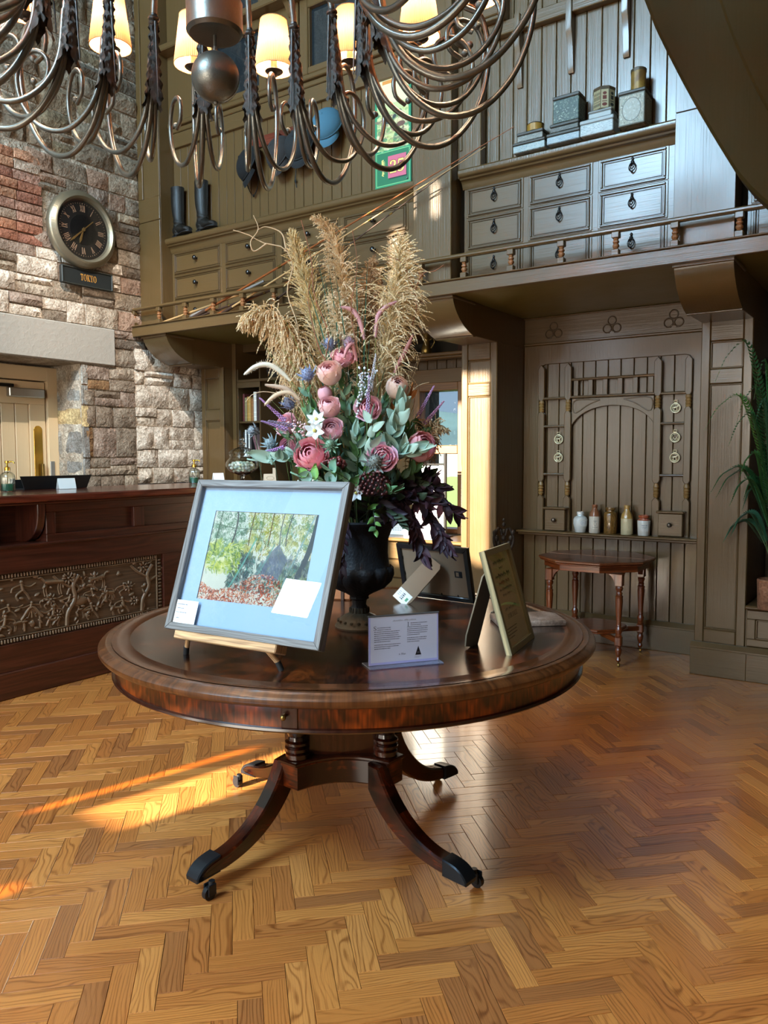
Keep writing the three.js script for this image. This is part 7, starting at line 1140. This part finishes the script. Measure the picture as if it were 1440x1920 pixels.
    if (kind_ === 'shoe') { g.push(tf(flat(new THREE.TorusGeometry(0.011, 0.0035, 6, 18, PI * 1.3)), [0, 0, 0], [0, 0, -PI * 0.15 + PI]), ...[0, 1, 2, 3, 4, 5].map((k) => ball(0.0045, [Math.sin(k * PI / 3) * 0.022, Math.cos(k * PI / 3) * 0.022, 0]))); }
    else { g.push(tube([[-0.013, 0.004, 0], [0, 0.005, 0], [0.011, 0.006, 0]], 0.0058, 8, 7), tube([[0.01, 0.007, 0], [0.016, 0.014, 0]], 0.0042, 5, 6), ball(0.005, [0.018, 0.015, 0], [1.3, 0.8, 0.8])); for (const lx of [-0.013, -0.009, 0.007, 0.011]) g.push(tube([[lx, 0.003, 0], [lx + 0.001, -0.016, 0]], 0.0021, 4, 5)); g.push(tube([[-0.014, 0.006, 0], [-0.02, 0.003, 0], [-0.021, -0.006, 0]], 0.0018, 6, 5)); g.push(box(-0.024, 0.024, -0.02, -0.016, -0.002, 0.002)); }
    mesh('motif', merge(g), brassm, t);
  };
  hb('upper horse brass with a horse motif on the side nearer the nook', -2.241, 1.472, 'horse'); hb('lower horse brass with a horse motif on the side nearer the nook', -2.242, 1.338, 'horse');
  hb('dull horse brass, topmost of three on the side by the panelled pier', -1.412, 1.671, 'horse'); hb('horse brass with a horseshoe motif, middle of three by the panelled pier', -1.411, 1.473, 'shoe'); hb('pale horse brass with a horse, lowest of three by the panelled pier', -1.41, 1.336, 'horse');
}

// ================================================================== IN THE NOOK
{
  // brass pots on the shelf over the window
  const y = 2.1785, a = thing('brass_pot', 'small round brass pot on the shelf above the nook window', 'pot', [-3.56, y, -5.58]); mesh('body', lathe([[0, 0], [0.03, 0], [0.046, 0.02], [0.048, 0.04], [0.034, 0.058], [0.03, 0.07], [0.038, 0.08], [0.034, 0.08], [0.026, 0.06]], 28), M.brassOld, a); mesh('foot_ring', lathe([[0.028, 0], [0.034, 0.002], [0.032, 0.006]], 24), M.brassOld, a);
  const j = thing('brass_jug', 'brass jug with a looped handle on the shelf above the nook window', 'jug', [-3.4, y, -5.58]); mesh('body', lathe([[0, 0.004], [0.038, 0.004], [0.045, 0.02], [0.042, 0.05], [0.03, 0.085], [0.026, 0.11], [0.034, 0.13], [0.03, 0.13], [0.022, 0.1]], 28), M.brassOld, j); mesh('handle', tube([[0.03, 0.115, 0], [0.06, 0.125, 0], [0.075, 0.1, 0], [0.06, 0.07, 0], [0.042, 0.05, 0]], 0.0045, 18, 7), M.brassOld, j); mesh('feet', merge([0, 1, 2].map((k) => ball(0.008, [Math.cos(k * 2.1) * 0.034, 0.006, Math.sin(k * 2.1) * 0.034], [1, 0.8, 1], 8, 6))), M.brassOld, j);
  const bs = thing('brick_stack', 'dark brick standing on the shelf end by the pier above the nook window', 'brick', [-2.98, y, -5.6]); mesh('brick', bx(0.23, 0.08, 0.1, { c: 0.004, at: [0, 0.04, 0] }), S({ color: '#4c3228', map: T.stone, roughness: 0.9 }), bs);
  const bw = thing('dark_bowl', 'dark round bowl on the shelf above the bookcase', 'bowl', [-4.85, 2.046, -5.38]); mesh('body', lathe([[0, 0], [0.05, 0], [0.09, 0.04], [0.1, 0.08], [0.094, 0.08], [0.08, 0.04], [0, 0.01]], 32), S({ color: '#3b3a38', roughness: 0.5 }), bw); mesh('rim', tf(flat(new THREE.TorusGeometry(0.098, 0.004, 6, 36)), [0, 0.08, 0], [PI / 2, 0, 0]), S({ color: '#4a4947', roughness: 0.4 }), bw);
  // leaflet rack and papers in the window
  const pg = (c, W, H) => { c.fillStyle = '#f3f2ee'; c.fillRect(0, 0, W, H); scrib(c, 24, 40, W - 50, 14, 15, '#7d7f88'); };
  seed(181);
  const sd = thing('display_stand', 'dark upright leaflet stand with white posters in front of the nook window', 'stand', [-3.12, 0.7155, -5.4]);
  mesh('post', box(-0.008, 0.012, 0, 0.66, -0.012, 0.008, { c: 0.002 }), M.iron, sd); mesh('base', box(-0.05, 0.05, 0, 0.012, -0.05, 0.06, { c: 0.003 }), M.iron, sd); mesh('header', box(-0.3, 0.012, 0.565, 0.58, -0.006, 0.002, { c: 0.002 }), M.iron, sd);
  mesh('poster', sheet(-0.3, 0.02, 0.288, 0.54, 0.0005, 0.001), S({ map: ctex(512, 900, (c, W, H) => { c.fillStyle = '#fbfaf4'; c.fillRect(0, 0, W, H); scrib(c, 60, 640, 380, 9, 22, '#b5b5b0'); }), roughness: 0.9 }), sd);
  const lf = thing('notice_sheet', 'white printed notice sheet propped under the nook window by the urn', 'notice', [-3.62, 0.7155, -5.33], 0.1); mesh('sheet', tf(sheet(-0.15, 0, 0.3, 0.21, 0, 0.0015), [0, 0.001, 0], [-0.2, 0, 0]), S({ map: ctex(384, 270, pg), roughness: 0.9 }), lf); mesh('backing', tf(box(-0.15, 0.15, 0, 0.21, -0.004, -0.002, { c: 0 }), [0, 0.001, 0], [-0.2, 0, 0]), M.paper, lf);
  const lf2 = thing('notice_sheet', 'white printed notice sheet propped beside the dark leaflet stand', 'notice', [-3.3, 0.7155, -5.27], 0.05); mesh('sheet', tf(sheet(-0.12, 0, 0.26, 0.19, 0, 0.0015), [0, 0.001, 0], [-0.2, 0, 0]), S({ map: ctex(384, 270, pg), roughness: 0.9 }), lf2); mesh('backing', tf(box(-0.12, 0.14, 0, 0.19, -0.004, -0.002, { c: 0 }), [0, 0.001, 0], [-0.2, 0, 0]), M.paper, lf2);
  const lp = thing('desk_box', 'small black box on the fitted desk beside the urn', 'box', [-3.82, 0.7155, -5.35]); mesh('body', bx(0.1, 0.045, 0.08, { c: 0.004, at: [0, 0.0225, 0] }), M.black, lp); mesh('lid', bx(0.104, 0.01, 0.084, { c: 0.002, at: [0, 0.05, 0] }), M.black, lp);
}

// ================================================================== FERN BY THE RIGHT PIER
{
  const t = thing('potted_fern', 'green fern in a cracked brown cylinder pot on the low cupboard', 'plant', [-0.715, 0.4605, -5.0]);
  mesh('pot', lathe([[0, 0], [0.066, 0], [0.07, 0.004], [0.076, 0.17], [0.07, 0.176], [0.066, 0.165], [0, 0.15]], 40), S({ color: '#a8795f', map: T.stone, roughness: 0.8, bumpMap: T.stoneB, bumpScale: 0.006 }), t);
  mesh('soil', tf(cyl(0.066, 0.066, 0.01), [0, 0.152, 0]), S({ color: '#2b211a', roughness: 1 }), t);
  seed(191);
  const lg = leafGeo(0.042, 0.014, 0.25, 0.05), ms = ['#3f7a3a', '#2f6534', '#5f9a48', '#3a6f52'].map((c) => PH({ color: c, roughness: 0.6, transmission: 0.2, thickness: 0, side: THREE.DoubleSide }));
  for (let k = 0; k < 34; k++) {
    const a = k * 2.399, h = rr(0.2, 1.35), o = rr(0.16, 0.33), up = [[0, 0.14, 0], [Math.cos(a) * 0.02, 0.14 + h * 0.5, Math.sin(a) * 0.02], [Math.cos(a) * o * 0.55, 0.16 + h, Math.sin(a) * o * 0.3], [Math.cos(a) * o, 0.16 + h * 1.0 - 0.01, Math.sin(a) * o * 0.32], [Math.cos(a) * o * 1.3, 0.16 + h * 0.95 - 0.11, Math.sin(a) * o * 0.34]];
    const c = curve(up), f = mesh('frond', tube(c, (q) => 0.003 * (1 - 0.7 * q), 24, 5), F.stem, t), lv = [];
    for (let i = 0; i < 44; i++) { const q = 0.4 + 0.59 * i / 43, p = c.getPointAt(q), T2 = c.getTangentAt(q), sd = T2.clone().cross(V(0, 1, 0.1)).normalize(), sc = Math.sin(PI * (0.16 + 0.8 * i / 43)) * 1.35; for (const s of [-1, 1]) { const d = sd.clone().multiplyScalar(s).addScaledVector(T2, 0.5); d.y -= 0.15; lv.push(atDir(lg, [p.x, p.y, p.z], [d.x, d.y, d.z], 0, sc)); } }
    mesh('leaflets', merge(lv), pick(ms), f);
  }
}

// ================================================================== ON THE GALLERY
{
  const YT = 3.179;                                        // top of the chests
  // riding boots
  const bm = PH({ color: '#15130f', roughness: 0.42, clearcoat: 0.1, clearcoatRoughness: 0.3, bumpMap: T.fine, bumpScale: 0.002 });
  const boot = (label, x, ry) => {
    const t = thing('riding_boot', label, 'boot', [x, YT, -4.592], ry, 'riding boots'), s = (rx, rz, cx, y) => [rx, rz, cx, y];
    const secs = [s(0.047, 0.04, 0.0, 0.012), s(0.05, 0.042, 0.004, 0.04), s(0.046, 0.04, 0.0, 0.08), s(0.05, 0.042, 0.004, 0.11), s(0.047, 0.042, -0.002, 0.15), s(0.056, 0.05, -0.008, 0.22), s(0.06, 0.052, -0.01, 0.3), s(0.06, 0.052, -0.008, 0.37), s(0.062, 0.054, -0.006, 0.4)];
    const g = grid(28, 30, (u, v) => { const f = v * (secs.length - 1), i = Math.min(secs.length - 2, Math.floor(f)), k = f - i, q = secs[i].map((a, n) => lerp(a, secs[i + 1][n], k)), a = u * 2 * PI, wr = q[3] < 0.16 ? 0.003 * Math.sin(q[3] * 170 + Math.cos(a) * 2) : 0; return [q[2] + Math.cos(a) * (q[0] + wr), q[3], Math.sin(a) * (q[1] + wr)]; });
    mesh('shaft', g, bm, t);
    mesh('foot', grid(24, 20, (u, v) => { const a = u * 2 * PI, L = lerp(-0.045, 0.185, v), w = v < 0.85 ? lerp(0.036, 0.044, Math.sin(v * PI)) : 0.042 * Math.sqrt(Math.max(0, 1 - Math.pow((v - 0.85) / 0.15, 2))), h = (v < 0.35 ? 0.085 : lerp(0.085, 0.046, sst(0.35, 0.75, v))) * (v > 0.85 ? Math.sqrt(Math.max(0, 1 - Math.pow((v - 0.85) / 0.15, 2))) : 1); return [L, 0.016 + Math.max(0, h * (0.5 + 0.5 * Math.sin(a))), Math.cos(a) * w]; }), bm, t);
    mesh('sole', tf(ext((() => { const q = new THREE.Shape(); q.moveTo(-0.05, -0.034); q.quadraticCurveTo(-0.062, 0, -0.05, 0.034); q.quadraticCurveTo(0.08, 0.03, 0.12, 0.044); q.quadraticCurveTo(0.2, 0.04, 0.194, 0); q.quadraticCurveTo(0.2, -0.04, 0.12, -0.044); q.quadraticCurveTo(0.08, -0.03, -0.05, -0.034); return q; })(), 0.008, { b: 0.002 }), [0, 0.016, 0], [PI / 2, 0, 0]), M.rubber, t); mesh('heel', box(-0.052, 0.01, 0, 0.012, -0.032, 0.032, { c: 0.003 }), M.rubber, t);
    mesh('lining', tf(cyl(0.054, 0.05, 0.02, [0, 0, 0], [0, 0, 0], 24), [-0.007, 0.385, 0], [0, 0, 0], [1.05, 1, 0.92]), S({ color: '#0a0908', roughness: 0.9 }), t);
  };
  boot('black leather riding boot nearer the corner pilaster', -5.215, -0.25); boot('black leather riding boot nearer the hats', -4.93, -0.2);
  // hat rail and riding hats
  const hr = thing('hat_rail', 'reddish wooden peg rail with the riding hats', 'rail', [0, 0, 0]); mesh('rail', box(-4.42, -3.5, 3.735, 3.815, -4.66, -4.64, { c: 0.004, g: 0 }), M.mahogTop, hr); for (const x of [-4.35, -4.11, -3.9, -3.62]) mesh('peg', tube([[x, 3.77, -4.645], [x, 3.775, -4.6], [x, 3.79, -4.57]], 0.009, 6, 8), M.mahogTop, hr);
  const hat = (label, p, s, col, rot, strap) => {
    const t = thing('riding_hat', label, 'hat', p, 0, 'riding hats on the peg rail'), m = S({ color: col, roughness: 0.92 }); t.rotation.set(rot[0], rot[1], rot[2], 'YXZ');
    mesh('crown', grid(32, 14, (u, v) => { const a = u * 2 * PI, e = v * PI / 2, R = s; return [Math.cos(a) * R * Math.cos(e) * 0.86, R * 0.72 * Math.sin(e), Math.sin(a) * R * Math.cos(e)]; }), m, t);
    mesh('peak', grid(20, 5, (u, v) => { const a = (u - 0.5) * 2.0 + PI / 2, r = s * (0.98 + 0.36 * v * Math.cos((u - 0.5) * PI)); return [Math.cos(a) * r * 0.86, -0.004 - 0.03 * v * v, Math.sin(a) * r]; }), m, t);
    mesh('band', tf(flat(new THREE.TorusGeometry(s, 0.006, 6, 40)), [0, 0.002, 0], [PI / 2, 0, 0], [0.865, 1, 1]), S({ color: new THREE.Color(col).multiplyScalar(0.6), roughness: 0.8 }), t); mesh('button', ball(0.01, [0, s * 0.72, 0], [1, 0.5, 1]), m, t);
    mesh('lining', tf(cyl(s * 0.97, s * 0.97, 0.003, [0, 0, 0], [0, 0, 0], 32), [0, 0.004, 0], [0, 0, 0], [0.86, 1, 1]), S({ color: '#2a2522', roughness: 0.9 }), t);
    if (strap) mesh('chin_strap', tube([[-s * 0.7, 0, 0.03], [-s * 0.5, -0.1, 0.06], [-s * 0.1, -0.15, 0.09], [s * 0.3, -0.1, 0.07], [s * 0.6, 0, 0.03]], 0.004, 20, 6, { flat: 0.4 }), M.black, t);
  };
  hat('black velvet riding hat, first on the peg rail from the boots, chin strap hanging', [-4.38, 3.6, -4.585], 0.14, '#0b0a09', [1.15, -0.35, 0.15], false);
  hat('dusty dark grey riding hat, second on the peg rail from the boots', [-4.08, 3.62, -4.585], 0.132, '#2a2624', [1.2, -0.1, 0.1], false);
  hat('black riding hat, third on the peg rail, with a strap below', [-3.88, 3.63, -4.575], 0.132, '#1b1d1e', [1.2, 0.25, 0.1], false);
  hat('blue velvet riding hat, last on the peg rail near the calendar', [-3.62, 3.71, -4.575], 0.138, '#3f6678', [1.05, 0.3, 0.1], false);
  const strapT = (label, pts) => { const t = thing('chin_strap', label, 'strap'); mesh('strap', tube(pts, 0.0055, 20, 6, { flat: 0.35 }), M.black, t); mesh('buckle', bx(0.016, 0.02, 0.006, { at: [pts[2][0], pts[2][1], pts[2][2]] }), M.iron, t); };
  strapT('thin black strap looped under the first riding hat', [[-4.47, 3.55, -4.63], [-4.46, 3.46, -4.635], [-4.4, 3.38, -4.635], [-4.35, 3.46, -4.635], [-4.36, 3.55, -4.63]]); strapT('black strap hanging straight below the third riding hat', [[-3.96, 3.56, -4.63], [-3.97, 3.48, -4.64], [-3.975, 3.41, -4.64], [-3.965, 3.36, -4.64]]);
  // illustrated calendar
  const cal = thing('wall_calendar', 'green illustrated tin calendar showing 25 on the boarded wall', 'calendar', [-3.105, 3.21, -4.655]);
  mesh('board', box(-0.15, 0.15, 0, 0.82, -0.004, 0.006, { c: 0.002 }), S({ color: '#2f6a4c', roughness: 0.5 }), cal);
  seed(201);
  const pic = ctex(384, 1024, (c, W, H) => {
    c.fillStyle = '#2f8a5e'; c.fillRect(0, 0, W, H); c.fillStyle = '#e5d9a4'; c.fillRect(22, 24, W - 44, 690); c.fillStyle = '#c9c98a'; c.fillRect(22, 330, W - 44, 384);
    c.fillStyle = '#c8503a'; c.fillRect(60, 60, W - 120, 50); c.fillStyle = '#d98a3c'; c.fillRect(80, 130, W - 160, 30);
    for (let i = 0; i < 240; i++) { c.globalAlpha = rr(0.3, 0.8); c.fillStyle = pick(['#6f9a58', '#3f7a4c', '#b5b86a', '#d6b98a', '#8a6a58', '#4a5a4a', '#e8d8a8']); c.beginPath(); c.ellipse(rr(30, W - 30), rr(400, 710), rr(8, 40), rr(5, 18), rr(-0.5, 0.5), 0, 7); c.fill(); }
    c.globalAlpha = 1; c.fillStyle = '#3c4440'; c.beginPath(); c.ellipse(140, 470, 60, 26, 0.2, 0, 7); c.fill(); c.fillRect(100, 480, 10, 50); c.fillRect(170, 480, 10, 50); c.beginPath(); c.ellipse(210, 445, 22, 16, -0.5, 0, 7); c.fill(); c.fillStyle = '#6d4a3c'; c.beginPath(); c.ellipse(280, 520, 46, 22, 0, 0, 7); c.fill(); c.fillRect(250, 525, 9, 46); c.fillRect(300, 525, 9, 46);
    c.fillStyle = '#256f4a'; c.fillRect(14, 730, W - 28, 280); c.strokeStyle = '#7fbf7a'; c.lineWidth = 6; c.strokeRect(14, 730, W - 28, 280);
    c.fillStyle = '#1c3a2c'; c.fillRect(150, 782, 196, 186); c.fillStyle = '#d0647a'; c.fillRect(140, 770, 196, 186); c.fillStyle = '#f2d874'; c.strokeStyle = '#8a2a28'; c.lineWidth = 8; c.font = 'bold 150px serif'; c.textAlign = 'center'; c.strokeText('25', 238, 918); c.fillText('25', 238, 918);
    c.save(); c.translate(82, 865); c.rotate(-PI / 2); hand(c, -62, 10, 124, 34, '#e3cf74', 8); c.restore();
  });
  mesh('print', sheet(-0.146, 0.004, 0.292, 0.812, 0.0068, 0.0006), S({ map: pic, roughness: 0.4 }), cal); mesh('date_block', merge([box(-0.045, 0.106, 0.045, 0.19, 0.006, 0.0064, { c: 0 })]), S({ color: '#b9566a', roughness: 0.5 }), cal); mesh('nail', ball(0.006, [0.12, 0.03, 0.01]), M.steel, cal);
  // tins
  const tinPrint = (base, cols, shape_) => ctex(256, 256, (c, W, H) => { c.fillStyle = base; c.fillRect(0, 0, W, H); for (let i = 0; i < 260; i++) { c.globalAlpha = rr(0.3, 0.9); c.fillStyle = pick(cols); c.beginPath(); c.ellipse(rnd() * W, rnd() * H, rr(2, 12), rr(2, 8), rnd() * 3, 0, 7); c.fill(); } c.globalAlpha = 1; shape_ && shape_(c, W, H); });
  const tinM = (o) => S({ metalness: 0.1, roughness: 0.5, ...o, color: new THREE.Color(o.color).multiplyScalar(0.62) });
  const tin = (label, x, y, w, h, d, m, lid, z = -4.575, o = {}) => { const t = thing('tin_box', label, 'tin', [x, y, z], o.ry ?? 0, 'old tins on the drawer chest'); mesh('body', uvFit(box(-w / 2, w / 2, 0.0005, h - lid, -d / 2, d / 2, { c: 0.004 })), m, t); mesh('lid', box(-w / 2 - 0.003, w / 2 + 0.003, h - lid, h, -d / 2 - 0.003, d / 2 + 0.003, { c: 0.005 }), o.lid ?? tinM({ color: '#4a443a' }), t); return t; };
  function uvFit(g) { g.computeBoundingBox(); const b = g.boundingBox, p = g.attributes.position, n = g.attributes.normal, uv = g.attributes.uv; for (let i = 0; i < p.count; i++) { const u = Math.abs(n.getX(i)) > 0.6 ? (p.getZ(i) - b.min.z) / (b.max.z - b.min.z) : (p.getX(i) - b.min.x) / (b.max.x - b.min.x), v = Math.abs(n.getY(i)) > 0.6 ? (p.getZ(i) - b.min.z) / (b.max.z - b.min.z) : (p.getY(i) - b.min.y) / (b.max.y - b.min.y); uv.setXY(i, u, v); } return g; }
  const round = (label, x, y, r, h, m, z = -4.575, seg = 32) => { const t = thing('round_tin', label, 'tin', [x, y, z], 0, 'old tins on the drawer chest'); mesh('body', lathe([[0, 0.0005], [r, 0.0005], [r, h * 0.86]], seg), m, t); mesh('lid', lathe([[r + 0.002, h * 0.84], [r + 0.002, h - 0.006], [r - 0.006, h], [0, h]], seg), tinM({ color: '#5b4a30' }), t); return t; };
  const y0 = YT + 0.0005;
  tin('flat tin with a pale blue flowered front, lowest of the first stack', -2.04, y0, 0.205, 0.06, 0.11, tinM({ color: '#fff', map: tinPrint('#b9c2bf', ['#7f9aa8', '#e8e4cf', '#5f7a6a', '#d8d0c0']) }), 0.018);
  tin('flat grey-brown tin on the lowest flowered tin of the first stack', -2.035, y0 + 0.061, 0.165, 0.056, 0.1, tinM({ color: '#fff', map: tinPrint('#8d8a7f', ['#5a564c', '#c8c4b6', '#a39a86']) }), 0.02);
  round('small round yellow tin on top of the first stack', -2.02, y0 + 0.118, 0.05, 0.048, tinM({ color: '#b98a35' }));
  tin('wide flat tin with a blue-grey top band, bottom of the second stack', -1.82, y0, 0.2, 0.062, 0.13, tinM({ color: '#fff', map: tinPrint('#aab6ba', ['#6f7f8a', '#dfe2dc', '#c9ccc4']) }), 0.02);
  tin('stepped dark tin in the middle of the second stack', -1.815, y0 + 0.063, 0.172, 0.05, 0.12, tinM({ color: '#fff', map: tinPrint('#5d5a50', ['#8f8a7a', '#3a3832', '#a9a392']) }), 0.02);
  tin('square dark green tin with a worn picture front on top of the second stack', -1.808, y0 + 0.114, 0.158, 0.155, 0.11, tinM({ color: '#fff', map: tinPrint('#46544a', ['#6f8068', '#9aa68a', '#2c362f', '#c5c8b0']) }), 0.022);
  tin('silvery tin with scrolled white flowers, bottom of the third stack', -1.62, y0, 0.192, 0.088, 0.13, tinM({ color: '#fff', map: tinPrint('#c9ccc8', ['#eef0ea', '#8f9690', '#aab2b0']) }), 0.024, undefined, { lid: tinM({ color: '#b5b8b4' }) });
  tin('slim silver tin in the middle of the third stack', -1.605, y0 + 0.089, 0.132, 0.045, 0.11, tinM({ color: '#b9bab4' }), 0.014, undefined, { lid: tinM({ color: '#a3a49e' }) });
  { const t = round('octagonal cream tin with dark oriental figures on top of the third stack', -1.6, y0 + 0.135, 0.064, 0.125, tinM({ color: '#fff', metalness: 0.2, map: (() => { const x = ctex(512, 256, (c, W, H) => { c.fillStyle = '#cdbf94'; c.fillRect(0, 0, W, H); for (let k = 0; k < 8; k++) { c.strokeStyle = '#3a3226'; c.lineWidth = 4; c.strokeRect(k * 64 + 3, 8, 58, 240); c.fillStyle = pick(['#3a3a32', '#6a5a3a', '#7a3a2c', '#4a5a4c']); c.beginPath(); c.ellipse(k * 64 + 32, 60, 14, 20, 0, 0, 7); c.fill(); c.fillRect(k * 64 + 18, 90, 28, 50); c.fillRect(k * 64 + 14, 160, 36, 10); c.beginPath(); c.ellipse(k * 64 + 32, 205, 18, 22, 0, 0, 7); c.fill(); } }); x.wrapS = x.wrapT = THREE.RepeatWrapping; return x; })() }), -4.575, 8); const b = t.children[0].geometry, p = b.attributes.position, uv = b.attributes.uv; for (let i = 0; i < p.count; i++) uv.setXY(i, (Math.atan2(p.getX(i), p.getZ(i)) / (2 * PI) + 1) % 1, p.getY(i) / 0.108); }
  tin('tall square tin with a round flowered medallion, last along the chest', -1.42, y0, 0.146, 0.19, 0.14, tinM({ color: '#fff', map: tinPrint('#a89f88', ['#c9c2aa', '#6f6a58', '#8f9a8a', '#d8d2bc'], (c, W, H) => { c.strokeStyle = '#4c4636'; c.lineWidth = 7; c.beginPath(); c.ellipse(W / 2, H / 2, 88, 92, 0, 0, 7); c.stroke(); c.fillStyle = 'rgba(190,190,180,0.5)'; c.fill(); c.strokeRect(8, 8, W - 16, H - 16); }) }), 0.02);
  round('tall round yellow-brown tin on top of the medallion tin', -1.405, y0 + 0.191, 0.041, 0.13, tinM({ color: '#fff', map: tinPrint('#a87f34', ['#c89f4a', '#7a5424', '#8a6a30']) }));
  // fishing rods and canes along the gallery
  const rodm = PH({ color: '#8a4a22', roughness: 0.35, clearcoat: 0.4 }), cane = S({ color: '#b98f5c', roughness: 0.6 }), darkc = S({ color: '#3f2a1e', roughness: 0.5 });
  const rodT = (name, label, a, b, r0, r1, m, o = {}) => { const t = thing(name, label, o.cat ?? 'fishing rod', a, 0, o.group), d = V(b[0] - a[0], b[1] - a[1], b[2] - a[2]); mesh('shaft', tube([[0, 0, 0], [d.x * 0.5, d.y * 0.5 + (o.sag ?? 0), d.z * 0.5], [d.x, d.y, d.z]], (k) => lerp(r0, r1, k), 40, 8), m, t); const at = (k, L, r, mm, n) => mesh(n, tube([[d.x * k, d.y * k + (o.sag ?? 0) * 4 * k * (1 - k), d.z * k], [d.x * (k + L), d.y * (k + L) + (o.sag ?? 0) * 4 * (k + L) * (1 - k - L), d.z * (k + L)]], r, 4, 10), mm, t); at(0, 0.05, r0 * 1.5, darkc, 'grip'); for (const k of [0.33, 0.62]) at(k, 0.012, lerp(r0, r1, k) * 1.35, M.brassOld, 'ferrule'); };
  rodT('fishing_rod', 'longest red-brown fishing rod leaning up from the rail past the right pilaster', [-4.92, 2.475, -4.475], [-2.06, 3.27, -4.36], 0.011, 0.002, rodm, { group: 'rods along the gallery' });
  rodT('fishing_rod', 'pale brown fishing rod crossing just under the longest red-brown rod', [-4.6, 2.475, -4.475], [-2.25, 3.2, -4.37], 0.009, 0.0018, cane, { group: 'rods along the gallery' });
  rodT('fishing_rod', 'thin dark fishing rod ending beside the calendar', [-4.1, 2.49, -4.475], [-2.3, 3.22, -4.4], 0.008, 0.0018, darkc, { group: 'rods along the gallery' });
  rodT('walking_cane', 'pale walking cane lying along the gallery behind the balusters', [-5.34, 2.466, -4.47], [-4.3, 2.62, -4.5], 0.009, 0.008, cane, { cat: 'cane', group: 'canes behind the rail' });
  rodT('walking_cane', 'grey-tipped cane lying on top of the pale walking cane', [-5.05, 2.475, -4.49], [-4.2, 2.68, -4.52], 0.013, 0.01, S({ color: '#8a8078', roughness: 0.5 }), { cat: 'cane', group: 'canes behind the rail' });
  rodT('walking_cane', 'dark brown cane lying lowest behind the balusters', [-4.95, 2.463, -4.47], [-3.7, 2.66, -4.51], 0.009, 0.007, darkc, { cat: 'cane', group: 'canes behind the rail' });
  rodT('walking_cane', 'red-brown cane crossing the others toward the pampas', [-4.7, 2.463, -4.47], [-3.9, 2.66, -4.53], 0.009, 0.007, rodm, { cat: 'cane', group: 'canes behind the rail' });
}

// ================================================================== CURVED BRACE IN FRONT, UPPER RIGHT
{
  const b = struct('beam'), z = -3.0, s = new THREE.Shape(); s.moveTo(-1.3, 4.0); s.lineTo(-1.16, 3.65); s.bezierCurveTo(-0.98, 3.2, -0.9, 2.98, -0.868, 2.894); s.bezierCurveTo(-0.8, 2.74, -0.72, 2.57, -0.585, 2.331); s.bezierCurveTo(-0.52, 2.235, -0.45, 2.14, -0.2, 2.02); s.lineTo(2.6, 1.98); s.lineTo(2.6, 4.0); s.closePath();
  mesh('curved_brace', tf(ext(s, 0.16, { b: 0.01, cs: 24 }), [0, 0, z - 0.16]), paintMat('#33290f', { roughness: 0.95, clearcoat: 0, specularIntensity: 0.25 }), b);  // shade on the brace is put into this dark, matte colour
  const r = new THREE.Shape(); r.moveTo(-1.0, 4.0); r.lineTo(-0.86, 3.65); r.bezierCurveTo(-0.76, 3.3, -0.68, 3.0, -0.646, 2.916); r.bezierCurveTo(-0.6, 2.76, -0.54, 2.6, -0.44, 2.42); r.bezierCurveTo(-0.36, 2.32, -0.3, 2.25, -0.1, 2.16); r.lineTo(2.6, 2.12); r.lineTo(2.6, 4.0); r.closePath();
  mesh('brace_face', tf(ext(r, 0.05, { b: 0.008, cs: 24 }), [0, 0, z - 0.005]), paintMat('#33290f', { roughness: 0.95, clearcoat: 0, specularIntensity: 0.25 }), b);  // same painted-in shade as the brace behind it
}
renderer.render(scene, camera);
